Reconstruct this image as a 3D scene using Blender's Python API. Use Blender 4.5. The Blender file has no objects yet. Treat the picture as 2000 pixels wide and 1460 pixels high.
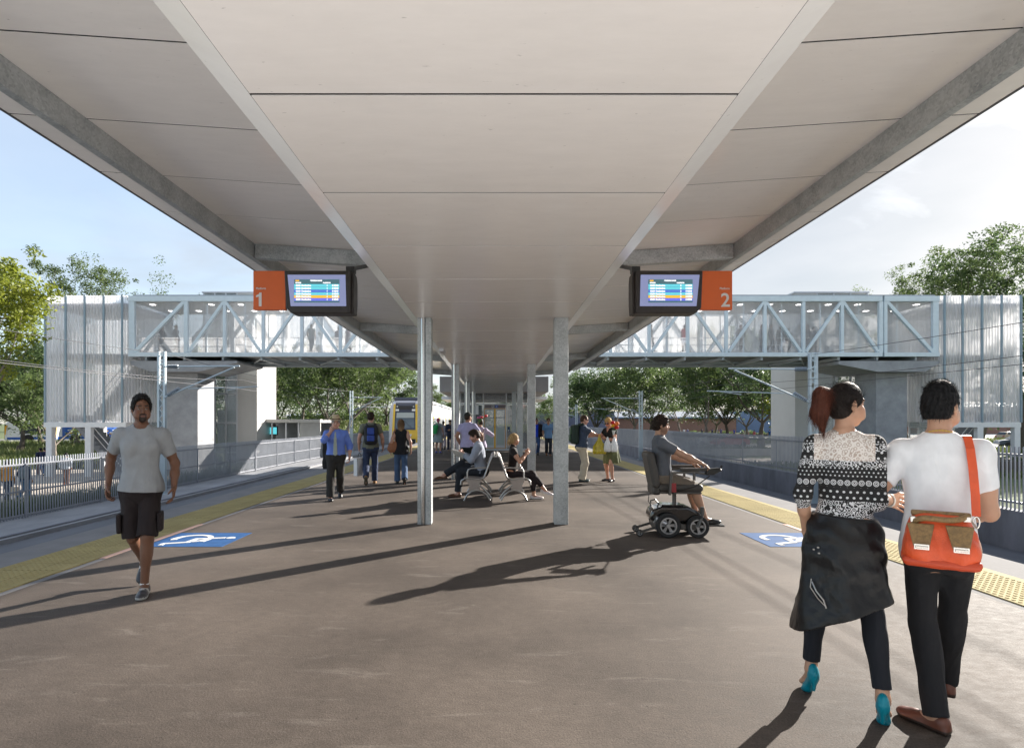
import bpy, bmesh, math, random
import numpy as np
from mathutils import Vector, Matrix
R = math.radians
scene = bpy.context.scene
COL = scene.collection
F_PX, VX, VY, EYE = 1120.0, 965.0, 825.0, 1.55

# ------------------------------------------------------------------ tagging
def tag(o, label=None, cat=None, group=None, kind=None):
    if label: o['label'] = label
    if cat: o['category'] = cat
    if group: o['group'] = group
    if kind: o['kind'] = kind
    return o

def empty(name, loc=(0, 0, 0), rz=0, label=None, cat=None, group=None):
    o = bpy.data.objects.new(name, None)
    COL.objects.link(o)
    o.location = loc
    o.rotation_euler = (0, 0, rz)
    o.empty_display_size = 0.2
    return tag(o, label, cat, group)

def link(name, me, parent=None):
    o = bpy.data.objects.new(name, me)
    COL.objects.link(o)
    if parent is not None: o.parent = parent
    return o

KIDS = {}
def copy_tree(o, parent=None):
    kids = list(o.children)
    c = o.copy()
    COL.objects.link(c)
    c.parent = parent
    for k in kids: copy_tree(k, c)
    return c

# ------------------------------------------------------------------ materials
def newmat(name):
    m = bpy.data.materials.new(name)
    m.use_nodes = True
    nt = m.node_tree
    return m, nt, nt.nodes['Principled BSDF'], nt.nodes, nt.links

def rgba(c): return (c[0], c[1], c[2], 1.0)

def mat(name, col, rough=.6, metal=0., var=0., vs=3., bump=0., bs=60., spec=.5, coat=0., stretch=None, emis=None, estr=0., trans=0., alpha=1., detail=4):
    """principled with soft noise variation of the base colour and an optional bump"""
    m, nt, b, N, L = newmat(name)
    b.inputs['Base Color'].default_value = rgba(col)
    b.inputs['Roughness'].default_value = rough
    b.inputs['Metallic'].default_value = metal
    b.inputs['Specular IOR Level'].default_value = spec
    b.inputs['Coat Weight'].default_value = coat
    b.inputs['Transmission Weight'].default_value = trans
    b.inputs['Alpha'].default_value = alpha
    if emis:
        b.inputs['Emission Color'].default_value = rgba(emis)
        b.inputs['Emission Strength'].default_value = estr
    if var or bump:
        tc = N.new('ShaderNodeTexCoord')
        mp = N.new('ShaderNodeMapping')
        if stretch: mp.inputs['Scale'].default_value = stretch
        L.new(tc.outputs['Object'], mp.inputs['Vector'])
    if var:
        n = N.new('ShaderNodeTexNoise')
        n.inputs['Scale'].default_value = vs
        n.inputs['Detail'].default_value = detail
        n.inputs['Roughness'].default_value = .65
        L.new(mp.outputs['Vector'], n.inputs['Vector'])
        cr = N.new('ShaderNodeValToRGB')
        cr.color_ramp.elements[0].position = .3
        cr.color_ramp.elements[1].position = .7
        cr.color_ramp.elements[0].color = rgba([max(0, x * (1 - var)) for x in col])
        cr.color_ramp.elements[1].color = rgba([min(1, x * (1 + var)) for x in col])
        L.new(n.outputs['Fac'], cr.inputs['Fac'])
        L.new(cr.outputs['Color'], b.inputs['Base Color'])
        mr = N.new('ShaderNodeMapRange')
        mr.inputs['To Min'].default_value = max(0, rough - .08)
        mr.inputs['To Max'].default_value = min(1, rough + .08)
        L.new(n.outputs['Fac'], mr.inputs['Value'])
        L.new(mr.outputs['Result'], b.inputs['Roughness'])
    if bump:
        n2 = N.new('ShaderNodeTexNoise')
        n2.inputs['Scale'].default_value = bs
        n2.inputs['Detail'].default_value = 3
        L.new(mp.outputs['Vector'], n2.inputs['Vector'])
        bp = N.new('ShaderNodeBump')
        bp.inputs['Strength'].default_value = bump
        bp.inputs['Distance'].default_value = .01
        L.new(n2.outputs['Fac'], bp.inputs['Height'])
        L.new(bp.outputs['Normal'], b.inputs['Normal'])
    return m

def mat_vcol(name, rough=.55, bump=.15, bs=180., sss=.0, spec=.4, wrinkle=0.):
    m, nt, b, N, L = newmat(name)
    a = N.new('ShaderNodeAttribute'); a.attribute_name = 'Col'
    tc = N.new('ShaderNodeTexCoord')
    n = N.new('ShaderNodeTexNoise'); n.inputs['Scale'].default_value = 14; n.inputs['Detail'].default_value = 5
    L.new(tc.outputs['Object'], n.inputs['Vector'])
    mr = N.new('ShaderNodeMapRange'); mr.inputs['To Min'].default_value = .84; mr.inputs['To Max'].default_value = 1.14
    L.new(n.outputs['Fac'], mr.inputs['Value'])
    mx = N.new('ShaderNodeVectorMath'); mx.operation = 'SCALE'
    L.new(a.outputs['Color'], mx.inputs[0]); L.new(mr.outputs['Result'], mx.inputs['Scale'])
    L.new(mx.outputs['Vector'], b.inputs['Base Color'])
    b.inputs['Roughness'].default_value = rough
    b.inputs['Specular IOR Level'].default_value = spec
    if sss:
        b.inputs['Subsurface Weight'].default_value = sss
        b.inputs['Subsurface Radius'].default_value = (.012, .005, .003)
        b.inputs['Subsurface Scale'].default_value = 1.
    if bump:
        n2 = N.new('ShaderNodeTexNoise'); n2.inputs['Scale'].default_value = bs
        L.new(tc.outputs['Object'], n2.inputs['Vector'])
        bp = N.new('ShaderNodeBump'); bp.inputs['Strength'].default_value = bump; bp.inputs['Distance'].default_value = .004
        L.new(n2.outputs['Fac'], bp.inputs['Height']); L.new(bp.outputs['Normal'], b.inputs['Normal'])
        if wrinkle:
            mp = N.new('ShaderNodeMapping'); mp.inputs['Scale'].default_value = (1, 1, .55); mp.inputs['Rotation'].default_value = (0, R(24), 0); L.new(tc.outputs['Object'], mp.inputs['Vector'])
            n3 = N.new('ShaderNodeTexNoise'); n3.inputs['Scale'].default_value = 6.5; n3.inputs['Detail'].default_value = 2; n3.inputs['Distortion'].default_value = .7; L.new(mp.outputs['Vector'], n3.inputs['Vector'])
            rd = N.new('ShaderNodeMath'); rd.operation = 'ABSOLUTE'; sb = N.new('ShaderNodeMath'); sb.operation = 'SUBTRACT'; sb.inputs[1].default_value = .5; L.new(n3.outputs['Fac'], sb.inputs[0]); L.new(sb.outputs[0], rd.inputs[0])
            b2 = N.new('ShaderNodeBump'); b2.inputs['Strength'].default_value = wrinkle; b2.inputs['Distance'].default_value = .05; b2.invert = True
            L.new(rd.outputs[0], b2.inputs['Height']); L.new(bp.outputs['Normal'], b2.inputs['Normal']); L.new(b2.outputs['Normal'], b.inputs['Normal'])
    return m

# ------------------------------------------------------------------ mesh collector
class MB:
    def __init__(s): s.v = []; s.f = []; s.m = []
    def add(s, vs, fs, mi=0):
        n = len(s.v)
        s.v += [tuple(p) for p in vs]
        s.f += [tuple(i + n for i in f) for f in fs]
        s.m += [mi] * len(fs)
        return s
    def box(s, a, b, mi=0, M=None):
        x0, y0, z0 = a; x1, y1, z1 = b
        vs = [(x0, y0, z0), (x1, y0, z0), (x1, y1, z0), (x0, y1, z0), (x0, y0, z1), (x1, y0, z1), (x1, y1, z1), (x0, y1, z1)]
        if M is not None: vs = [M @ Vector(p) for p in vs]
        return s.add(vs, [(0, 3, 2, 1), (4, 5, 6, 7), (0, 1, 5, 4), (1, 2, 6, 5), (2, 3, 7, 6), (3, 0, 4, 7)], mi)
    def cbox(s, c, d, mi=0, M=None):
        return s.box([c[i] - d[i] / 2 for i in range(3)], [c[i] + d[i] / 2 for i in range(3)], mi, M)
    def bar(s, p, q, w, h, mi=0, up=(0, 0, 1)):
        p = Vector(p); q = Vector(q); d = (q - p)
        L = d.length; d.normalize(); u = Vector(up)
        if abs(d.dot(u)) > .98: u = Vector((0, 1, 0))
        x = d.cross(u).normalized(); z = x.cross(d)
        M = Matrix(((x.x, d.x, z.x, p.x), (x.y, d.y, z.y, p.y), (x.z, d.z, z.z, p.z), (0, 0, 0, 1)))
        return s.box((-w / 2, 0, -h / 2), (w / 2, L, h / 2), mi, M)
    def tube(s, pts, r, n=8, mi=0, cap=True, closed=False):
        pts = [Vector(p) for p in pts]; k = len(pts)
        rs = r if isinstance(r, (list, tuple)) else [r] * k
        vs = []; fs = []; u = None
        for i, p in enumerate(pts):
            if closed: d = pts[(i + 1) % k] - pts[i - 1]
            else: d = pts[min(i + 1, k - 1)] - pts[max(i - 1, 0)]
            if d.length < 1e-9: d = Vector((0, 0, 1))
            d.normalize()
            if u is None:
                u = d.cross(Vector((0, 0, 1)))
                if u.length < .05: u = d.cross(Vector((0, 1, 0)))
            u = (u - d * u.dot(d)).normalized()
            w = d.cross(u)
            for j in range(n):
                a = 2 * math.pi * j / n
                vs.append(p + (u * math.cos(a) + w * math.sin(a)) * rs[i])
        rng = k if closed else k - 1
        for i in range(rng):
            i2 = (i + 1) % k
            for j in range(n):
                fs.append((i * n + j, i * n + (j + 1) % n, i2 * n + (j + 1) % n, i2 * n + j))
        if cap and not closed:
            fs.append(tuple(reversed(range(n)))); fs.append(tuple((k - 1) * n + j for j in range(n)))
        return s.add(vs, fs, mi)
    def cyl(s, p, q, r, n=16, mi=0, r2=None):
        return s.tube([p, q], [r, r if r2 is None else r2], n, mi)
    def prism(s, poly, t0, t1, axis='y', mi=0, M=None):
        """poly = 2d points; axis = extrusion axis. y: (x,z), x: (y,z), z: (x,y)"""
        n = len(poly)
        def P(a, b, t):
            return {'y': (a, t, b), 'x': (t, a, b), 'z': (a, b, t)}[axis]
        vs = [P(a, b, t0) for a, b in poly] + [P(a, b, t1) for a, b in poly]
        if M is not None: vs = [M @ Vector(p) for p in vs]
        fs = [tuple(range(n)), tuple(reversed(range(n, 2 * n)))] + [(i, i + n, (i + 1) % n + n, (i + 1) % n) for i in range(n)]
        return s.add(vs, fs, mi)
    def lathe(s, prof, c=(0, 0, 0), n=24, mi=0, M=None):
        vs = []; fs = []
        for r, z in prof:
            for j in range(n):
                a = 2 * math.pi * j / n
                vs.append(Vector((c[0] + r * math.cos(a), c[1] + r * math.sin(a), c[2] + z)))
        if M is not None: vs = [M @ p for p in vs]
        for i in range(len(prof) - 1):
            for j in range(n):
                fs.append((i * n + j, i * n + (j + 1) % n, (i + 1) * n + (j + 1) % n, (i + 1) * n + j))
        if prof[0][0] > 1e-6: fs.append(tuple(reversed(range(n))))
        if prof[-1][0] > 1e-6: fs.append(tuple((len(prof) - 1) * n + j for j in range(n)))
        return s.add(vs, fs, mi)
    def quad(s, a, b, c, d, mi=0): return s.add([a, b, c, d], [(0, 1, 2, 3)], mi)
    def build(s, name, mats, parent=None, smooth=None, bev=0., seg=2, fixn=True, loc=None):
        me = bpy.data.meshes.new(name)
        me.from_pydata(s.v, [], s.f)
        if not isinstance(mats, (list, tuple)): mats = [mats]
        for m in mats: me.materials.append(m)
        if len(mats) > 1: me.polygons.foreach_set('material_index', s.m)
        if fixn:
            bm = bmesh.new(); bm.from_mesh(me)
            bmesh.ops.recalc_face_normals(bm, faces=bm.faces)
            bm.to_mesh(me); bm.free()
        if smooth is not None:
            me.polygons.foreach_set('use_smooth', [True] * len(me.polygons))
            me.set_sharp_from_angle(angle=R(smooth))
        me.update()
        o = link(name, me, parent)
        if loc: o.location = loc
        if bev:
            b = o.modifiers.new('bevel', 'BEVEL'); b.width = bev; b.segments = seg; b.limit_method = 'ANGLE'; b.angle_limit = R(40)
            b.harden_normals = False
        return o

def npmesh(name, V, Fq, mats, parent=None, smooth=True, mi=None, col=None):
    """numpy arrays -> object. Fq (n,4) or (n,3)"""
    me = bpy.data.meshes.new(name)
    k = Fq.shape[1]
    me.vertices.add(len(V)); me.loops.add(len(Fq) * k); me.polygons.add(len(Fq))
    me.vertices.foreach_set('co', np.ascontiguousarray(V, dtype=np.float32).ravel())
    me.loops.foreach_set('vertex_index', np.ascontiguousarray(Fq, dtype=np.int32).ravel())
    me.polygons.foreach_set('loop_start', np.arange(0, len(Fq) * k, k, dtype=np.int32))
    if not isinstance(mats, (list, tuple)): mats = [mats]
    for m in mats: me.materials.append(m)
    if mi is not None: me.polygons.foreach_set('material_index', np.asarray(mi, dtype=np.int32))
    me.polygons.foreach_set('use_smooth', np.full(len(Fq), smooth))
    if col is not None:
        at = me.color_attributes.new('Col', 'FLOAT_COLOR', 'POINT')
        c4 = np.ones((len(V), 4), np.float32); c4[:, :3] = col
        at.data.foreach_set('color', c4.ravel())
    me.update(calc_edges=True); me.validate()
    return link(name, me, parent)

def text(name, s, size, loc, rot, m, parent=None, bold=0., align='LEFT', ext=.001, sx=1.):
    c = bpy.data.curves.new(name, 'FONT')
    c.body = s; c.size = size; c.offset = bold; c.extrude = ext; c.align_x = align; c.resolution_u = 4
    t = bpy.data.objects.new(name, c)
    me = bpy.data.meshes.new_from_object(t)
    bpy.data.objects.remove(t); bpy.data.curves.remove(c)
    me.materials.clear(); me.materials.append(m)
    o = link(name, me, parent)
    o.location = loc; o.rotation_euler = rot; o.scale = (sx, 1, 1)
    return o
# ------------------------------------------------------------------ implicit surfaces for bodies, clothes and soft bags
f32 = np.float32
def A3(p): return np.asarray(p, dtype=f32)
def smin(a, b, k):
    if k <= 0: return np.minimum(a, b)
    h = np.maximum(k - np.abs(a - b), 0) / k
    return np.minimum(a, b) - h * h * k * .25
class Prim:
    __slots__ = ('fn', 'c', 'r', 'k', 'sub')
    def __init__(s, fn, c, r, k, sub=False): s.fn = fn; s.c = A3(c); s.r = r; s.k = k; s.sub = sub
def cap(a, b, r1, r2=None, k=.02, cut0=False, cut1=False, flat=None):
    """tapered capsule; cut0/cut1 give flat ends; flat=(normal, factor) squashes along a direction"""
    a = A3(a); b = A3(b); r2 = r1 if r2 is None else r2
    ab = b - a; L2 = float(ab @ ab) + 1e-12; L = math.sqrt(L2)
    def fn(P):
        d = P - a
        t = np.clip(d @ ab / L2, 0, 1)
        q = d - t[:, None] * ab
        if flat is not None:
            n = A3(flat[0]); s = q @ n
            q = q + (s * (flat[1] - 1))[:, None] * n
        r = np.sqrt((q * q).sum(1)) - (r1 + (r2 - r1) * t)
        if cut0: r = np.maximum(r, -(d @ ab) / L)
        if cut1: r = np.maximum(r, (d @ ab) / L - L)
        return r
    return Prim(fn, (a + b) / 2, L / 2 + max(r1, r2), k)
def ell(c, r, k=.02, M=None, sub=False):
    c = A3(c); r = A3(r); MT = None if M is None else A3(M)   # rows = local axes
    def fn(P):
        q = P - c
        if MT is not None: q = q @ MT.T
        k0 = np.sqrt(((q / r) ** 2).sum(1)); k1 = np.sqrt(((q / (r * r)) ** 2).sum(1)) + 1e-9
        return k0 * (k0 - 1) / k1
    return Prim(fn, c, float(r.max()), k, sub)
def rbox(c, h, rad=.01, k=.02, M=None):
    c = A3(c); h = A3(h) - rad; MT = None if M is None else A3(M)
    def fn(P):
        q = P - c
        if MT is not None: q = q @ MT.T
        q = np.abs(q) - h
        return np.sqrt((np.maximum(q, 0) ** 2).sum(1)) + np.minimum(q.max(1), 0) - rad
    return Prim(fn, c, float(np.linalg.norm(h + rad)), k)
def loft(o, M, rows, k=.02, off=0., offy=None, ex=2.2):
    """stack of ellipses along the local z axis; rows: (z, rx, ry, cy) ; M rows = local x,y,z axes"""
    o = A3(o); MT = A3(M)
    rows = np.array(sorted(rows), dtype=f32)
    zz = rows[:, 0]
    offy = off if offy is None else offy
    zc = (zz[0] + zz[-1]) / 2; R0 = float(max(rows[:, 1].max() + off, rows[:, 2].max() + offy) + (zz[-1] - zz[0]) / 2)
    # smooth resample
    zf = np.linspace(zz[0], zz[-1], 48)
    def sm(col):
        y = np.interp(zf, zz, rows[:, col])
        y2 = y.copy()
        for _ in range(6): y2[1:-1] = (y2[:-2] + 2 * y2[1:-1] + y2[2:]) / 4
        return y2
    RX, RY, CY = sm(1) + off, sm(2) + offy, sm(3)
    def fn(P):
        q = (P - o) @ MT.T
        z = q[:, 2]
        rx = np.interp(z, zf, RX).astype(f32); ry = np.interp(z, zf, RY).astype(f32); cy = np.interp(z, zf, CY).astype(f32)
        ax = np.abs(q[:, 0]) / rx; ay = np.abs(q[:, 1] - cy) / ry
        kk = (ax ** ex + ay ** ex) ** (1 / ex)
        d = (kk - 1) * np.minimum(rx, ry)
        dz = np.maximum(zz[0] - z, z - zz[-1])
        return np.where(dz > 0, np.sqrt(np.maximum(d, 0) ** 2 + dz ** 2), np.maximum(d, dz)).astype(f32)
    c = o + MT.T @ A3((0, 0, zc))
    return Prim(fn, c, R0, k)

def mesh_sdf(prims, h, cuts=(), disp=None, pad=.03, relax=1):
    """surface nets over active blocks. cuts: fn(P)->d, kept where negative."""
    lo = np.min([p.c - p.r for p in prims if not p.sub], axis=0) - pad
    hi = np.max([p.c + p.r for p in prims if not p.sub], axis=0) + pad
    B = 12
    nb = np.ceil((hi - lo) / (h * B)).astype(int) + 1
    n = nb * B + 1
    vol = np.full(n, 1.0, f32)
    bi = np.stack(np.meshgrid(*[np.arange(k) for k in nb], indexing='ij'), -1).reshape(-1, 3)
    bc = (lo + (bi + .5) * B * h).astype(f32)
    rb = B * h * .5 * 1.7321
    d = np.full(len(bc), 9., f32)
    for p in prims:
        if p.sub: continue
        d = smin(d, p.fn(bc), p.k)
    for c in cuts: d = np.maximum(d, c(bc))
    act = np.where(d < rb * 1.25 + .02)[0]
    act = act[d[act] > -(rb * 1.6 + .05)]
    inside = d < -(rb * 1.6 + .05)
    for i in np.where(inside)[0]:
        x, y, z = bi[i] * B; vol[x:x + B + 1, y:y + B + 1, z:z + B + 1] = -1
    g = np.arange(B + 1)
    off = np.stack(np.meshgrid(g, g, g, indexing='ij'), -1).reshape(-1, 3)
    C = np.array([p.c for p in prims]); RR = np.array([p.r + p.k for p in prims])
    for i in act:
        base = bi[i] * B
        P = (lo + (base + off) * h).astype(f32)
        lb = np.sqrt(((C - bc[i]) ** 2).sum(1)) - RR - rb
        dd = np.full(len(P), 1., f32)
        for j in np.where(lb < .01)[0]:
            p = prims[j]
            v = p.fn(P)
            if p.sub: dd = -smin(-dd, v, p.k)
            else: dd = smin(dd, v, p.k)
        if disp is not None: dd = dd + disp(P)
        for c in cuts: dd = np.maximum(dd, c(P))
        x, y, z = base; vol[x:x + B + 1, y:y + B + 1, z:z + B + 1] = dd.reshape(B + 1, B + 1, B + 1)
    # surface nets
    s = vol < 0
    cs = (s[:-1, :-1, :-1].astype(np.int8) + s[1:, :-1, :-1] + s[:-1, 1:, :-1] + s[1:, 1:, :-1] + s[:-1, :-1, 1:] + s[1:, :-1, 1:] + s[:-1, 1:, 1:] + s[1:, 1:, 1:])
    I = np.argwhere((cs > 0) & (cs < 8))
    idx = np.full(cs.shape, -1, np.int32); idx[I[:, 0], I[:, 1], I[:, 2]] = np.arange(len(I))
    cor = [(0, 0, 0), (1, 0, 0), (0, 1, 0), (1, 1, 0), (0, 0, 1), (1, 0, 1), (0, 1, 1), (1, 1, 1)]
    val = [vol[I[:, 0] + a, I[:, 1] + b, I[:, 2] + c] for a, b, c in cor]
    acc = np.zeros((len(I), 3), f32); cnt = np.zeros(len(I), f32)
    for a in range(8):
        for b in range(a + 1, 8):
            if sum(abs(cor[a][q] - cor[b][q]) for q in range(3)) != 1: continue
            va, vb = val[a], val[b]; m = (va < 0) != (vb < 0)
            t = np.where(m, va / np.where(m, va - vb, 1), 0)
            ca, cb = A3(cor[a]), A3(cor[b])
            acc += np.where(m[:, None], ca + t[:, None] * (cb - ca), 0); cnt += m
    V = (lo + (I + acc / cnt[:, None]) * h).astype(f32)
    Q = []
    for ax in range(3):
        o1, o2 = [(1, 2), (2, 0), (0, 1)][ax]
        sl0 = [slice(1, -1)] * 3; sl0[ax] = slice(0, -1)
        sl1 = [slice(1, -1)] * 3; sl1[ax] = slice(1, None)
        a = s[tuple(sl0)]; b = s[tuple(sl1)]
        for fl, cond in ((0, a & ~b), (1, ~a & b)):
            E = np.argwhere(cond)
            if len(E) == 0: continue
            off0 = np.ones(3, int); off0[ax] = 0
            E = E + off0
            d1 = np.zeros(3, int); d1[o1] = 1; d2 = np.zeros(3, int); d2[o2] = 1
            q = [idx[tuple((E - d1 - d2).T)], idx[tuple((E - d2).T)], idx[tuple(E.T)], idx[tuple((E - d1).T)]]
            q = np.stack(q if fl == 0 else q[::-1], 1)
            Q.append(q)
    Q = np.concatenate(Q)
    Q = Q[(Q >= 0).all(1)]
    for _ in range(relax):    # one light Laplacian pass
        e = np.concatenate([Q[:, [0, 1]], Q[:, [1, 2]], Q[:, [2, 3]], Q[:, [3, 0]]])
        S = np.zeros_like(V); c = np.zeros(len(V), f32)
        for q in range(3): S[:, q] = np.bincount(e[:, 0], V[e[:, 1], q], len(V)) + np.bincount(e[:, 1], V[e[:, 0], q], len(V))
        c = np.bincount(e[:, 0], minlength=len(V)) + np.bincount(e[:, 1], minlength=len(V))
        V = V + .4 * (S / np.maximum(c, 1)[:, None] - V)
    return V.astype(f32), Q

def nz(P, f, s=0.):
    """cheap warped sine noise in about [-1, 1]"""
    x, y, z = P[:, 0] * f + s, P[:, 1] * f + s * 1.7, P[:, 2] * f - s
    a = np.sin(x + 1.3 * np.sin(y * .9 + .7 * z) + s) * np.cos(z * 1.1 + .8 * np.sin(x * 1.2))
    b = np.sin(1.9 * y + 1.1 * np.sin(1.7 * z + x)) * np.cos(2.1 * x - .6 * z)
    return (.65 * a + .35 * b).astype(f32)
# ------------------------------------------------------------------ people
def unit(v):
    v = np.asarray(v, dtype=float); return v / (np.linalg.norm(v) + 1e-12)
def rot(yaw=0, pitch=0, roll=0):
    """rows = local axes (x right, y forward, z up); yaw + = to the left, pitch + = lean forward, roll + = to the right"""
    y, p, r = R(yaw), -R(pitch), R(roll)
    Rz = np.array([[math.cos(y), -math.sin(y), 0], [math.sin(y), math.cos(y), 0], [0, 0, 1]])
    Rx = np.array([[1, 0, 0], [0, math.cos(p), -math.sin(p)], [0, math.sin(p), math.cos(p)]])
    Ry = np.array([[math.cos(r), 0, math.sin(r)], [0, 1, 0], [-math.sin(r), 0, math.cos(r)]])
    return (Rz @ Rx @ Ry).T
def ik(a, t, l1, l2, pole):
    a = np.array(a, float); t = np.array(t, float); d = t - a; L = np.linalg.norm(d)
    mx = (l1 + l2) * .9985
    if L > mx: t = a + d / L * mx; d = t - a; L = mx
    u = d / L; c = (l1 * l1 + L * L - l2 * l2) / (2 * l1 * L); c = max(-1, min(1, c))
    p = np.array(pole, float); p = p - u * (p @ u); p = unit(p)
    return a + u * l1 * c + p * l1 * math.sqrt(1 - c * c), t

TORSO_M = [(-.125, .095, .085, -.005), (-.07, .15, .112, -.008), (0, .166, .115, -.008), (.08, .156, .106, 0), (.17, .146, .098, .004), (.27, .158, .106, .004), (.36, .174, .114, .004), (.43, .172, .106, -.002), (.49, .14, .085, -.008), (.53, .085, .066, -.012), (.565, .06, .058, -.012)]
TORSO_F = [(-.125, .095, .085, -.005), (-.07, .158, .118, -.008), (0, .172, .118, -.01), (.08, .15, .102, -.004), (.17, .124, .088, .002), (.27, .137, .096, .006), (.35, .150, .102, .008), (.42, .150, .094, 0), (.48, .122, .076, -.006), (.52, .074, .058, -.01), (.555, .052, .052, -.012)]

def skeleton(sex, pose, fat=0.):
    K = {}
    sw = .183 if sex == 'm' else .163
    pel = np.array(pose.get('pelvis', (0, 0, .925)), float)
    M = rot(*pose.get('torso', (0, 0, 0)))
    PM = rot(*pose.get('hips', (0, 0, 0)))
    K['pel'], K['M'], K['PM'] = pel, M, PM
    w = lambda x, y, z: pel + M.T @ np.array((x, y, z), float)
    K['w'] = w
    K['neck'] = w(0, -.012, .555)
    hp = pose.get('head', (0, 0, 0))
    HM = rot(hp[0] + pose.get('torso', (0, 0, 0))[0], hp[1], hp[2] if len(hp) > 2 else 0)
    K['HM'] = HM
    nd = unit(.55 * M[2] + .45 * HM[2])
    K['head'] = K['neck'] + nd * .142 + HM[1] * .018 * (1 if hp[1] < 15 else 1.8)
    for s, q in ((1, 'r'), (-1, 'l')):
        hip = pel + PM.T @ np.array((s * .088, 0, -.02))
        f = pose.get('foot_' + q, (s * .09, 0, .08, 0, 0))
        A = np.array(f[:3], float)
        kp = pose.get('kpole_' + q, (s * .08, 1, 0))
        kn, A = ik(hip, A, .425, .42, kp)
        K['hip_' + q], K['knee_' + q], K['ank_' + q] = hip, kn, A
        K['fM_' + q] = rot(f[3] if len(f) > 3 else 0, f[4] if len(f) > 4 else 0)
        raise_ = pose.get('raise_' + q, 0)
        sh = w(s * sw, -.012, .462 + raise_)
        wr = np.array(pose.get('hand_' + q, (s * (sw + .055), .05, .885)), float)
        pl = pose.get('epole_' + q, (s * .35, -1, 0))
        el, wr = ik(sh, wr, .285, .255, pl)
        K['sh_' + q], K['el_' + q], K['wr_' + q] = sh, el, wr
    return K

def hand_prims(W, fore, s, spec, h):
    """palm and five fingers; spec: d direction, n palm normal, curl, thumb"""
    d = unit(spec.get('d', fore)); n = np.array(spec.get('n', (-s, .25, 0)), float)
    n = unit(n - d * (n @ d)); t = unit(np.cross(d, n)) * 1.0
    # thumb side: for a hanging right hand (palm to -x) the thumb points forward
    if spec.get('tside') is not None:
        t = unit(spec['tside'] - d * (np.array(spec['tside']) @ d)); t = unit(t - n * (t @ n))
    elif (np.cross(d, n) @ np.array((0, 1, 0))) < 0: t = -t
    curl = spec.get('curl', .45); mr = max(0, .62 * h)
    out = []
    L = [.043, .048, .044, .034]; off = [.031, .010, -.011, -.030]; k0 = [.088, .091, .086, .078]
    for j in range(4):
        kn = W + d * k0[j] + t * off[j]
        out.append(cap(W + d * .012 + t * off[j] * .55, kn, max(.0125, mr), max(.0105, mr), .02))
        c = curl * (1 + .12 * j) + spec.get('spread', 0) * (j - 1.5)
        p = kn; a = c * .5
        for q, f in enumerate((1, .68, .52)):
            dv = d * math.cos(a) + n * math.sin(a) + t * (.07 * (1.2 - j))
            p2 = p + unit(dv) * L[j] * f
            out.append(cap(p, p2, max(.0092 - .0008 * q - (.001 if j == 3 else 0), mr), max(.0084 - .0008 * q - (.001 if j == 3 else 0), mr), .006))
            p = p2; a += c * (.75 if q == 0 else .5)
    b = W + d * .022 + t * .022 + n * .006
    td = unit(d * .62 + t * .62 + n * spec.get('thumb', .3))
    m1 = b + td * .042; out.append(cap(b, m1, max(.0145, mr), max(.0115, mr), .018))
    td2 = unit(d * .85 + t * .2 + n * (spec.get('thumb', .3) + .25)); m2 = m1 + td2 * .034
    out.append(cap(m1, m2, max(.0108, mr), max(.0095, mr), .006))
    td3 = unit(d * .9 + n * (spec.get('thumb', .3) + .4)); out.append(cap(m2, m2 + td3 * .026, max(.0095, mr), max(.0078, mr), .006))
    return out

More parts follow.
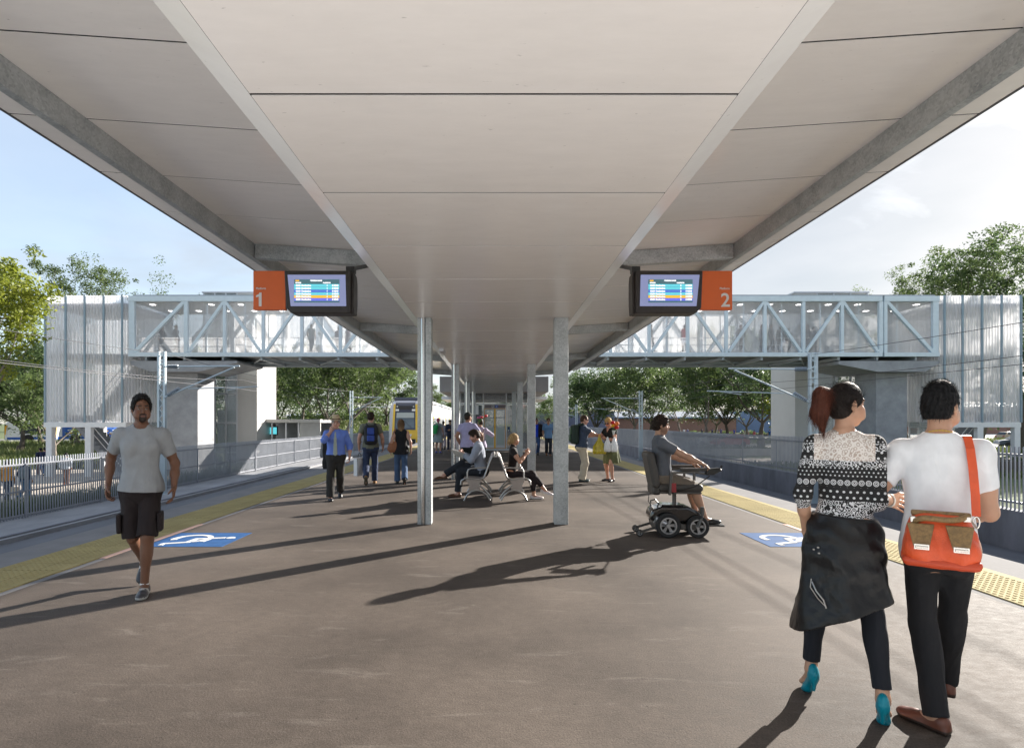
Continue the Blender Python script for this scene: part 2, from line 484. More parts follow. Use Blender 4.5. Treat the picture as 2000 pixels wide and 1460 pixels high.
def body_prims(K, sex, pose, h, fat=0., detail=True):
    M, w = K['M'], K['w']; P = []
    T = TORSO_M if sex == 'm' else TORSO_F
    P.append(loft(K['pel'], M, T, .02, fat))
    up = lambda v: K['w'](*v)
    for s, q in ((1, 'r'), (-1, 'l')):
        sh, el, wr = K['sh_' + q], K['el_' + q], K['wr_' + q]
        g = 1. if sex == 'm' else .82
        P.append(cap(w(s * .055, -.02, .50), sh, .05 * g, .05 * g, .05))
        P.append(ell(sh - M[2] * .005, np.array((.056, .058, .064)) * g, .04))
        P.append(cap(sh, el, (.050 + fat * .4) * g, (.041 + fat * .2) * g, .03))
        mid = sh + (el - sh) * .5
        P.append(ell(mid, np.array((.046, .047, .085)) * g, .05, frame_z(el - sh)))
        fo = unit(wr - el)
        P.append(cap(el, el + (wr - el) * .45, .042 * g, .041 * g, .03)); P.append(cap(el + (wr - el) * .4, wr, .040 * g, .0265 * g, .03))
        P += hand_prims(wr, fo, s, pose.get('grip_' + q, {}), h)
        hip, kn, an = K['hip_' + q], K['knee_' + q], K['ank_' + q]
        P.append(cap(hip, kn, .083 + fat * .25, .056, .04))
        P.append(ell(hip + M[1] * -.035 + M[2] * -.005, (.085 + fat * .4, .085, .1), .06))
        sd = unit(an - kn); bk = unit(np.cross(np.cross(sd, K['fM_' + q][1]), sd))
        P.append(cap(kn, an, .053, .036, .03))
        P.append(ell(kn + (an - kn) * .28 - bk * .018, (.047, .047, .115), .05, frame_z(sd)))
        fM = K['fM_' + q]
        P.append(cap(an - fM[2] * .02, an + fM[1] * .10 - fM[2] * .05, .036, .027, .03)); P.append(ell(an + fM[1] * .135 - fM[2] * .058, (.042, .06, .02), .03, fM))
        P.append(ell(an - fM[1] * .03 - fM[2] * .045, (.03, .035, .035), .02, fM))
    if sex == 'm':
        for s in (1, -1): P.append(ell(w(s * .075, .075, .37), (.07, .045, .06), .04, M))
    else:
        for s in (1, -1): P.append(ell(w(s * .068, .085, .325), (.058, .052, .058), .03, M))
    P.append(cap(K['neck'] - M[2] * .04, K['head'] - K['HM'][2] * .05 - K['HM'][1] * .02, .060 if sex == 'm' else .051, .054 if sex == 'm' else .046, .03))
    H, c = K['HM'], K['head']
    hp = lambda x, y, z: c + H.T @ np.array((x, y, z), float)
    g = 1. if sex == 'm' else .96
    P.append(ell(hp(0, -.012, .028), np.array((.075, .094, .092)) * g, .03, H))
    P.append(ell(hp(0, .028, -.045), np.array((.058, .062, .068)) * g, .03, H))
    P.append(ell(hp(0, .064, -.092), np.array((.026, .022, .022)) * g, .03, H))
    if detail:
        for s in (1, -1):
            P.append(ell(hp(s * .078 * g, -.012, -.004), np.array((.011, .022, .033)), .008, H))
            P.append(ell(hp(s * .045, .055, -.028), np.array((.022, .028, .022)), .03, H))
            P.append(cap(hp(s * .045, .070, -.062), hp(s * .056, .02, -.05), .018, .02, .03))
        P.append(cap(hp(-.034, .079, .030), hp(.034, .079, .030), .011, .011, .014))
        for s in (1, -1): P.append(ell(hp(s * .031, .103, .008), (.019, .02, .012), .01, H, sub=True))
        for s in (1, -1): P.append(ell(hp(s * .031, .074, .006), (.0135, .0135, .0125), .004, H))
        P.append(cap(hp(0, .086, .016), hp(0, .107, -.026), .008, .012, .014))
        for s in (1, -1): P.append(ell(hp(s * .013, .094, -.03), (.008, .011, .008), .008, H))
        P.append(cap(hp(-.02, .079, -.052), hp(.02, .079, -.052), .0085, .0085, .008))
        P.append(cap(hp(-.016, .078, -.063), hp(.016, .078, -.063), .009, .009, .006))
    else:
        P.append(cap(hp(0, .086, .016), hp(0, .107, -.026), .011, .014, .014))
        for s in (1, -1): P.append(ell(hp(s * .078 * g, -.012, -.004), np.array((.014, .024, .033)), .008, H))
    return P

def PMx(K, pose): return K['M']

def frame_z(d):
    d = unit(d); a = np.array((0, 1, 0.)) if abs(d[1]) < .9 else np.array((1, 0, 0.))
    x = unit(np.cross(a, d)); y = np.cross(d, x)
    return np.array((x, y, d))

def face_col(V, K, skin, look):
    q = (V - A3(K['head'])) @ A3(K['HM']).T
    x, y, z = np.abs(q[:, 0]), q[:, 1], q[:, 2]
    col = np.tile(A3(skin), (len(V), 1))
    red = np.array((1.12, .86, .82), f32)
    chk = np.exp(-(((x - .045) / .022) ** 2 + ((z + .03) / .022) ** 2)) * (y > .03)
    col *= 1 + (red - 1) * (chk * .5)[:, None]
    near = (np.linalg.norm(q, axis=1) < .16)
    def put(m, c, a=1.):
        m = m & near; col[m] = col[m] * (1 - a) + A3(c) * a
    beard = look.get('beard')
    if beard:
        kind, bc = beard
        if kind == 'full': put((z < -.028) & (z > -.13) & (y > -.01) & (np.hypot(x / .022, (z + .056) / .010) > 1), bc, .8)
        if kind == 'goatee': put((y > .05) & (np.hypot(x / .034, (z + .075) / .042) < 1) & (np.hypot(x / .022, (z + .056) / .012) > 1), bc, .92); put((y > .05) & (x < .03) & (np.abs(z + .041) < .006), bc, .9)
        if kind == 'stubble': put((z < -.03) & (z > -.13) & (y > -.01) & (np.hypot(x / .022, (z + .056) / .010) > 1), bc, .5)
    put((y > .055) & (x < .0205 - (np.abs(z + .0575) * .6)) & (z < -.048) & (z > -.0675), look.get('lip', [skin[0] * .95, skin[1] * .62, skin[2] * .6]))
    put((y > .05) & (x > .012) & (x < .052) & (np.abs(z - .034 + .12 * np.abs(x - .03)) < .006), look.get('brow', (.02, .014, .01)), .9)
    e = np.hypot((x - .031), (z - .006) * 1.5)
    ye = (y > .072)
    put(ye & (e < .0145) & (x > .014), [v * .45 for v in skin], .6)
    put(ye & (e < .0090) & (z < .010), look.get('sclera', (.28, .25, .23))); put(ye & (e < .0052), (.02, .012, .01))
    return col

SKINMAT = None
def vcolmat(kind):
    return VC[kind]

def fold_disp(amp, f, seed):
    def fn(P):
        Q = P * np.array((1.0, 1.0, .45), f32)
        a = nz(Q, f, seed); b = nz(Q, f * 2.3, seed + 3.1)
        return (amp * (a * .9 + .45 * b)).astype(f32)
    return fn

def plane_cut(p, n):
    p = A3(p); n = A3(unit(n))
    return lambda P: (P - p) @ n

def hair_strands(o, K, s, st, ha):
    """append fine tapered locks that follow the hair's fall to the hair mesh"""
    me = o.data; n = len(me.vertices)
    V = np.empty(n * 3, f32); me.vertices.foreach_get('co', V); V = V.reshape(-1, 3) / s
    N_ = np.empty(n * 3, f32); me.vertices.foreach_get('normal', N_); N_ = N_.reshape(-1, 3)
    Q = np.empty(len(me.loops), np.int32); me.loops.foreach_get('vertex_index', Q); Q = Q.reshape(-1, 4)
    C = np.empty(n * 4, f32); me.color_attributes['Col'].data.foreach_get('color', C); C = C.reshape(-1, 4)[:, :3]
    rng = np.random.default_rng(n); k = rng.integers(0, n, ha.get('strands', 2500))
    p, nn = V[k], N_[k]; q = (p - A3(K['head'])) @ A3(K['HM']).T
    ok = ~((q[:, 2] < -.05) & (nn[:, 2] < -.5)); p, nn, q, k = p[ok], nn[ok], q[ok], k[ok]; m = len(p)
    H = A3(K['HM']); dn = np.tile(A3((0, 0, -1)), (m, 1)); L = ha.get('slen', .022); lift = .35
    if st == 'pony':
        kn = A3((0, -.112, .045)); d = (kn - q) @ H; d[q[:, 1] < -.115] = dn[q[:, 1] < -.115] ; L = .055; lift = .07
    elif st in ('long', 'bob', 'bun'): d = dn - .3 * A3(H[1]); L = .05; lift = .07
    elif st in ('afro', 'curly'): d = rng.normal(size=(m, 3)); lift = 1.1; L = .013
    elif st == 'crop': d = dn * .55 + rng.normal(size=(m, 3)) * .25; d[q[:, 2] > .07] = -A3(H[1]) * .5 + A3((0, 0, .3)); lift = .55; L = .02
    else: d = dn - .6 * A3(H[1]) + rng.normal(size=(m, 3)) * .3; lift = .25
    d = d - nn * (d * nn).sum(1)[:, None]; d /= np.linalg.norm(d, axis=1)[:, None] + 1e-6
    d = d + nn * lift + rng.normal(size=(m, 3)) * .10; d /= np.linalg.norm(d, axis=1)[:, None]
    w = np.cross(d, nn); w /= np.linalg.norm(w, axis=1)[:, None] + 1e-6; w *= ha.get('sw', .0016)
    l = (L * (.5 + rng.random(m)))[:, None]
    b = p - nn * .002; tip = b + d * l + (dn * .12 * l)
    SV = np.stack([b - w, b + w, tip + w * .25, tip - w * .25], 1).reshape(-1, 3)
    sc = np.repeat(C[k] * (.55 + .9 * rng.random(m))[:, None], 4, 0)
    par, mt = o.parent, me.materials[0]; nm = o.name.split('.')[0]; bpy.data.objects.remove(o); bpy.data.meshes.remove(me)
    npmesh(nm, np.concatenate([V, SV]) * s, np.concatenate([Q, np.arange(4 * m).reshape(-1, 4) + n]), mt, par, True, col=np.concatenate([C, sc]))

def make_person(label, loc, head, H=1.75, sex='m', pose=None, look=None, h=.008, group=None, z0=0., name='person'):
    pose = pose or {}; look = look or {}
    K = skeleton(sex, pose); s = H / 1.75; fat = look.get('fat', 0.)
    detail = h < .0105
    skin = look.get('skin', (.42, .24, .16))
    col = None
    objs = []
    V, Q = mesh_sdf(body_prims(K, sex, pose, h, fat, detail), h)
    c = face_col(V, K, skin, look) if detail else np.tile(A3(skin), (len(V), 1))
    if look.get('nails'):
        for q in 'rl':
            d = V - A3(K['wr_' + q]); f = A3(unit(look.get('naildir', (0, 0, -1))))
            m = (np.linalg.norm(d, axis=1) < .19) & ((d @ f) > .146); c[m] = A3(look['nails'])
    body = npmesh(name, V * s, Q, VC['skin'], None, True, col=c)
    tag(body, label, 'person', group)
    body.location = (loc[0], loc[1], z0); body.rotation_euler = (0, 0, R(head))
    M, w = K['M'], K['w']
    T = TORSO_M if sex == 'm' else TORSO_F
    def add(nm, prims, colr, kind='cloth', cuts=(), disp=None, hh=None, colfn=None, lab=None, relax=1):
        V, Q = mesh_sdf(prims, hh or h, cuts, disp, relax=relax)
        c = np.tile(A3(colr), (len(V), 1)) if colfn is None else colfn(V)
        m = VC[kind] if isinstance(kind, str) else kind
        o = npmesh(nm, V * s, Q, m, body, True, col=c)
        if lab: o['label'] = lab
        return o
    # --- trousers / shorts
    tr = look.get('trousers')
    if tr:
        off = tr.get('off', .012); wst = tr.get('waist', .07); fl = tr.get('flare', .02)
        ln = tr.get('len', 1.92); ln = ln + .07 if ln > 1.93 else ln
        tp0 = look.get('tops', [{}])[0]
        if tp0.get('hem', 0) < 0: wst = min(wst, tp0['hem'] + .035)
        lf = loft(K['pel'], PMx(K, pose), [r for r in T if r[0] <= .2], .03, off + fat)
        wc = plane_cut(w(0, 0, wst), M[2])
        P = [Prim(lambda P, a=lf.fn, b=wc: np.maximum(a(P), b(P)), lf.c, lf.r, .03)]
        for q in 'rl':
            hip, kn, an = K['hip_' + q], K['knee_' + q], K['ank_' + q]
            a = tr.get('thigh', 0)
            if ln > 1.05:
                P.append(cap(hip, kn, .084 + off * .8 + fat * .25 + a, .056 + off, .05))
                e = kn + (an - kn) * (ln - 1)
                P.append(cap(kn, e, .056 + off, .043 + off + fl, .03, cut1=True))
                sd = unit(an - kn); bk = unit(np.cross(np.cross(sd, K['fM_' + q][1]), sd))
                P.append(ell(kn + (an - kn) * .28 - bk * .018, (.046 + off, .046 + off, .12), .05, frame_z(sd)))
            else:
                e = hip + (kn - hip) * ln
                P.append(cap(hip, e, .085 + off * .6 + a, .066 + off * .8 + fl, tr.get('k', .04), cut1=True))
            P.append(ell(hip + M[1] * -.035 - M[2] * .005, (.086 + off * .6, .087 + off * .8, .1), .06))
        cuts = [wc] if K['hip_r'][2] - K['knee_r'][2] > .25 else []
        o = add(tr.get('name', 'trousers'), P, tr['col'], tr.get('mat', 'denim'), cuts, fold_disp(tr.get('fold', .004), 20, 2.), colfn=tr.get('colfn'))
    sk = look.get('skirt')
    if sk:
        rows = [(sk['top'], *(sk['rt']), 0), (-.02, .188, .158, 0), ((sk['hem'] - .02) * .5, *(np.add(sk['rh'], (.20, .175)) * .5), 0), (sk['hem'], *sk['rh'], sk.get('cy', .0))]
        def dsp(P, a=sk.get('pleat', .008)):
            q = (P - A3(K['pel'])) @ A3(M).T; th = np.arctan2(q[:, 0], q[:, 1])
            return (a * np.sin(th * sk.get('np', 11) + 1.5 * np.sin(q[:, 2] * 5)) * np.clip(-q[:, 2] * 3 + .2, 0, 1.2) + .4 * a * nz(P, 25, 1)).astype(f32)
        cuts = [plane_cut(w(0, 0, sk['top']), M[2])]
        if sk.get('cut'): cuts.append(plane_cut(w(*sk['cut'][0]), sk['cut'][1]))
        add(sk.get('name', 'skirt'), [loft(K['pel'], M, rows, .02)], sk['col'], sk.get('mat', 'cloth'), cuts, dsp, colfn=sk.get('colfn'))
    # --- shirts and jackets
    for st in look.get('tops', []):
        off = st.get('off', .014); hem = st.get('hem', -.09); sl = st.get('sleeve', .55); hf = st.get('hemflare', .03)
        rows = []
        for r in T:
            if r[0] < -.1: continue
            k = max(0, min(1, (.2 - r[0]) / .3)); ease = st.get('ease', .0) * (1 - abs(r[0] - .15) / .5)
            rows.append((r[0], r[1] + hf * k + ease, r[2] + hf * k + ease, r[3]))
        if hem < -.1:
            rows.append((hem - .02, rows[0][1] + st.get('hemgrow', .01), rows[0][2] + st.get('hemgrow', .01), rows[0][3]))
        P = [loft(K['pel'], M, rows, .03, off + fat)]
        g = 1. if sex == 'm' else .85
        for sg, q in ((1, 'r'), (-1, 'l')):
            if q in st.get('noarm', ''): continue
            sh, el, wr = K['sh_' + q], K['el_' + q], K['wr_' + q]
            P.append(cap(w(sg * .06, -.02, .498), sh, .05 * g + off * .6, .052 * g + off * .8, .05))
            so = st.get('sleeveoff', .012)
            if sl > 0: P.append(ell(sh - M[2] * .005, np.array((.057, .059, .065)) * g + off * .7, .04))
            if sl <= 0: pass
            elif sl <= 1:
                se, sn = A3(sh + (el - sh) * sl), A3(unit(el - sh))
                e0 = ell(sh + (el - sh) * .42, np.array((.049, .050, .10)) * g + off * .9, .05, frame_z(el - sh))
                P.append(Prim(lambda P, f=e0.fn, se=se, sn=sn: np.maximum(f(P), (P - se) @ sn), e0.c, e0.r, .03))
                P.append(cap(sh, sh + (el - sh) * sl, .055 * g + off * .8, .05 * g + off * .6 + so, .03, cut1=True))
            else:
                P.append(cap(sh, el, .055 * g + off * .8, .046 * g + off * .8, .04))
                P.append(ell(sh + (el - sh) * .5, np.array((.047, .048, .09)) * g + off, .05, frame_z(el - sh)))
                P.append(ell(el, np.array((.047, .047, .05)) * g + off * .9, .04))
                P.append(cap(el, el + (wr - el) * (sl - 1), .047 * g + off * .8, .036 * g + off * .5 + so, .03, cut1=True))
        if sex == 'm':
            for sg in (1, -1): P.append(ell(w(sg * .075, .075, .37), (.07 + off * .7, .047 + off, .062 + off * .5), .05, M))
        else:
            for sg in (1, -1): P.append(ell(w(sg * .068, .085, .325), (.058 + off, .053 + off, .058 + off), .04, M))
        nr = st.get('neck', .066)
        rg = st.get('ring', nr + .004)
        if rg:
            NR = frame_z(.85 * M[2] + .42 * M[1])
            rc = A3(K['neck'] + M[1] * .014 - M[2] * st.get('ringdrop', .012))
            def ringf(P, c=rc, N=A3(NR), rg=rg):
                q = (P - c) @ N.T; return np.hypot((np.hypot(q[:, 0], q[:, 1] * 1.08) - rg) , q[:, 2] * .7) - .0085
            ringp = Prim(ringf, rc, rg + .02, 0)
        nk = cap(K['neck'] - M[2] * st.get('neckdrop', .03) + M[1] * .016, K['head'], nr, nr * .95)
        cuts = [(lambda P, f=nk.fn, g=ringp.fn: np.minimum(np.maximum(-f(P), -9), g(P))) if rg else (lambda P, f=nk.fn: -f(P))]
        if rg: P.append(ringp)
        if st.get('vneck'):
            vk = cap(w(0, .11, .555 - st['vneck']), w(0, .06, .58), .012, .075)
            cuts.append(lambda P, f=vk.fn: -f(P))
        hp, hn = w(0, 0, hem), -M[2]
        if st.get('hemtilt'): hn = hn + M[0] * st['hemtilt']
        cuts.append(plane_cut(hp, hn))
        if st.get('open'):    # open jacket front
            wd = st['open']
            cuts.append(lambda P, wd=wd: np.minimum(wd - np.abs((P - A3(K['pel'])) @ A3(M[0])), (P - A3(K['pel'])) @ A3(M[1]) - .02))
        add(st.get('name', 'shirt'), P, st.get('col', (.5, .5, .5)), st.get('mat', 'cloth'), cuts, (lambda P, fd=fold_disp(st.get('fold', .0045), st.get('ff', 17), st.get('seed', 0.)): fd(P) * np.clip((np.linalg.norm(P - A3(K['neck']), axis=1) - .10) / .14, 0, 1)), colfn=st.get('colfn') and (lambda V, f=st['colfn']: f(V, K)))
        if st.get('collar'):
            N_ = frame_z(.8 * M[2] + .2 * M[1] + .25 * M[1])
            def tor(P, c=A3(K['neck'] + M[1] * .012 - M[2] * .0), N=A3(N_)):
                q = (P - c) @ N.T; rr = np.hypot(q[:, 0], q[:, 1]) - .063
                return np.hypot(rr, np.maximum(np.abs(q[:, 2] - .006) - .014, 0)) - .008
            add('collar', [Prim(tor, K['neck'], .1, 0)], st['collar'], 'cloth')
    # --- shoes
    so = look.get('shoes')
    if so:
        for q in 'rl':
            an, fM = K['ank_' + q], K['fM_' + q]
            if so.get('heel'):
                P = [ell(an - fM[1] * .03 - fM[2] * .03, (.031, .04, .05), .02, fM), cap(an - fM[1] * .01 - fM[2] * .055, an + fM[1] * .10 - fM[2] * .085, .032, .03, .03), ell(an + fM[1] * .135 - fM[2] * .098, (.036, .062, .024), .03, fM)]
                P.append(cap(an - fM[1] * .052 - fM[2] * .05, an - fM[1] * .05 + A3((0, 0, -.143)), .02, .0105, .012, cut1=True))
                cuts = [plane_cut(an - fM[1] * .0 - fM[2] * -.012, fM[2] * 1 + fM[1] * .45)]
            else:
                b = so.get('bulk', 0.)
                P = [ell(an - fM[1] * .03 - fM[2] * .04, (.038 + b, .045 + b, .05), .02, fM), cap(an - fM[1] * .02 - fM[2] * .035, an + fM[1] * .10 - fM[2] * .052, .038 + b, .034 + b, .03), ell(an + fM[1] * .135 - fM[2] * .058, (.047 + b, .075 + b, .033 + b * .5), .03, fM), rbox(an + fM[1] * .055 - fM[2] * .068, (.04 + b, .125 + b, .016), .012, .02, fM)]
                cuts = [plane_cut(an - fM[2] * .079, -fM[2])]
                if so.get('low'): cuts.append(plane_cut(an + fM[2] * -.006, fM[2] + fM[1] * .06))
                else: cuts.append(plane_cut(an + fM[2] * .025, fM[2]))
            def cf(V, an=an, fM=fM):
                q_ = (V - A3(an)) @ A3(fM).T; c = np.tile(A3(so['col']), (len(V), 1))
                if so.get('sole') is not None: c[q_[:, 2] < -.058] = A3(so['sole'])
                if so.get('lace') is not None:
                    m = (np.abs(q_[:, 0]) < .016) & (q_[:, 1] > .02) & (q_[:, 1] < .11) & (q_[:, 2] > -.03); c[m] = A3(so['lace'])
                if so.get('tongue') is not None: c[q_[:, 2] > -.004] = A3(so['tongue'])
                if so.get('side') is not None:
                    m = (np.abs(q_[:, 1] - .045 - .5 * (q_[:, 2] + .03)) < .018) & (q_[:, 2] > -.056); c[m] = A3(so['side'])
                return c
            add(so.get('name', 'shoe'), P, so['col'], so.get('mat', 'leather'), cuts, None, min(h, .01), cf)
        if so.get('sock') is not None:
            for q in 'rl':
                an, kn = K['ank_' + q], K['knee_' + q]
                add('sock', [cap(an - (kn - an) * .05, an + (kn - an) * so.get('sockh', .12), .039, .041, .01, cut1=True)], so['sock'], 'cloth')
    # --- hair
    ha = look.get('hair')
    if ha:
        Hm, c0 = K['HM'], K['head']
        hp = lambda x, y, z: c0 + Hm.T @ np.array((x, y, z), float)
        g = 1. if sex == 'm' else .96
        st = ha.get('style', 'short'); o = ha.get('off', .012); P = [ell(hp(0, -.014, .032), np.array((.076, .093, .090)) * g + o, .02, Hm)]
        if st in ('short', 'curly', 'afro', 'crop'): P.append(ell(hp(0, -.055, -.02), np.array((.062, .05, .06)) + o * .8, .03, Hm))
        if ha.get('top'): P.append(ell(hp(0, ha.get('topy', .01), .075), (.062, .082, .045 + ha['top']), .03, Hm))
        face = ell(hp(0, ha.get('fy', .118), ha.get('fz', -.035)), (ha.get('fw', .085), .098, ha.get('fh', .105)), 0, Hm)
        facef = face.fn
        q0 = A3(c0); HmT = A3(Hm)
        nape = ha.get('nape', -.075); side = ha.get('side', -.02)
        def cut(P):
            q = (P - q0) @ HmT.T
            return np.maximum(-facef(P), (nape + np.clip((q[:, 1] + .05) * 2.2, 0, 1) * (side - nape)) - q[:, 2])
        if st in ('long', 'pony', 'bun', 'bob'):
            P.append(ell(hp(0, -.05, -.02), (.07, .058, .075), .04, Hm))
            face2 = ell(hp(0, .125, -.04), (.078, .105, .108), 0, Hm).fn
            def cut(P): 
                q = (P - q0) @ HmT.T
                ln = {'long': -9, 'pony': -.085, 'bun': -.085, 'bob': -.12}[st]
                c = np.maximum(-face2(P), ln + np.clip(q[:, 1] + .03, 0, 1) * .9 - q[:, 2]); return np.where(q[:, 1] < -.118, -1., c) if st == 'pony' else c
        if st == 'long':
            L = ha.get('len', .3)
            e = hp(0, -.085, -.02) + np.array((0, 0, -L)); P.append(cap(hp(0, -.06, -.02), e, .075, .05, .05, flat=(Hm[1], 1.7)))
            for sg in (1, -1): P.append(cap(hp(sg * .055, -.03, .0), hp(sg * .062, -.05, -.02) + np.array((0, 0, -L * .8)), .035, .022, .04))
        if st == 'pony':
            kn = hp(0, -.108, .045)
            P.append(cap(hp(0, -.08, .04), kn, .035, .026, .03))
            tail = ha.get('tail', [(0, -.16, .04), (0, -.185, -.03), (0, -.17, -.12)])
            pts = [kn] + [hp(*t) for t in tail]; rr = ha.get('tr', [.026, .046, .05, .012])
            for i in range(len(pts) - 1): P.append(cap(pts[i], pts[i + 1], rr[i], rr[i + 1], .03))
            colr = ha.get('tiecol')
        if st == 'bun':
            P.append(ell(hp(0, -.10, -.045), (.058, .045, .05), .015, Hm)); P.append(ell(hp(.0, -.075, -.085), (.04, .035, .03), .02, Hm))
        amp, fq = ha.get('amp', .0018), ha.get('fq', 60)
        if st in ('afro', 'curly'):
            dsp = lambda P: (amp * (nz(P, fq, 1.3) + .7 * nz(P, fq * 1.9, 4.))).astype(f32)
        else:
            def dsp(P):
                q = (P - q0) @ HmT.T; th = np.arctan2(q[:, 0], q[:, 1])
                u = th * 26 + 3 * np.sin(q[:, 2] * 22)
                return (amp * (np.sin(u) + .6 * np.sin(u * 2.3 + q[:, 2] * 60)) * (.4 + .6 * np.clip(np.hypot(q[:, 0], q[:, 1]) * 12, 0, 1))).astype(f32)
        def hc(V):
            c = np.tile(A3(ha['col']), (len(V), 1))
            if ha.get('col2') is not None:
                q = (V - q0) @ HmT.T; t = np.clip(.5 + .5 * np.sin(np.arctan2(q[:, 0], q[:, 1]) * 17 + q[:, 2] * 30), 0, 1) * np.clip((ha.get('zmid', 9.) - q[:, 2]) * 8, 0, 1)
                if ha.get('tailcol'): t = np.clip((-q[:, 1] - .10) * 22, 0, 1)
                c = c * (1 - t[:, None]) + A3(ha['col2']) * t[:, None]
            return c
        ho = add('hair', P, ha['col'], 'hair', [cut], dsp, colfn=hc, relax=0 if st in ('afro', 'curly') else 1)
        if detail and ha.get('strands', 2500): hair_strands(ho, K, s, st, ha)
        if st == 'pony' and ha.get('tiecol') is not None:
            add('hair_tie', [ell(hp(0, -.112, .047), (.03, .016, .03), 0, Hm)], ha['tiecol'], 'cloth', (), lambda P: (.004 * nz(P, 150, 1)).astype(f32))
    gl = look.get('glasses')
    if gl:
        Hm, c0 = K['HM'], K['head']; hp = lambda x, y, z: c0 + Hm.T @ np.array((x, y, z), float)
        P = [rbox(hp(sg * .032, .098, .004), (.026, .006, .019), .006, 0, Hm) for sg in (1, -1)] + [cap(hp(-.015, .10, .01), hp(.015, .10, .01), .0045, .0045, 0)] + [cap(hp(sg * .06, .095, .01), hp(sg * .08, -.01, .012), .004, .004, 0) for sg in (1, -1)]
        add('sunglasses', P, gl, 'leather', hh=.006)
    body['_k'] = 0
    del body['_k']
    return body, K, s, add
# ------------------------------------------------------------------ camera, light, sky
SUN_EL, SUN_AZ = R(20.0), math.atan2(.74, .673)
cam = bpy.data.cameras.new('camera')
camo = bpy.data.objects.new('camera', cam); COL.objects.link(camo)
camo.location = (0, 0, EYE); camo.rotation_euler = (R(90), 0, 0)
cam.sensor_width = 36; cam.lens = 36 * F_PX / 2000
cam.shift_x = 35 / 2000; cam.shift_y = 95 / 2000
cam.clip_start = .05; cam.clip_end = 3000
scene.camera = camo
wld = bpy.data.worlds.new('World'); scene.world = wld; wld.use_nodes = True
WN, WL = wld.node_tree.nodes, wld.node_tree.links
bg = WN['Background']
sky = WN.new('ShaderNodeTexSky'); sky.sky_type = 'NISHITA'; sky.sun_disc = False
sky.sun_elevation = SUN_EL; sky.sun_rotation = SUN_AZ; sky.air_density = 1.; sky.dust_density = .6; sky.ozone_density = 1.5
SKY_STR = .15
bg.inputs['Strength'].default_value = SKY_STR
tc = WN.new('ShaderNodeTexCoord')
sep = WN.new('ShaderNodeSeparateXYZ'); WL.new(tc.outputs['Generated'], sep.inputs[0])
mz = WN.new('ShaderNodeMath'); mz.operation = 'ADD'; mz.inputs[1].default_value = .12; WL.new(sep.outputs['Z'], mz.inputs[0])
mzc = WN.new('ShaderNodeMath'); mzc.operation = 'MAXIMUM'; mzc.inputs[1].default_value = .06; WL.new(mz.outputs[0], mzc.inputs[0])
dv = WN.new('ShaderNodeVectorMath'); dv.operation = 'DIVIDE'
cmb = WN.new('ShaderNodeCombineXYZ')
for i in (0, 1, 2): WL.new(mzc.outputs[0], cmb.inputs[i])
WL.new(tc.outputs['Generated'], dv.inputs[0]); WL.new(cmb.outputs[0], dv.inputs[1])
cn = WN.new('ShaderNodeTexNoise'); cn.inputs['Scale'].default_value = 1.1; cn.inputs['Detail'].default_value = 7; cn.inputs['Roughness'].default_value = .55; cn.inputs['Distortion'].default_value = .35
WL.new(dv.outputs[0], cn.inputs['Vector'])
cadd = WN.new('ShaderNodeMath'); cadd.operation = 'MULTIPLY_ADD'; cadd.inputs[1].default_value = .42   # more cloud on the sun's side
WL.new(sep.outputs['X'], cadd.inputs[0]); WL.new(cn.outputs['Fac'], cadd.inputs[2])
hz = WN.new('ShaderNodeMath'); hz.operation = 'MULTIPLY_ADD'; hz.inputs[1].default_value = -.42
WL.new(sep.outputs['Z'], hz.inputs[0]); WL.new(cadd.outputs[0], hz.inputs[2])
cr = WN.new('ShaderNodeValToRGB'); cr.color_ramp.elements[0].position = .12; cr.color_ramp.elements[1].position = .52
cr.color_ramp.elements[0].color = (0.6, 0.6, 0.6, 1); cr.color_ramp.elements[1].color = (.94, .94, .94, 1)
WL.new(hz.outputs[0], cr.inputs['Fac'])
cn2 = WN.new('ShaderNodeTexNoise'); cn2.inputs['Scale'].default_value = 2.6; cn2.inputs['Detail'].default_value = 6
WL.new(dv.outputs[0], cn2.inputs['Vector'])
ccol = WN.new('ShaderNodeValToRGB')
CLOUD = 1.68
ccol.color_ramp.elements[0].position = .3; ccol.color_ramp.elements[1].position = .7
ccol.color_ramp.elements[0].color = (.80 * CLOUD, .86 * CLOUD, .93 * CLOUD, 1); ccol.color_ramp.elements[1].color = (.95 * CLOUD, .985 * CLOUD, 1.04 * CLOUD, 1)
WL.new(cn2.outputs['Fac'], ccol.inputs['Fac'])
skm = WN.new('ShaderNodeVectorMath'); skm.operation = 'MULTIPLY'; skm.inputs[1].default_value = (1.0, 1.0, 1.0)
WL.new(sky.outputs[0], skm.inputs[0])
mix = WN.new('ShaderNodeMix'); mix.data_type = 'RGBA'
WL.new(cr.outputs['Color'], mix.inputs['Factor']); WL.new(skm.outputs[0], mix.inputs['A']); WL.new(ccol.outputs['Color'], mix.inputs['B'])
WL.new(mix.outputs['Result'], bg.inputs['Color'])
sl = bpy.data.lights.new('sun', 'SUN'); sl.energy = 5.0; sl.angle = R(.55); sl.color = (1, .935, .85)
so = bpy.data.objects.new('sun', sl); COL.objects.link(so)
sd = Vector((math.sin(SUN_AZ) * math.cos(SUN_EL), math.cos(SUN_AZ) * math.cos(SUN_EL), math.sin(SUN_EL)))
so.rotation_euler = sd.to_track_quat('Z', 'Y').to_euler(); so.location = (30, 30, 30)
vs_ = scene.view_settings; vs_.view_transform = 'Standard'; vs_.look = 'None'; vs_.gamma = 1; vs_.exposure = 1.5
scene.cycles.use_denoising = True
scene.cycles.max_bounces = 8; scene.cycles.diffuse_bounces = 5; scene.cycles.transparent_max_bounces = 24
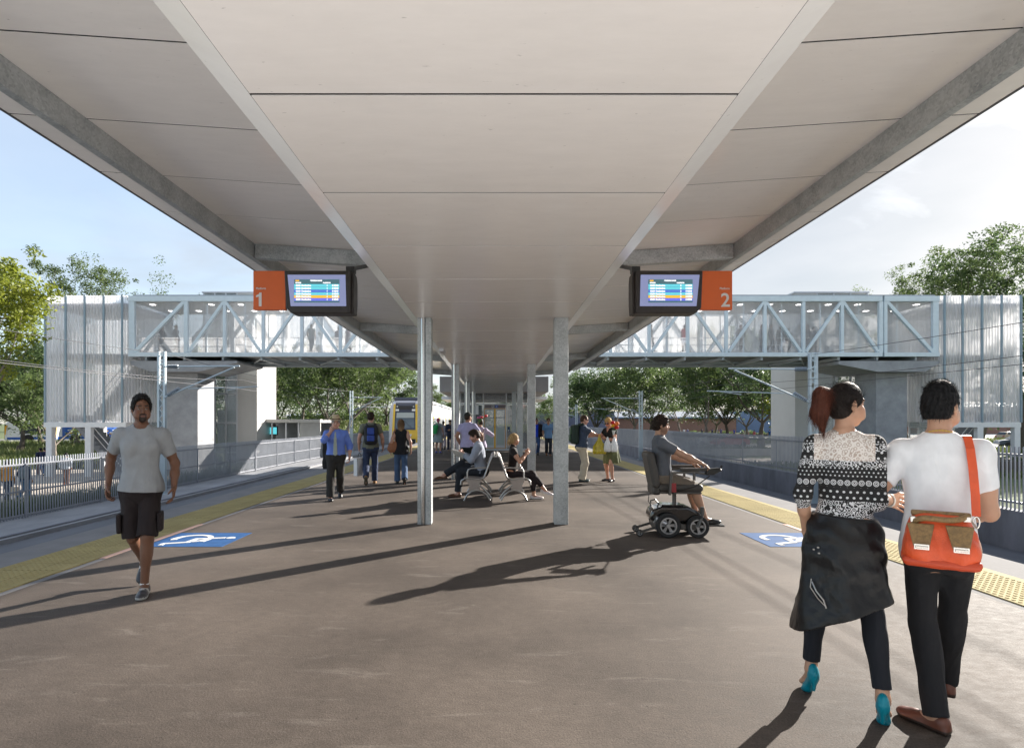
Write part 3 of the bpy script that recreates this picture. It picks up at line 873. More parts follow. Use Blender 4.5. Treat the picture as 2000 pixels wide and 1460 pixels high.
scene.cycles.sample_clamp_indirect = 6; scene.cycles.caustics_reflective = False; scene.cycles.caustics_refractive = False

# ------------------------------------------------------------------ materials
VC = {'skin': mat_vcol('skin', .48, .1, sss=.06), 'cloth': mat_vcol('cloth', .9, .25, 260, wrinkle=.36), 'denim': mat_vcol('denim', .88, .3, 320, wrinkle=.36), 'leather': mat_vcol('leather', .36, .12), 'hair': mat_vcol('hair', .62, .6, 130, spec=.22)}

def galv_mat():
    m, nt, b, N, L = newmat('galvanised_steel')
    tc = N.new('ShaderNodeTexCoord')
    v = N.new('ShaderNodeTexVoronoi'); v.inputs['Scale'].default_value = 55
    n = N.new('ShaderNodeTexNoise'); n.inputs['Scale'].default_value = 3.5; n.inputs['Detail'].default_value = 6
    L.new(tc.outputs['Object'], v.inputs['Vector']); L.new(tc.outputs['Object'], n.inputs['Vector'])
    bw = N.new('ShaderNodeRGBToBW'); L.new(v.outputs['Color'], bw.inputs[0])
    ad = N.new('ShaderNodeMath'); ad.operation = 'MULTIPLY_ADD'; ad.inputs[1].default_value = .55; L.new(bw.outputs[0], ad.inputs[0]); L.new(n.outputs['Fac'], ad.inputs[2])
    r = N.new('ShaderNodeValToRGB'); r.color_ramp.elements[0].position = .35; r.color_ramp.elements[1].position = 1.05
    r.color_ramp.elements[0].color = (.27, .295, .31, 1); r.color_ramp.elements[1].color = (.52, .55, .56, 1)
    L.new(ad.outputs[0], r.inputs['Fac']); L.new(r.outputs['Color'], b.inputs['Base Color'])
    mr = N.new('ShaderNodeMapRange'); mr.inputs['To Min'].default_value = .34; mr.inputs['To Max'].default_value = .6; L.new(bw.outputs[0], mr.inputs['Value']); L.new(mr.outputs['Result'], b.inputs['Roughness'])
    b.inputs['Metallic'].default_value = .4
    return m
GALV = galv_mat()

def asphalt_mat():
    m, nt, b, N, L = newmat('platform_asphalt')
    tc = N.new('ShaderNodeTexCoord')
    def noise(sc, det, mp=None, rough=.6, dist=0):
        n = N.new('ShaderNodeTexNoise'); n.inputs['Scale'].default_value = sc; n.inputs['Detail'].default_value = det; n.inputs['Roughness'].default_value = rough; n.inputs['Distortion'].default_value = dist
        src = tc.outputs['Object']
        if mp:
            q = N.new('ShaderNodeMapping'); q.inputs['Scale'].default_value = mp; q.inputs['Rotation'].default_value = (0, 0, R(18)); L.new(src, q.inputs['Vector']); src = q.outputs['Vector']
        L.new(src, n.inputs['Vector']); return n
    big = noise(.55, 5, None, .55); st = noise(2.4, 7, (.55, 2.2, 1), .68, .6); fine = noise(95, 3, None, .7); mid = noise(11, 6, (1, 1.5, 1), .72)
    r1 = N.new('ShaderNodeValToRGB'); e = r1.color_ramp.elements
    e[0].position = .32; e[1].position = .70; e[0].color = (.070, .058, .050, 1); e[1].color = (.142, .117, .099, 1)
    L.new(big.outputs['Fac'], r1.inputs['Fac'])
    # worn paler scuffs
    r2 = N.new('ShaderNodeValToRGB'); r2.color_ramp.elements[0].position = .575; r2.color_ramp.elements[1].position = .80
    r2.color_ramp.elements[0].color = (0, 0, 0, 1); r2.color_ramp.elements[1].color = (.55, .55, .55, 1)
    L.new(st.outputs['Fac'], r2.inputs['Fac'])
    m1 = N.new('ShaderNodeMix'); m1.data_type = 'RGBA'; L.new(r2.outputs['Color'], m1.inputs['Factor']); L.new(r1.outputs['Color'], m1.inputs['A']); m1.inputs['B'].default_value = (.25, .22, .195, 1)
    mr = N.new('ShaderNodeMapRange'); mr.inputs['From Min'].default_value = .25; mr.inputs['From Max'].default_value = .75; mr.inputs['To Min'].default_value = .62; mr.inputs['To Max'].default_value = 1.34; L.new(fine.outputs['Fac'], mr.inputs['Value'])
    mr2 = N.new('ShaderNodeMapRange'); mr2.inputs['From Min'].default_value = .3; mr2.inputs['From Max'].default_value = .7; mr2.inputs['To Min'].default_value = .84; mr2.inputs['To Max'].default_value = 1.14; L.new(mid.outputs['Fac'], mr2.inputs['Value'])
    mu = N.new('ShaderNodeMath'); mu.operation = 'MULTIPLY'; L.new(mr.outputs['Result'], mu.inputs[0]); L.new(mr2.outputs['Result'], mu.inputs[1])
    # small dark pits
    vo = N.new('ShaderNodeTexVoronoi'); vo.inputs['Scale'].default_value = 7.5; L.new(tc.outputs['Object'], vo.inputs['Vector'])
    pit = N.new('ShaderNodeMapRange'); pit.inputs['From Min'].default_value = .02; pit.inputs['From Max'].default_value = .07; pit.inputs['To Min'].default_value = .45; L.new(vo.outputs['Distance'], pit.inputs['Value'])
    mu2 = N.new('ShaderNodeMath'); mu2.operation = 'MULTIPLY'; L.new(mu.outputs[0], mu2.inputs[0]); L.new(pit.outputs['Result'], mu2.inputs[1])
    sc = N.new('ShaderNodeVectorMath'); sc.operation = 'SCALE'; L.new(m1.outputs['Result'], sc.inputs[0]); L.new(mu2.outputs[0], sc.inputs['Scale'])
    L.new(sc.outputs['Vector'], b.inputs['Base Color'])
    rr = N.new('ShaderNodeMapRange'); rr.inputs['To Min'].default_value = .62; rr.inputs['To Max'].default_value = .92; L.new(mid.outputs['Fac'], rr.inputs['Value']); L.new(rr.outputs['Result'], b.inputs['Roughness'])
    b.inputs['Specular IOR Level'].default_value = .14
    bp = N.new('ShaderNodeBump'); bp.inputs['Strength'].default_value = .35; bp.inputs['Distance'].default_value = .006
    ad = N.new('ShaderNodeMath'); ad.operation = 'MULTIPLY_ADD'; ad.inputs[1].default_value = .8; L.new(mid.outputs['Fac'], ad.inputs[0]); L.new(fine.outputs['Fac'], ad.inputs[2])
    L.new(ad.outputs[0], bp.inputs['Height']); L.new(bp.outputs['Normal'], b.inputs['Normal'])
    return m
ASPH = asphalt_mat()

def soffit_mat(name, c):
    """satin fibre-cement panel, faint drifting stains and small specks"""
    m, nt, b, N, L = newmat(name)
    tc = N.new('ShaderNodeTexCoord')
    q = N.new('ShaderNodeMapping'); q.inputs['Scale'].default_value = (1.0, 3.2, 1); L.new(tc.outputs['Object'], q.inputs['Vector'])
    n = N.new('ShaderNodeTexNoise'); n.inputs['Scale'].default_value = 2.6; n.inputs['Detail'].default_value = 9; n.inputs['Roughness'].default_value = .7; L.new(q.outputs['Vector'], n.inputs['Vector'])
    r = N.new('ShaderNodeValToRGB'); r.color_ramp.elements[0].position = .3; r.color_ramp.elements[1].position = .72
    r.color_ramp.elements[0].color = rgba([x * .955 for x in c]); r.color_ramp.elements[1].color = rgba([min(.95, x * 1.02) for x in c]); L.new(n.outputs['Fac'], r.inputs['Fac'])
    vo = N.new('ShaderNodeTexNoise'); vo.inputs['Scale'].default_value = 16; vo.inputs['Detail'].default_value = 5; L.new(q.outputs['Vector'], vo.inputs['Vector'])
    pit = N.new('ShaderNodeMapRange'); pit.inputs['From Min'].default_value = .71; pit.inputs['From Max'].default_value = .78; pit.inputs['To Min'].default_value = 1.; pit.inputs['To Max'].default_value = .62; L.new(vo.outputs['Fac'], pit.inputs['Value'])
    sc = N.new('ShaderNodeVectorMath'); sc.operation = 'SCALE'; L.new(r.outputs['Color'], sc.inputs[0]); L.new(pit.outputs['Result'], sc.inputs['Scale']); L.new(sc.outputs['Vector'], b.inputs['Base Color'])
    b.inputs['Roughness'].default_value = .24; b.inputs['Specular IOR Level'].default_value = .6
    return m
SOFF = soffit_mat('soffit_panel', (.93, .90, .88)); SOFF2 = soffit_mat('soffit_trim', (.94, .915, .90))
DARK = mat('dark_gap', (.03, .028, .026), .8)
BLACK = mat('black_plastic', (.012, .011, .011), .4)
BRONZE = mat('sign_housing', (.022, .016, .014), .45, var=.1, vs=8)
WHITE = mat('white_paint', (.78, .78, .79), .45, var=.05, vs=4)
PALEB = mat('pale_blue_steel', (.62, .71, .77), .42, var=.06, vs=2.5)
MULL = mat('blue_grey_steel', (.24, .32, .38), .4, var=.08)
PALE = mat('grey_white_paint', (.60, .61, .64), .5, var=.07, vs=3)
CONC = mat('concrete', (.30, .31, .33), .8, var=.22, vs=1.2, bump=.2, bs=35, detail=8)
CONCL = mat('pale_concrete', (.50, .49, .47), .8, var=.12, vs=1.4, bump=.15, bs=40, detail=8)
CONCD = mat('dark_concrete', (.165, .17, .195), .85, var=.3, vs=1.6, bump=.25, bs=30, detail=8, stretch=(1, 1, .35))
TRACK = mat('track_slab', (.13, .135, .15), .85, var=.22, vs=1.0, bump=.2, bs=25, detail=7, stretch=(2, .4, 1))
EDGE = mat('platform_edge', (.235, .228, .226), .9, var=.14, vs=2.0, bump=.12, bs=60, detail=7, spec=.08)
RAIL = mat('rail_steel', (.15, .12, .10), .45, metal=.7, var=.2)
PATH = mat('path_paving', (.52, .45, .38), .8, var=.12, vs=1.2, detail=6)
BOUNCE = mat('unseen_bounce_floor', (.74, .735, .73), .8, var=.06, vs=1.5)  # added pale surface for unseen floors that throw light up to the soffit
ROAD = mat('road', (.30, .285, .27), .8, var=.12, vs=1)
BLUEP = mat('blue_paint', (.035, .10, .25), .8, spec=.12, var=.22, vs=9, detail=8)
WHITP = mat('white_marking', (.62, .62, .62), .8, spec=.12, var=.12, vs=14, detail=8)
PINK = mat('pale_red_line', (.55, .34, .27), .7, var=.15, vs=12)
ORANGE = mat('orange_sign', (.62, .11, .015), .5, var=.04, vs=6)
SIGNW = mat('sign_lettering', (.62, .60, .58), .5)

def glass_mat(name, tint, alpha, rough=.05):
    m, nt, b, N, L = newmat(name)
    b.inputs['Base Color'].default_value = rgba(tint); b.inputs['Roughness'].default_value = rough; b.inputs['Specular IOR Level'].default_value = .8
    tr = N.new('ShaderNodeBsdfTransparent'); mx = N.new('ShaderNodeMixShader'); mx.inputs[0].default_value = alpha
    L.new(tr.outputs[0], mx.inputs[1]); L.new(b.outputs[0], mx.inputs[2]); L.new(mx.outputs[0], N['Material Output'].inputs['Surface'])
    return m
GLASS = glass_mat('clear_glass', (.45, .52, .53), .38)
GLASSD = glass_mat('grey_glass', (.20, .23, .25), .62)
GLASSL = glass_mat('frosted_glass', (.42, .50, .49), .86, .3)

def perf_mat(name, col, alpha, axis='x', period=.30, depth=.18, hole=.035):
    """perforated sheet: a mesh of round holes; alpha is the closed share"""
    m, nt, b, N, L = newmat(name)
    b.inputs['Base Color'].default_value = rgba(col); b.inputs['Roughness'].default_value = .5
    tc = N.new('ShaderNodeTexCoord'); sp = N.new('ShaderNodeSeparateXYZ'); L.new(tc.outputs['Object'], sp.inputs[0])
    n = N.new('ShaderNodeTexNoise'); n.inputs['Scale'].default_value = 1.; n.noise_dimensions = '1D' if False else '3D'; n.inputs['Detail'].default_value = 3
    mp = N.new('ShaderNodeMapping'); mp.inputs['Scale'].default_value = (7, 7, .05); L.new(tc.outputs['Object'], mp.inputs['Vector']); L.new(mp.outputs['Vector'], n.inputs['Vector'])
    mr = N.new('ShaderNodeMapRange'); mr.inputs['From Min'].default_value = .3; mr.inputs['From Max'].default_value = .7; mr.inputs['To Min'].default_value = max(0, alpha - depth); mr.inputs['To Max'].default_value = min(1, alpha + depth); L.new(n.outputs['Fac'], mr.inputs['Value'])
    # the holes themselves
    hx = N.new('ShaderNodeMath'); hx.operation = 'SINE'; mx_ = N.new('ShaderNodeMath'); mx_.operation = 'MULTIPLY'; mx_.inputs[1].default_value = math.pi / hole; L.new(sp.outputs['X'], mx_.inputs[0]); L.new(mx_.outputs[0], hx.inputs[0])
    hz_ = N.new('ShaderNodeMath'); hz_.operation = 'SINE'; mz_ = N.new('ShaderNodeMath'); mz_.operation = 'MULTIPLY'; mz_.inputs[1].default_value = math.pi / hole; L.new(sp.outputs['Z'], mz_.inputs[0]); L.new(mz_.outputs[0], hz_.inputs[0])
    hm = N.new('ShaderNodeMath'); hm.operation = 'MULTIPLY'; L.new(hx.outputs[0], hm.inputs[0]); L.new(hz_.outputs[0], hm.inputs[1])
    ad = N.new('ShaderNodeMath'); ad.operation = 'MULTIPLY_ADD'; ad.inputs[1].default_value = .28; ad.use_clamp = True; L.new(hm.outputs[0], ad.inputs[0]); L.new(mr.outputs['Result'], ad.inputs[2])
    tr = N.new('ShaderNodeBsdfTransparent'); mx = N.new('ShaderNodeMixShader')
    tl = N.new('ShaderNodeBsdfTranslucent'); tl.inputs['Color'].default_value = rgba(col); m2 = N.new('ShaderNodeMixShader'); m2.inputs[0].default_value = .6
    L.new(b.outputs[0], m2.inputs[1]); L.new(tl.outputs[0], m2.inputs[2])
    L.new(ad.outputs[0], mx.inputs[0]); L.new(tr.outputs[0], mx.inputs[1]); L.new(m2.outputs[0], mx.inputs[2]); L.new(mx.outputs[0], N['Material Output'].inputs['Surface'])
    return m
PERF = perf_mat('perforated_screen', (.88, .88, .90), .62, depth=.05)
PERFB = perf_mat('bridge_mesh', (.88, .88, .90), .50, depth=.05)

def leaf_mat(name, c1, c2, c3, transl=.35):
    m, nt, b, N, L = newmat(name)
    tc = N.new('ShaderNodeTexCoord'); n = N.new('ShaderNodeTexNoise'); n.inputs['Scale'].default_value = .7; n.inputs['Detail'].default_value = 6; n.inputs['Roughness'].default_value = .8
    L.new(tc.outputs['Object'], n.inputs['Vector'])
    r = N.new('ShaderNodeValToRGB'); e = r.color_ramp.elements; e[0].position = .32; e[1].position = .68; e[0].color = rgba(c1); e[1].color = rgba(c3); k = e.new(.5); k.color = rgba(c2)
    L.new(n.outputs['Fac'], r.inputs['Fac'])
    L.new(r.outputs['Color'], b.inputs['Base Color']); b.inputs['Roughness'].default_value = .5; b.inputs['Specular IOR Level'].default_value = .35
    tl = N.new('ShaderNodeBsdfTranslucent'); L.new(r.outputs['Color'], tl.inputs['Color'])
    mx = N.new('ShaderNodeMixShader'); mx.inputs[0].default_value = transl; L.new(b.outputs[0], mx.inputs[1]); L.new(tl.outputs[0], mx.inputs[2]); L.new(mx.outputs[0], N['Material Output'].inputs['Surface'])
    return m
LEAF = leaf_mat('gum_leaves', (.055, .085, .035), (.105, .15, .05), (.17, .22, .07), .55)
LEAFD = leaf_mat('dark_leaves', (.038, .066, .03), (.075, .118, .045), (.13, .18, .06), .5)
LEAFY = leaf_mat('yellow_green_leaves', (.11, .15, .02), (.20, .24, .03), (.32, .33, .05), .45)
BARK = mat('bark', (.20, .17, .145), .9, var=.4, vs=2.5, bump=.5, bs=12, stretch=(1, 1, .3))
BARKD = mat('dark_bark', (.085, .07, .055), .9, var=.4, vs=2.5, bump=.5, bs=12, stretch=(1, 1, .3))

def ground_mat():
    m, nt, b, N, L = newmat('grassy_ground')
    tc = N.new('ShaderNodeTexCoord')
    n = N.new('ShaderNodeTexNoise'); n.inputs['Scale'].default_value = .25; n.inputs['Detail'].default_value = 9; n.inputs['Roughness'].default_value = .75; L.new(tc.outputs['Object'], n.inputs['Vector'])
    r = N.new('ShaderNodeValToRGB'); e = r.color_ramp.elements; e[0].position = .32; e[1].position = .72; e[0].color = (.05, .085, .025, 1); e[1].color = (.22, .20, .085, 1); k = e.new(.52); k.color = (.10, .135, .04, 1)
    L.new(n.outputs['Fac'], r.inputs['Fac']); L.new(r.outputs['Color'], b.inputs['Base Color']); b.inputs['Roughness'].default_value = .95
    return m
GRND = ground_mat()
GRASS = leaf_mat('grass_blades', (.06, .10, .03), (.13, .17, .05), (.26, .24, .10), .3)
GRASSD = leaf_mat('dark_grass_blades', (.045, .075, .03), (.10, .125, .055), (.20, .20, .12), .3)  # darker, greyer green for the tall grass by the fence
# ------------------------------------------------------------------ ground
def X_at(px, Y): return (px - VX) * Y / F_PX
def Z_at(py, Y): return EYE + (VY - py) * Y / F_PX
def sstep(a, b, x): t = np.clip((x - a) / (b - a), 0, 1); return t * t * (3 - 2 * t)
def ground_z(X, Y):
    X = np.asarray(X, float); Y = np.asarray(Y, float)
    left = -1.16 + (-1.87 + 1.16) * sstep(13.2, 16.2, -X)
    left = left + (.50 * sstep(44, 62, Y)) * sstep(13.2, 17, -X)
    right = -1.17 + (-1.42 + 1.17) * sstep(11.4, 14, X)
    z = np.where(X < 0, left, right)
    m = np.exp(-((X + 26) / 15.) ** 2 - ((Y - 98) / 26.) ** 2)
    return z + 2.9 * m * sstep(60, 80, Y)
gx = np.unique(np.concatenate([np.linspace(-900, -80, 14), np.linspace(-80, -20, 31), np.linspace(-20, -11, 28), np.linspace(-11, 11, 6), np.linspace(11, 16, 15), np.linspace(16, 80, 20), np.linspace(80, 900, 14)]))
gy = np.unique(np.concatenate([np.linspace(-60, 20, 9), np.linspace(20, 140, 61), np.linspace(140, 1200, 16)]))
GX, GY = np.meshgrid(gx, gy, indexing='ij')
GV = np.stack([GX, GY, ground_z(GX, GY)], -1).reshape(-1, 3)
ii = np.arange(len(gx) - 1)[:, None] * len(gy) + np.arange(len(gy) - 1)[None]
GQ = np.stack([ii, ii + len(gy), ii + len(gy) + 1, ii + 1], -1).reshape(-1, 4)
tag(npmesh('ground', GV, GQ, GRND), kind='structure')

def sheet(name, x0, x1, y0, y1, z, m, t=.05):
    return tag(MB().box((x0, y0, z - t), (x1, y1, z)).build(name, m), kind='structure')
# platform
tag(MB().box((-4.42, 2.3, -.3), (4.38, 104, 0)).build('platform', ASPH), kind='structure')
tag(MB().box((-4.42, -40, -.3), (4.38, 2.294, 0)).build('unseen_bounce_platform', BOUNCE), kind='structure')  # platform behind the view, made pale to bounce light onto the soffit
tag(MB().box((11.3, -60, -.6), (70, 11.5, -.32)).build('unseen_bounce_apron', BOUNCE), kind='structure')  # added slab out of view on the right, brightens the soffit from below
tag(MB().box((-70, -60, -1.4), (-13.0, 13.0, -1.0)).build('unseen_bounce_apron', BOUNCE), kind='structure')  # left counterpart, unseen and added only to reflect light under the canopy
pe = MB()
for s in (-1, 1):
    a, b = (-5.83, -5.245) if s < 0 else (5.22, 5.81)
    for k in range(56):
        pe.box((a, -7 + 2 * k, -1.3), (b, -7 + 2 * k + 1.994, 0.0))
    a, b = (-5.245, -4.42) if s < 0 else (4.38, 5.22)
    pe.box((a, -7, -.3), (b, 104, -.004))
tag(pe.build('platform_edge', EDGE), kind='structure')
def tactile_mat():
    m, nt, b, N, L = newmat('tactile_paving_yellow')
    tc = N.new('ShaderNodeTexCoord')
    br = N.new('ShaderNodeTexBrick'); br.offset = 0; br.inputs['Scale'].default_value = 1; br.inputs['Brick Width'].default_value = .3; br.inputs['Row Height'].default_value = .3; br.inputs['Mortar Size'].default_value = .004
    br.inputs['Color1'].default_value = (.40, .325, .145, 1); br.inputs['Color2'].default_value = (.44, .36, .17, 1); br.inputs['Mortar'].default_value = (.22, .18, .08, 1)
    L.new(tc.outputs['Object'], br.inputs['Vector'])
    n = N.new('ShaderNodeTexNoise'); n.inputs['Scale'].default_value = 2.2; n.inputs['Detail'].default_value = 7; L.new(tc.outputs['Object'], n.inputs['Vector'])
    mr = N.new('ShaderNodeMapRange'); mr.inputs['To Min'].default_value = .72; mr.inputs['To Max'].default_value = 1.2; L.new(n.outputs['Fac'], mr.inputs['Value'])
    sc = N.new('ShaderNodeVectorMath'); sc.operation = 'SCALE'; L.new(br.outputs['Color'], sc.inputs[0]); L.new(mr.outputs['Result'], sc.inputs['Scale']); L.new(sc.outputs['Vector'], b.inputs['Base Color'])
    b.inputs['Roughness'].default_value = .85; b.inputs['Specular IOR Level'].default_value = .1
    return m
TACT = tactile_mat()
def tactile(x0, x1, label):
    m = MB(); m.box((x0, -6.9, -.02), (x1, 103, .006))
    t = m.build('tactile_paving', TACT)
    # raised domes where they can be seen
    pts = [(x0 + .045 + i * .0635, 2.2 + j * .0635) for j in range(200) for i in range(int((x1 - x0 - .05) / .0635))]
    V = []; Q = []
    n = 6
    base = np.array([[math.cos(2 * math.pi * i / n), math.sin(2 * math.pi * i / n)] for i in range(n)])
    for px, py in pts:
        o = len(V)
        V += [(px + .019 * c, py + .019 * s_, .0062) for c, s_ in base] + [(px + .012 * c, py + .012 * s_, .0115) for c, s_ in base]
        Q += [(o + i, o + (i + 1) % n, o + n + (i + 1) % n, o + n + i) for i in range(n)] + [(o + n, o + n + 1, o + n + 2, o + n + 3), (o + n, o + n + 3, o + n + 4, o + n + 5)]
    npmesh('dome', np.array(V), np.array(Q), TACT, t, False)['kind'] = 'stuff'
    tag(t, label, 'tactile strip')
tactile(-5.245, -4.52, 'yellow tactile paving strip along the shaded platform edge on the train side')
tactile(4.48, 5.22, 'sunlit yellow tactile paving strip along the platform edge beside the concrete retaining wall')
# floor markings
def flat(name, polys, z, m, t=.003):
    mb = MB()
    for p in polys: mb.prism(p, z - t, z, 'z')
    return mb.build(name, m)
def arc_poly(cx, cy, r, w, a0, a1, n=26):
    A = [a0 + (a1 - a0) * i / n for i in range(n + 1)]
    return [[(cx + (r - w / 2) * math.cos(A[i]), cy + (r - w / 2) * math.sin(A[i])), (cx + (r + w / 2) * math.cos(A[i]), cy + (r + w / 2) * math.sin(A[i])), (cx + (r + w / 2) * math.cos(A[i + 1]), cy + (r + w / 2) * math.sin(A[i + 1])), (cx + (r - w / 2) * math.cos(A[i + 1]), cy + (r - w / 2) * math.sin(A[i + 1]))] for i in range(n)]
def stroke(p, q, w):
    d = Vector(q) - Vector(p); d = Vector((-d.y, d.x)).normalized() * w / 2
    return [(p[0] - d.x, p[1] - d.y), (q[0] - d.x, q[1] - d.y), (q[0] + d.x, q[1] + d.y), (p[0] + d.x, p[1] + d.y)]
def disc(cx, cy, r, n=20): return [(cx + r * math.cos(2 * math.pi * i / n), cy + r * math.sin(2 * math.pi * i / n)) for i in range(n)]
def access_polys(u0, v0, s):
    """wheelchair symbol, person upright along +u, wheel toward +v; unit square scaled by s"""
    P = lambda u, v: (u0 + u * s, v0 + v * s)
    po = []
    po += arc_poly(*P(.36, .55), .235 * s, .075 * s, R(-62), R(205))      # wheel
    po.append(disc(*P(.88, .60), .062 * s))                                # head
    po.append(stroke(P(.80, .60), P(.42, .52), .078 * s))                  # back
    po.append(stroke(P(.62, .58), P(.60, .34), .06 * s))                   # arm
    po.append(stroke(P(.44, .55), P(.42, .28), .075 * s))                  # thigh
    po.append(stroke(P(.44, .30), P(.14, .20), .075 * s))                  # shin
    po.append(stroke(P(.15, .215), P(.17, .10), .06 * s))                   # foot
    return po
def marking(x0, y0, label):
    b = flat('accessible_space_marking', [[(x0, y0), (x0 + 1.0, y0), (x0 + 1.0, y0 + .90), (x0, y0 + .90)]], .004, BLUEP)
    f = flat('wheelchair_symbol', [], .0075, WHITP)
    bpy.data.objects.remove(f)
    mb = MB()
    for i, p in enumerate(access_polys(x0 + .03, y0 - .03, .95)): mb.prism(p, .0045, .0075 + .00005 * i, 'z')
    mb.build('wheelchair_symbol', WHITP, b)
    tag(b, label, 'floor marking')
marking(-4.40, 7.16, 'blue painted square with white wheelchair symbol on the floor behind the walking man in shorts')
marking(3.45, 7.16, 'blue painted square with white wheelchair symbol on the floor beside the woman in teal heels')
tag(flat('boarding_line', [[(-4.515, 6.55), (-4.435, 6.55), (-4.435, 8.75), (-4.515, 8.75)]], .0035, PINK), 'pale red painted line beside the shaded yellow strip, next to the man in shorts', 'floor line')
tag(flat('boarding_line', [[(4.395, 6.55), (4.475, 6.55), (4.475, 8.75), (4.395, 8.75)]], .0035, PINK), 'pale red painted line beside the sunlit yellow strip, next to the patterned top woman', 'floor line')
# track beds
sheet('track_bed', -10.75, -5.84, -20, 160, -1.12, TRACK, .2)
sheet('track_bed', 5.82, 10.86, -20, 160, -1.12, TRACK, .2)
tag(MB().box((-12.95, -20, -1.25), (-10.75, 160, -1.02)).build('trackside_path', mat('trackside_concrete', (.26, .265, .28), .85, var=.25, vs=1., bump=.2, bs=30, detail=8, stretch=(1, .5, 1))), kind='structure')
for s, cx in ((0, -8.35), (0, 8.35)):
    for g in (-.535, .535):
        m = MB(); m.box((cx + g - .035, -20, -1.12), (cx + g + .035, 160, -.96)); m.box((cx + g - .06, -20, -1.12), (cx + g + .06, 160, -1.10))
        tag(m.build('rail', RAIL), kind='structure')
drn = MB()
for x in (-10.95,): drn.box((x - .05, -20, -1.03), (x + .05, 160, -.985))
tag(drn.build('kerb', CONCD), kind='structure')
# left path and bus road, right path and car park
sheet('path', -62, -16.4, 24.5, 41.5, -1.83, PATH, .1)
sheet('road', -140, -42, 80, 100, -1.32, ROAD, .1)
sheet('path', 12.6, 70, 41, 47.5, -1.40, PATH, .1)
sheet('car_park', 16, 160, 96, 150, -1.36, mat('car_park_asphalt', (.42, .40, .37), .85, var=.12, vs=.6), .1)
sheet('car_park', 18, 120, 64, 80, -1.37, mat('car_park_road', (.40, .38, .35), .85, var=.12, vs=.6), .1)

# ------------------------------------------------------------------ fences, retaining wall
FENC = mat('galvanised_palings', (.27, .285, .32), .5, metal=.15, var=.12, vs=1.5)
def fence(x, y0, y1, z0, z1, sp, label, pw=.026):
    f = empty('palisade_fence', (x, y0, z0), 0, label, 'fence')
    n = int((y1 - y0) / sp); m = MB()
    H = z1 - z0
    for k in range(n):
        y = k * sp
        m.add([(-.012, y, 0), (.012, y, 0), (.012, y + pw, 0), (-.012, y + pw, 0), (-.012, y, H - .02), (.012, y, H - .02), (.012, y + pw, H - .02), (-.012, y + pw, H - .02), (0, y + pw / 2, H)],
              [(0, 1, 5, 4), (1, 2, 6, 5), (2, 3, 7, 6), (3, 0, 4, 7), (4, 5, 8), (5, 6, 8), (6, 7, 8), (7, 4, 8)])
    p = m.build('palings', FENC, f, fixn=False)
    for z in (.14, H - .20):
        MB().box((.014, 0, z), (.05, y1 - y0, z + .045)).build('rail', FENC, f)
    if H > 1.6: MB().box((.014, 0, H * .46), (.05, y1 - y0, H * .46 + .04)).build('rail', FENC, f)
    for k in range(int((y1 - y0) / 3.0)):
        MB().box((.052, k * 3.0 + .5, -.1), (.09, k * 3.0 + .54, H - .16)).build('post', FENC, f)
    return f
fence(-12.74, 9, 96, -1.10, .60, .098, 'long silver palisade fence between the shaded track and the lower path with grass')
fence(11.0, 7, 96, -.30, 1.05, .098, 'long silver palisade fence standing on the dark concrete retaining wall')
w_ = MB(); w_.box((10.88, 2, -1.3), (11.18, 100, -.29)).build
wall = w_.build('retaining_wall', CONCD)
tag(wall, 'dark grey concrete retaining wall carrying the silver fence beside the empty track', 'wall')
lw = MB(); lw.box((13.5, 51.5, -1.5), (44, 51.9, -.80))
tag(lw.build('garden_wall', CONCL), 'low pale concrete wall behind the palings, across the path from the lift', 'wall')

# ------------------------------------------------------------------ platform canopy
CAN0, CAN1 = -7.0, 30.6
can = empty('platform_canopy', (0, 8.8, 0), 0, 'pale panelled platform canopy with steel edge beams on two rows of columns', 'canopy')
def LY(y): return y - 8.8
HB = EYE + 1.60; HI, HO, XI, XO = EYE + 2.593, EYE + 2.797, 1.36, 4.389
def wing_h(x): return HI + (HO - HI) * (x - XI) / (XO - XI)
ys = [2.80 - 1.2 * 8 + 1.2 * k for k in range(40)]
ys = [y for y in ys if CAN0 <= y <= CAN1]; ys = [CAN0] + ys + [CAN1]
m = MB()
for a, b in zip(ys[:-1], ys[1:]): m.box((-1.19, LY(a) + .012, HB), (1.19, LY(b) - .012, HB + .006))
m.build('centre_soffit', SOFF, can)
MB().box((-1.2, LY(CAN0), HB + .009), (1.2, LY(CAN1), HB + .05)).build('backing', DARK, can)
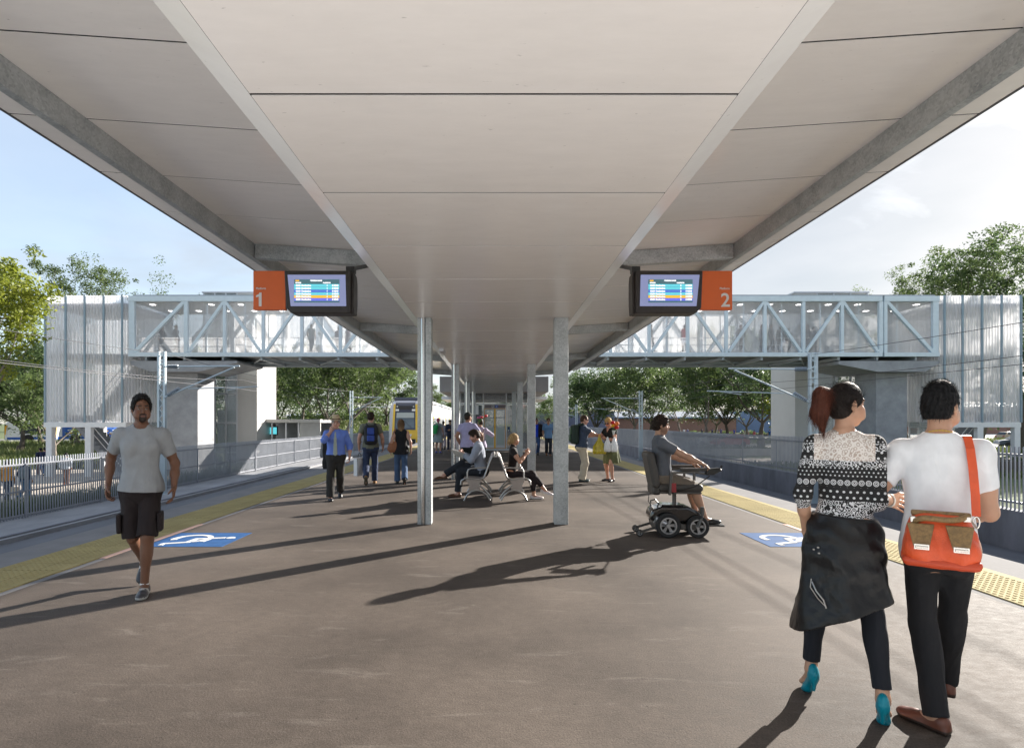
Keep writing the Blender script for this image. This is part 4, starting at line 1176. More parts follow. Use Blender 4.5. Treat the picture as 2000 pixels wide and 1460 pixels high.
for s in (-1, 1):
    t = MB()
    t.prism([(s * 1.192, HB), (s * 1.36, HB + .08), (s * 1.36, HB + .98), (s * 1.30, HB + .98), (s * 1.30, HB + .10), (s * 1.21, HB + .022)], LY(CAN0), LY(CAN1), 'y')
    t.build('soffit_trim', SOFF2, can)
    m = MB()
    for a, b in zip(ys[:-1], ys[1:]):
        m.prism([(s * XI, HI), (s * XO, HO), (s * XO, HO + .006), (s * XI, HI + .006)], LY(a) + .012, LY(b) - .012, 'y')
    m.build('wing_soffit', SOFF, can)
    m = MB(); m.prism([(s * XI, HI + .009), (s * (XO - .01), HO + .009), (s * (XO - .01), HO + .06), (s * XI, HI + .06)], LY(CAN0), LY(CAN1), 'y'); m.build('backing', DARK, can)
    m = MB(); m.prism([(s * XO, HO - .004), (s * (XO + .03), HO - .004), (s * (XO + .03), HO + .14), (s * XO, HO + .14)], LY(CAN0), LY(CAN1), 'y'); m.build('fascia', mat('fascia_edge', (.09, .09, .095), .5), can)
    # edge beam: a channel with its web facing the columns
    b0 = 3.68; m = MB(); zt = wing_h(b0) - .002; zb = EYE + 2.524
    m.prism([(s * b0, zt), (s * b0, zb), (s * (b0 + .085), zb), (s * (b0 + .085), zb + .012), (s * (b0 + .012), zb + .012), (s * (b0 + .012), zt)], LY(CAN0), LY(CAN1), 'y')
    m.build('edge_beam', GALV, can, bev=.003)
    for yc in (1.93, 8.86, 15.76, 22.66, 29.5):
        m = MB()
        x0, x1 = 1.362, b0 - .003
        m.prism([(s * x0, wing_h(x0) - .003), (s * x1, wing_h(x1) - .003), (s * x1, EYE + 2.53), (s * x0, EYE + 2.37)], LY(yc) - .06, LY(yc) + .06, 'y')
        m.build('cross_beam', GALV, can, bev=.006)
MB().prism([(-XO - .02, HO + .13), (XO + .02, HO + .13), (XO - .6, HO + .3), (-XO + .6, HO + .3)], LY(CAN0), LY(CAN1), 'y').build('roof', mat('roof_sheet', (.5, .5, .5), .5), can)
STAIN = mat('stainless_pipe', (.62, .62, .61), .2, metal=.9, var=.05)
CREAM = mat('cable_duct', (.55, .50, .44), .5)
for yc in (1.93, 8.83, 15.76, 22.66, 29.5):
    if yc < 3: continue
    y0 = LY(yc) - .105
    c = MB().box((.92, y0, 0), (1.13, y0 + .21, HB - .001)).build('column', GALV, can, bev=.006)
    c = MB().box((-1.045, y0, 0), (-.955, y0 + .21, HB - .001)).build('column', GALV, can, bev=.005)
    MB().box((-1.168, y0 + .02, 0), (-1.118, y0 + .2, HB - .001)).build('flange', GALV, c, bev=.003)
    MB().box((-1.118, y0 + .10, 0), (-1.046, y0 + .12, HB - .001)).build('web', GALV, c)
    MB().cyl((-1.085, y0 + .03, 0), (-1.085, y0 + .03, HB - .001), .036, 20).build('downpipe', STAIN, c, smooth=40)
for yc in (12.3,):
    m = MB(); m.box((-1.18, LY(yc), HB - .07), (-1.08, LY(yc) + .5, HB - .002)); m.build('speaker', PALE, can, bev=.01)

# ------------------------------------------------------------------ hanging departure signs
def text_on(par, s, size, x, z, m, y=-.004, bold=0., align='LEFT', sx=1.):
    return text('lettering', s, size, (x, y, z), (R(90), 0, 0), m, par, bold, align, .0012, sx)
SCR = {'cyan': (.10, .50, .58), 'blue': (.06, .15, .52), 'indigo': (.12, .13, .62), 'amber': (.82, .42, .03), 'teal': (.045, .11, .13), 'grey': (.17, .19, .33), 'white': (.9, .92, .95)}
SCRM = {k: mat('screen_' + k, (.02, .02, .02), .35, emis=v, estr=.5) for k, v in SCR.items()}
def sign(side, num, label):
    """departure screen housing with an orange number panel; hangs under the cross beam"""
    Y = 7.35
    xc = -2.42 if side < 0 else 1.94 + .45
    g = empty('departure_sign', (0, Y, 0), 0, label, 'sign')
    X = lambda px: X_at(px, Y)
    if side < 0: xa, xb, oa, ob = X(556), X(690), X(495), X(558)
    else: xa, xb, oa, ob = X(1236), X(1372), X(1368), X(1430)
    zt, zb = Z_at(529, Y), Z_at(612, Y)
    # housing, slightly tilted forward
    h = MB(); d = .22
    if side < 0: poly = [(xa, zt), (xb - .03, zt), (xb - .03, zb), (xa + .09, zb), (xa + .02, zb + .07)]
    else: poly = [(xa + .03, zt), (xb, zt), (xb - .02, zb + .07), (xb - .09, zb), (xa + .03, zb)]
    h.prism(poly, -.02, d, 'y'); ho = h.build('housing', BRONZE, g, bev=.012)
    sx = xb if side < 0 else xa
    h = MB(); s2 = -1 if side < 0 else 1
    h.prism([(-.02 + .03, zb - .001), (.20, zb), (.24, zb + .15), (.24, zt - .12), (.20, zt - .03), (.04, zt - .001)], sx + s2 * .032, sx + s2 * .0, 'x'); h.build('side_pod', BRONZE, g, bev=.008)
    px = sx + s2 * .055
    m = MB(); m.bar((px, .10, zt + .05), (px, 1.40, EYE + 2.405), .05, .05); m.build('hanger', BLACK, g, bev=.006)
    MB().box((px - .055, .05, zt - .004), (px + .055, .16, zt + .075)).build('bracket', BLACK, g, bev=.006)
    # screen
    if side < 0: q = [(xa + .045, zt - .055), (xb - .095, zt - .055), (xb - .085, zb + .09), (xa + .085, zb + .09)]
    else: q = [(xa + .095, zt - .055), (xb - .045, zt - .055), (xb - .085, zb + .09), (xa + .085, zb + .09)]
    s_ = MB(); s_.prism(q, -.0245, -.0205, 'y'); sc = s_.build('screen', SCRM['grey'], g)
    x0 = min(p[0] for p in q) + (.085 if side < 0 else .105); x1 = max(p[0] for p in q) - (.085 if side < 0 else .09); z1 = zt - .115; z0 = zb + .135
    W = x1 - x0; Ht = z1 - z0
    MB().box((x0, -.0275, z0), (x1, -.0250, z1)).build('display', SCRM['teal'], sc)
    LT = []
    rows = ['cyan', 'cyan', 'blue', 'cyan', 'amber', 'indigo']; rh = Ht / 8.9
    t = lambda s, size, x, z, mm: LT.append(text_on(sc, s, size, x, z, mm, -.0312, .002))
    t('00:00', rh * .62, x0 + .02, z1 - rh * .72, SCRM['amber']); t('STATION NAME', rh * .62, x0 + W * .36, z1 - rh * .72, SCRM['white'])
    t('SERVICE', rh * .58, x0 + .02, z1 - rh * 1.55, SCRM['white']); t('PLATFORM', rh * .58, x0 + W * .64, z1 - rh * 1.55, SCRM['white'])
    for i, r in enumerate(rows):
        za = z1 - rh * (1.85 + i * 1.08)
        MB().box((x0 + .002, -.0305, za - rh * .98), (x1 - .002, -.0278, za)).build('row', SCRM[r], sc)
        zl = za - rh * .78
        t('00:00', rh * .78, x0 + .025, zl, SCRM['white']); t('Destination', rh * .78, x0 + W * .165, zl, SCRM['white']); t(str(num), rh * .78, x0 + W * .72, zl, SCRM['white']); t('5 MINS', rh * .78, x0 + W * .84, zl, SCRM['white'])
    jb = MB(); mats_ = [SCRM['white'], SCRM['amber']]
    for o in LT:
        M_ = Matrix.Translation(o.location) @ o.rotation_euler.to_matrix().to_4x4()
        jb.add([M_ @ v.co for v in o.data.vertices], [tuple(p.vertices) for p in o.data.polygons], 1 if o.data.materials[0] is SCRM['amber'] else 0)
        bpy.data.objects.remove(o)
    jb.build('lettering', mats_, sc)
    # number panel
    zb2 = Z_at(605, Y)
    p = MB().box((oa, -.005, zb2), (ob, .05, zt)).build('number_panel', ORANGE, g, bev=.003)
    if side < 0:
        text_on(p, 'Platform', .037, oa + .035, zt - .238, SIGNW, -.0075, .0006); 
        k = MB(); q = lambda u, v: (oa + .035 + u, zb2 + .045 + v); k.prism([q(.036, 0), q(.072, 0), q(.072, .175), q(.046, .175), q(.036, .155), q(0, .138), q(0, .115), q(.036, .125)], -.0075, -.0052, 'y'); k.build('lettering', SIGNW, p)
    else:
        text_on(p, 'Platform', .037, ob - .035, zt - .238, SIGNW, -.0075, .0006, 'RIGHT'); text_on(p, '2', .245, ob - .028, zb2 + .042, SIGNW, -.0075, .0035, 'RIGHT')
    return g
sign(-1, 1, 'left hanging departure screen with an orange panel numbered 1')
sign(1, 2, 'right hanging departure screen, its orange panel numbered 2')

# ------------------------------------------------------------------ lift building at the canopy's end
lf = empty('lift_building', (0, 32, 0), 0, 'glazed lift lobby with yellow edged doors at the end of the platform canopy', 'lift')
YL = 31.0
LGREY = mat('warm_grey_panel', (.46, .44, .45), .45, var=.06, vs=2)
LFRAME = mat('grey_frame', (.55, .57, .60), .4, metal=.2)
OCHRE = mat('bronze_door_frame', (.48, .26, .09), .45); YEL = mat('safety_yellow', (.88, .50, .015), .45)
m = MB(); m.box((-2.95, -.9, 3.22), (2.95, 4.5, 4.05)); m.build('lobby_roof', LGREY, lf)
m = MB(); m.box((-3.3, 4.0, 3.0), (3.3, 9.0, 3.2)); m.build('rear_canopy', SOFF2, lf)
m = MB(); m.box((-1.9, .4, 4.06), (1.9, 4.2, 9.3)); m.build('shaft', LGREY, lf)
m = MB()
for x in (-1.9, -.62, .66, 1.85): m.box((x, -.04, .02), (x + .055, .04, 3.2))
m.box((-1.9, -.035, 2.55), (1.9, .035, 2.62)); m.box((-1.9, -.06, 0.0), (1.9, .05, .10)); m.build('frame', LFRAME, lf)
for a, b, z0, z1, mm in ((-1.84, -.63, .11, 2.54, GLASSD), (.72, 1.84, .11, 2.54, GLASSD), (-1.84, -.63, 2.63, 3.19, GLASSD), (-.56, .65, 2.63, 3.19, GLASSD), (.72, 1.84, 2.63, 3.19, GLASSD)):
    MB().box((a, -.006, z0), (b, .006, z1)).build('window_pane', mm, lf)
for x in (-1.9, 1.88): MB().box((x, .05, .02), (x + .02, 4.0, 3.2)).build('window_pane', GLASSD, lf)
MB().box((-1.84, .3, .0), (-.7, .34, 2.5)).build('inner_wall', LGREY, lf)
MB().box((-.55, 2.2, .0), (.65, 2.25, 2.6)).build('rear_door', GLASS, lf)
dr = MB(); 
dr.box((-.56, -.075, .11), (-.52, -.01, 2.30)); dr.box((.61, -.075, .11), (.65, -.01, 2.30)); dr.box((-.56, -.075, 2.30), (.65, -.01, 2.34)); dr.box((-.56, -.075, .105), (.65, -.01, .14))
do = dr.build('door_frame', OCHRE, lf)
for a, b in ((-.515, .0), (.09, .605)):
    lo_ = MB(); f = .045
    lo_.box((a, -.05, .145), (b, -.02, .30)); lo_.box((a, -.05, 1.27), (b, -.02, 1.36)); lo_.box((a, -.05, 1.80), (b, -.02, 1.87)); lo_.box((a, -.05, 2.22), (b, -.02, 2.295)); lo_.box((a, -.05, .30), (a + f, -.02, 2.22)); lo_.box((b - f, -.05, .30), (b, -.02, 2.22))
    l2 = lo_.build('door_leaf', LFRAME, lf)
    MB().box((a + f, -.038, .30), (b - f, -.032, 1.27)).build('pane', GLASSL, l2); MB().box((a + f, -.038, 1.36), (b - f, -.032, 1.80)).build('pane', GLASS, l2); MB().box((a + f, -.038, 1.87), (b - f, -.032, 2.22)).build('pane', GLASS, l2)
MB().box((.002, -.055, .145), (.088, -.018, 2.295)).build('door_edge', YEL, lf)
hd = MB().box((-.55, -.07, 2.35), (.65, .0, 2.545)).build('header', mat('header_panel', (.16, .13, .14), .5), lf)
ic = MB()
for i, p in enumerate(arc_poly(-.07, 2.45, .07, .012, 0, 2 * math.pi)): ic.prism(p, -.0735, -.0705, 'y')
for x in (-.10, -.075, -.05): ic.box((x, -.0735, 2.41), (x + .014, -.0705, 2.45 + (x + .1) * .6))
ic.build('lift_icon', WHITE, hd)
bl = MB().box((.06, -.0735, 2.375), (.22, -.0705, 2.525)).build('access_icon', mat('icon_blue', (.01, .09, .42), .5), hd)
mb = MB()
for i, p in enumerate(access_polys(0, 0, .13)):
    mb.prism([(.075 + q[1], 2.382 + q[0]) for q in p], -.0765 - .0001 * i, -.0738, 'y')
mb.build('symbol', WHITE, bl)
cp = MB().box((.74, -.03, 1.05), (.88, -.008, 1.32)).build('call_panel', mat('panel_blue', (.02, .06, .17), .5), lf)
MB().box((.78, -.034, 1.08), (.84, -.031, 1.15)).build('button', WHITE, cp)
MB().box((-1.12, -.02, 2.0), (-.87, -.008, 2.52)).build('notice', WHITE, lf)

# ------------------------------------------------------------------ footbridge
BY0, BY1 = 36.0, 40.2
def BX(px): return X_at(px, BY0)
br = empty('footbridge', (0, 38, 0), 0, 'pale blue steel truss footbridge with white mesh sides crossing above the tracks', 'footbridge')
oy = -38
ZB, ZB2, ZT2, ZT = Z_at(696, BY0), Z_at(688, BY0), Z_at(588, BY0), Z_at(577.5, BY0)
XL, XJ, XR = BX(250), BX(1726), BX(1836)
posts = [437.5 + 75.56 * k for k in range(-1, 18)]
for y, front in ((BY0, True), (BY1, False)):
    y0, y1 = y + oy, y + oy + .26
    def member(nm, mbx):
        return mbx.build(nm, PALEB, br, bev=.012 if front else 0)
    A = MB(); A.box((XL, y0, ZT2), (XJ - .06, y1, ZT)); A.box((XJ + .06, y0, ZT2), (XR, y1, ZT)); member('top_chord' if front else 'rear_top_chord', A)
    A = MB(); A.box((XL, y0, ZB), (XJ - .06, y1, ZB2)); A.box((XJ + .06, y0, ZB), (XR, y1, ZB2)); member('bottom_chord' if front else 'rear_bottom_chord', A)
    acc = MB()
    def put(nm, a, b, w):
        if front:
            t = MB(); t.bar(a, b, .2, w, up=(0, 1, 0)); t2 = MB(); 
            q = MB(); q.bar(a, b, w, .20, up=(0, 1, 0)); q.build(nm, PALEB, br, bev=.008)
        else: acc.bar(a, b, w, .18, up=(0, 1, 0))
    yc = (y0 + y1) / 2
    put('end_post', (BX(256), yc, ZB2 + .002), (BX(256), yc, ZT2 - .002), .36); put('end_post', (BX(1829), yc, ZB2 + .002), (BX(1829), yc, ZT2 - .002), .36)
    for i, p in enumerate(posts):
        w = .25 if i in (0, 18) else .19
        put('truss_post', (BX(p), yc, ZB2 + .002), (BX(p), yc, ZT2 - .002), w)
    put('truss_post', (BX(1731), yc, ZB2 + .002), (BX(1731), yc, ZT2 - .002), .2)
    for i in range(18):
        a, b = BX(posts[i]), BX(posts[i + 1])
        e = .16
        if i % 2 == 0: put('truss_diagonal', (a + e, yc - .003, ZB2 + .05), (b - e * .4, yc - .003, ZT2 - .02), .17)
        else: put('truss_diagonal', (a + e * .4, yc - .003, ZT2 - .02), (b - e, yc - .003, ZB2 + .05), .17)
    put('truss_diagonal', (BX(262), yc - .003, ZB2 + .04), (BX(358), yc - .003, ZT2 - .02), .2); put('truss_diagonal', (BX(1734), yc - .003, ZT2 - .02), (BX(1824), yc - .003, ZB2 + .04), .2)
    if not front: acc.build('rear_truss', PALEB, br)
    ys_ = y1 + .05 if front else y0 - .05
    MB().quad((XL, ys_, ZB2), (XR, ys_, ZB2), (XR, ys_, ZT2), (XL, ys_, ZT2)).build('mesh_screen', PERFB, br, fixn=False)
    m = MB()
    for k in range(-1, 18):
        m.box((BX(posts[0] + 75.56 * (k + 1) + 37) - .03, ys_ + (.03 if front else -.06), ZB2), (BX(posts[0] + 75.56 * (k + 1) + 37) + .03, ys_ + (.07 if front else -.02), ZT2))
    m.build('mullions', PALEB, br)
    m = MB()
    for z in (Z_at(657, BY0), Z_at(671, BY0)): m.tube([(XL + .2, ys_ + (.25 if front else -.25), z), (XR - .2, ys_ + (.25 if front else -.25), z)], .025, 8)
    m.build('handrail', WHITE, br)
fo = -2.0; ro = 2.2
MB().box((XL, BY0 + oy + .27, ZB + .10), (XR, BY1 + oy - .01, ZB2 - .02)).build('floor', mat('deck_soffit', (.16, .165, .17), .6), br)
MB().box((XL + .3, BY0 + oy + .02, ZT + .002), (XR - .3, BY1 + oy + .24, ZT + .07)).build('roof', mat('bridge_roof', (.33, .37, .42), .4), br)
MB().box((XL, BY0 + oy + .27, ZT2 + .02), (XR, BY1 + oy - .01, ZT - .004)).build('ceiling', mat('bridge_ceiling', (.5, .5, .5), .6), br)
m = MB()
xs = np.arange(XL + 1, XR - 1, 2.43)
for i, x in enumerate(xs):    # bracing under the deck
    m.bar((x, BY0 + oy + .2, ZB - .10), (x, BY1 + oy, ZB - .10), .13, .20)
    if i < len(xs) - 1:
        a, b = (BY0 + oy + .3, BY1 + oy - .1) if i % 2 else (BY1 + oy - .1, BY0 + oy + .3)
        m.bar((x + .08, a, ZB - .13), (x + 2.35, b, ZB - .13), .07, .07)
m.bar((XL + 1, BY1 + oy + .1, ZB - .14), (XR - 1, BY1 + oy + .1, ZB - .14), .16, .24)
m.build('under_bracing', mat('bracing_steel', (.36, .40, .43), .45), br)
LAMP = mat('ceiling_lamp', (.9, .9, .9), .4, emis=(1, .98, .95), estr=1.6)
for i, x in enumerate(np.arange(XL + .9, XR - .6, 1.9)):
    for yy in (BY0 + oy + 1.1, BY1 + oy - 1.0):
        MB().box((x - .14, yy - .14, ZT2 - .015), (x + .14, yy + .14, ZT2 + .018)).build('ceiling_light', LAMP, br)

# ------------------------------------------------------------------ stair towers
def corrug(x0, x1, y, z0, z1, n, amp=.07):
    k = n * 6; V = []; Q = []
    for i in range(k + 1):
        t = i / 6; ph = t % 1
        d = amp * (1 if ph < .42 else (-1 if .5 <= ph < .92 else 0))
        V += [(x0 + (x1 - x0) * i / k, y + d, z0), (x0 + (x1 - x0) * i / k, y + d, z1)]
    Q = [(2 * i, 2 * i + 2, 2 * i + 3, 2 * i + 1) for i in range(k)]
    return np.array(V), np.array(Q)
def tower(x0, x1, muls, posts_, stair_dir, label, zg):
    """two perforated screen walls round a stair on a white frame"""
    g = empty('stair_tower', ((x0 + x1) / 2, 38.5, zg), 0, label, 'stair tower'); cx = (x0 + x1) / 2
    z0, z1 = Z_at(824, 36) - zg, Z_at(577, 36) - zg
    L = lambda x: x - cx
    for yy in (-2.5, 2.3):
        V, Q = corrug(L(x0), L(x1), yy, z0, z1, 26, .055)
        npmesh('perforated_screen', V, Q, PERF, g, False)
    for xx in (L(x0), L(x1)):
        V, Q = corrug(-2.5, 2.3, 0, z0, z1, 15); V = np.stack([np.full(len(V), xx) + V[:, 1], V[:, 0], V[:, 2]], 1)
        npmesh('perforated_screen', V, Q, PERF, g, False)
    for x in muls: MB().box((L(x) - .055, -2.66, z0 - .02), (L(x) + .055, -2.58, z1)).build('mullion', MULL, g)
    zb = Z_at(834, 36) - zg
    for yy in (-2.62, 2.2):
        MB().box((L(x0), yy, zb), (L(x1), yy + .28, z0 - .002)).build('beam', WHITE, g)
        for x in posts_: MB().box((L(x) - .18, yy - .003, -.2), (L(x) + .18, yy + .30, zb - .002)).build('post', WHITE, g)
    # stair: flights and landings inside
    zf = Z_at(690, 36) - zg; W = x1 - x0
    MB().box((L(x0) + .2, -2.3, zf - .25), (L(x1) - .2, 2.1, zf)).build('landing', CONCL, g)
    MB().box((L(x0) + .1, -2.4, z1 - .7), (L(x1) - .1, 2.2, z1 - .45)).build('ceiling', mat('tower_ceiling', (.45, .45, .46), .6), g)
    zm = zf * .5
    def flight(xa, za, xb, zb_, y0, y1, nm):
        m = MB(); n = 14
        m.prism([(xa, za), (xb, zb_), (xb, zb_ - .3), (xa, za - .3)], y0, y1, 'y')
        for k in range(n):
            xk, xk2 = xa + (xb - xa) * k / n, xa + (xb - xa) * (k + 1) / n; zk = za + (zb_ - za) * (k + 1) / n
            m.box((min(xk, xk2), y0 + .02, zk - .3), (max(xk, xk2), y1 - .02, zk))
        m.build('stair_flight', CONC, g)
        r = MB(); r.tube([(xa, y0 + .05, za + 1), (xb, y0 + .05, zb_ + 1)], .03, 6); r.tube([(xa, y0 + .05, za + .55), (xb, y0 + .05, zb_ + .55)], .02, 6); r.build('handrail', WHITE, g)
    s = stair_dir
    e0, e1 = (L(x1) - .6, L(x0) + 1.2) if s < 0 else (L(x0) + .6, L(x1) - 1.2)
    flight(e0, 0, e1, zm, -2.1, -.3, 'a'); flight(e1, zm, e0, zf, .1, 1.9, 'b')
    MB().box((L(x0) + .2, -2.2, zm - .2), (L(x0) + 1.5, 2.0, zm)).build('landing', CONCL, g) if s < 0 else MB().box((L(x1) - 1.5, -2.2, zm - .2), (L(x1) - .2, 2.0, zm)).build('landing', CONCL, g)
    return g
X36 = lambda p: X_at(p, 36)
tower(X36(88), X36(248), [X36(91), X36(131), X36(168), X36(205), X36(241)], [X36(98), X36(174), X36(244)], -1, 'white perforated stair tower on white posts beside the yellow green tree', -1.84)
tower(X36(1840), X36(1991), [X36(1842), X36(1877), X36(1915), X36(1953), X36(1991)], [X36(1844), X36(1912), X36(1984)], 1, 'grey perforated stair tower on grey posts in front of the brick wall and parked cars', -1.42)
# piers
def pier(xa, xb, ha, hb, label, zg, flip=1):
    g = empty('bridge_pier', ((xa + xb) / 2, 38, zg), 0, label, 'bridge pier'); c = (xa + xb) / 2
    m = MB(); ztop = Z_at(728, 37) - zg
    m.box((xa - c, -1.0, -.3), (xb - c, 1.2, ztop)); m.build('shaft', CONC, g, bev=.03)
    m = MB(); zt = ZB - .26 - zg
    m.prism([(ha - c, zt), (ha - c, zt - .22), (xa - c - .5, ztop + .002), (xb - c + .5, ztop + .002), (hb - c, zt - .12), (hb - c, zt)], -1.9, 2.1, 'y'); m.build('pier_head', CONC, g)
    return g
pier(X_at(325, 37), X_at(386, 37), BX(252), BX(462), 'grey concrete pier with a wedge head under the bridge, behind the man in grey', -1.84)
pier(X_at(1711, 37), X_at(1772, 37), BX(1640), BX(1838), 'grey concrete pier with a wedge head, behind the couple at the right', -1.42)
# side lifts
def side_lift(x0, xs, x1, zg, label, flip):
    """xs = border between glazed part and white panel"""
    g = empty('lift_tower', ((x0 + x1) / 2, 41.2, zg), 0, label, 'lift tower'); c = (x0 + x1) / 2
    zt = Z_at(571, 41) - zg
    gx0, gx1, wx0, wx1 = (x0, xs, xs, x1) if flip < 0 else (xs, x1, x0, xs)
    MB().box((wx0 - c, 0, 0), (wx1 - c, 3.6, zt)).build('white_panel', WHITEP, g)
    m = MB(); n = 3
    for k in range(n + 1):
        x = gx0 + (gx1 - gx0) * k / n; m.box((x - c - .05, -.02, 0), (x - c + .05, .08, zt))
    for z in np.arange(1.2, zt, 2.1): m.box((gx0 - c, -.015, z), (gx1 - c, .07, z + .12))
    m.build('frame', LFRAME, g)
    MB().box((gx0 - c + .01, .03, 0), (gx1 - c - .01, .04, zt - .05)).build('glazing', GLASS, g)
    MB().box((gx0 - c + .01, 3.5, 0), (gx1 - c - .01, 3.6, zt - .05)).build('rear_panel', PALE, g)
    MB().box((gx0 - c + .5, 1.0, 1.8), (gx1 - c - .5, 3.0, 4.3)).build('lift_car', PALE, g)
    MB().box((x0 - c - .1, -.1, zt + .002), (x1 - c + .1, 3.7, zt + .1)).build('roof', PALE, g)
    return g
def panel_mat():
    m = mat('white_wall_panel', (.50, .49, .47), .5, var=.04, vs=1)
    N, L = m.node_tree.nodes, m.node_tree.links; b = N['Principled BSDF']
    tc = N.new('ShaderNodeTexCoord'); w = N.new('ShaderNodeTexWave'); w.inputs['Scale'].default_value = 1.1; w.bands_direction = 'X'; w.wave_profile = 'SAW'
    L.new(tc.outputs['Object'], w.inputs['Vector']); bp = N.new('ShaderNodeBump'); bp.inputs['Strength'].default_value = .3; bp.inputs['Distance'].default_value = .02
    L.new(w.outputs['Fac'], bp.inputs['Height']); L.new(bp.outputs['Normal'], b.inputs['Normal']); return m
WHITEP = panel_mat()
side_lift(X_at(398, 41.2), X_at(463, 41.2), X_at(502, 41.2), -1.84, 'glazed lift tower with a white panel side beside the left bridge pier', -1)
side_lift(X_at(1553, 41.2), X_at(1596, 41.2), X_at(1694, 41.2), -1.42, 'glazed lift tower with a pale panel side, left of the right bridge pier', 1)
def lobby(x0, x1, zg, label):
    g = empty('glass_lobby', ((x0 + x1) / 2, 40.4, zg), 0, label, 'glass lobby'); c = (x0 + x1) / 2; zt = 6.6
    m = MB()
    for x in np.linspace(x0, x1, 4): m.box((x - c - .04, -.04, 0), (x - c + .04, .04, zt))
    m.box((x0 - c, -.035, 2.6), (x1 - c, .035, 2.75)); m.box((x0 - c, -.3, 1.2), (x1 - c, .3, 1.5)); m.build('frame', LFRAME, g)
    MB().box((x0 - c, -.008, 0), (x1 - c, .008, zt)).build('glazing', GLASS, g); return g
lobby(X_at(262, 40.4), X_at(312, 40.4), -1.84, 'tall glass screen wall between the stair tower and the left pier')
lobby(X_at(1776, 40.4), X_at(1836, 40.4), -1.42, 'tall glass screen wall beside the right pier, behind the man with the bag')

# ------------------------------------------------------------------ trackside shelter
sh = empty('trackside_shelter', (-15.4, 43, -1.3), 0, 'low white concrete shelter with open bays behind the fence left of the hat man', 'shelter')
m = MB(); x0, x1 = X_at(502, 43) + 15.4, -12.98 + 15.4
m.box((x0, -.2, 2.85), (x1, 4, 3.10)); m.build('roof', CONCL, sh)
MB().box((x0 + 3.2, 0, 0), (x1 - .05, .15, 2.848)).build('wall', CONCL, sh); MB().box((x0, 3.6, 0), (x1 - .05, 3.75, 2.848)).build('rear_wall', CONC, sh)
MB().box((x0, 0, 0), (x0 + 3.2, .15, 1.5)).build('low_wall', CONCL, sh)
for x in (x0 + .03, x0 + 1.05, x0 + 2.1, x0 + 3.05): MB().box((x, .02, 1.502), (x + .1, .13, 2.848)).build('post', WHITE, sh)
b_ = MB().box((x0 + .15, .6, 1.9), (x0 + 1.3, .75, 2.6)).build('information_screen', BRONZE, sh)
MB().box((x0 + .2, .592, 1.98), (x0 + 1.25, .597, 2.5)).build('display', SCRM['cyan'], b_)

# ------------------------------------------------------------------ overhead line masts and wires
MAST = mat('mast_steel', (.42, .50, .55), .45, metal=.2, var=.1, vs=3); WIRE = mat('contact_wire', (.10, .10, .11), .75); INSU = mat('insulator', (.22, .26, .30), .4)
def mast(x, y, zg, top, s, reach, label, group):
    """lattice mast; s = side the arm reaches to (+1: to +x)"""
    g = empty('overhead_line_mast', (x, y, zg), 0, label, 'mast', group); H = top - zg
    m = MB(); w = .105
    for a in (-w, w): m.box((a - .035, -.06, 0), (a + .035, .06, H))
    m.box((-w - .03, -.055, 0), (w + .03, .055, H * .42)); n = 16; z0 = H * .42; dz = (H - z0) / n
    for k in range(n):
        a, b = (-w + .02, w - .02) if k % 2 else (w - .02, -w + .02)
        m.bar((a, -.05, z0 + k * dz), (b, -.05, z0 + (k + 1) * dz), .022, .012, up=(0, 1, 0)); m.bar((b, .05, z0 + k * dz), (a, .05, z0 + (k + 1) * dz), .022, .012, up=(0, 1, 0))
    m.box((-.22, -.2, -.02), (.22, .2, .03)); m.build('lattice_post', MAST, g)
    zt = H - .55; x1 = s * reach
    MB().tube([(s * .1, -.08, zt), (x1, -.08, zt + .02)], .028, 8).build('top_arm', MAST, g)
    MB().tube([(s * .12, -.08, zt - 1.12), (s * reach * .93, -.08, zt - .03)], .03, 8).build('stay_arm', MAST, g)
    MB().tube([(s * reach * .35, -.08, zt - .80), (s * reach * 1.25, -.08, zt - .72)], .02, 6).build('steady_arm', MAST, g)
    MB().tube([(s * reach * .85, -.08, zt - .84), (s * reach * 1.1, -.08, zt - .74)], .016, 6).build('registration_arm', MAST, g)
    for a, b in (((s * .25, zt), (s * .65, zt)), ((s * .25, zt - 1.05), (s * .68, zt - .78))):
        p, q = Vector((a[0], -.08, a[1])), Vector((b[0], -.08, b[1])); n = 16
        pts = [p + (q - p) * i / n for i in range(n + 1)]
        MB().tube(pts, [.075 if i % 2 else .035 for i in range(n + 1)], 10).build('insulator', INSU, g, smooth=60)
    return g
GL = 'overhead line masts along the platform 1 track'; GR = 'overhead line masts along the platform 2 track'
mast(-12.02, 20.75, -1.04, 4.12, 1, 2.85, 'nearest lattice mast with insulated arms, beside the man in the grey T-shirt', GL)
mast(-11.7, 47, -1.04, 4.15, 1, 2.6, 'lattice mast behind the man with the backpack and paper bag', GL)
mast(-11.7, 74, -1.04, 4.2, 1, 2.6, 'farthest lattice mast on the train side, beyond the train', GL)
mast(10.62, 19.1, -1.12, 3.87, -1, 2.85, 'nearest lattice mast with insulated arms, behind the woman with the ponytail', GR)
mast(10.62, 41.5, -1.12, 3.85, -1, 2.9, 'lattice mast by the retaining wall, between the flowers and the wheelchair user', GR)
mast(10.62, 74, -1.12, 3.9, -1, 2.9, 'farthest lattice mast by the retaining wall, left of the man with the green rucksack', GR)
def wire(pts, r, label):
    full = []
    for a, b, sag in pts:
        n = 14
        for i in range(n + (1 if (a, b, sag) == pts[-1] else 0)):
            t = i / n; full.append((a[0] + (b[0] - a[0]) * t, a[1] + (b[1] - a[1]) * t, a[2] + (b[2] - a[2]) * t - sag * 4 * t * (1 - t)))
    tag(MB().tube(full, r, 6).build('overhead_wire', WIRE, smooth=60), label, 'wire')
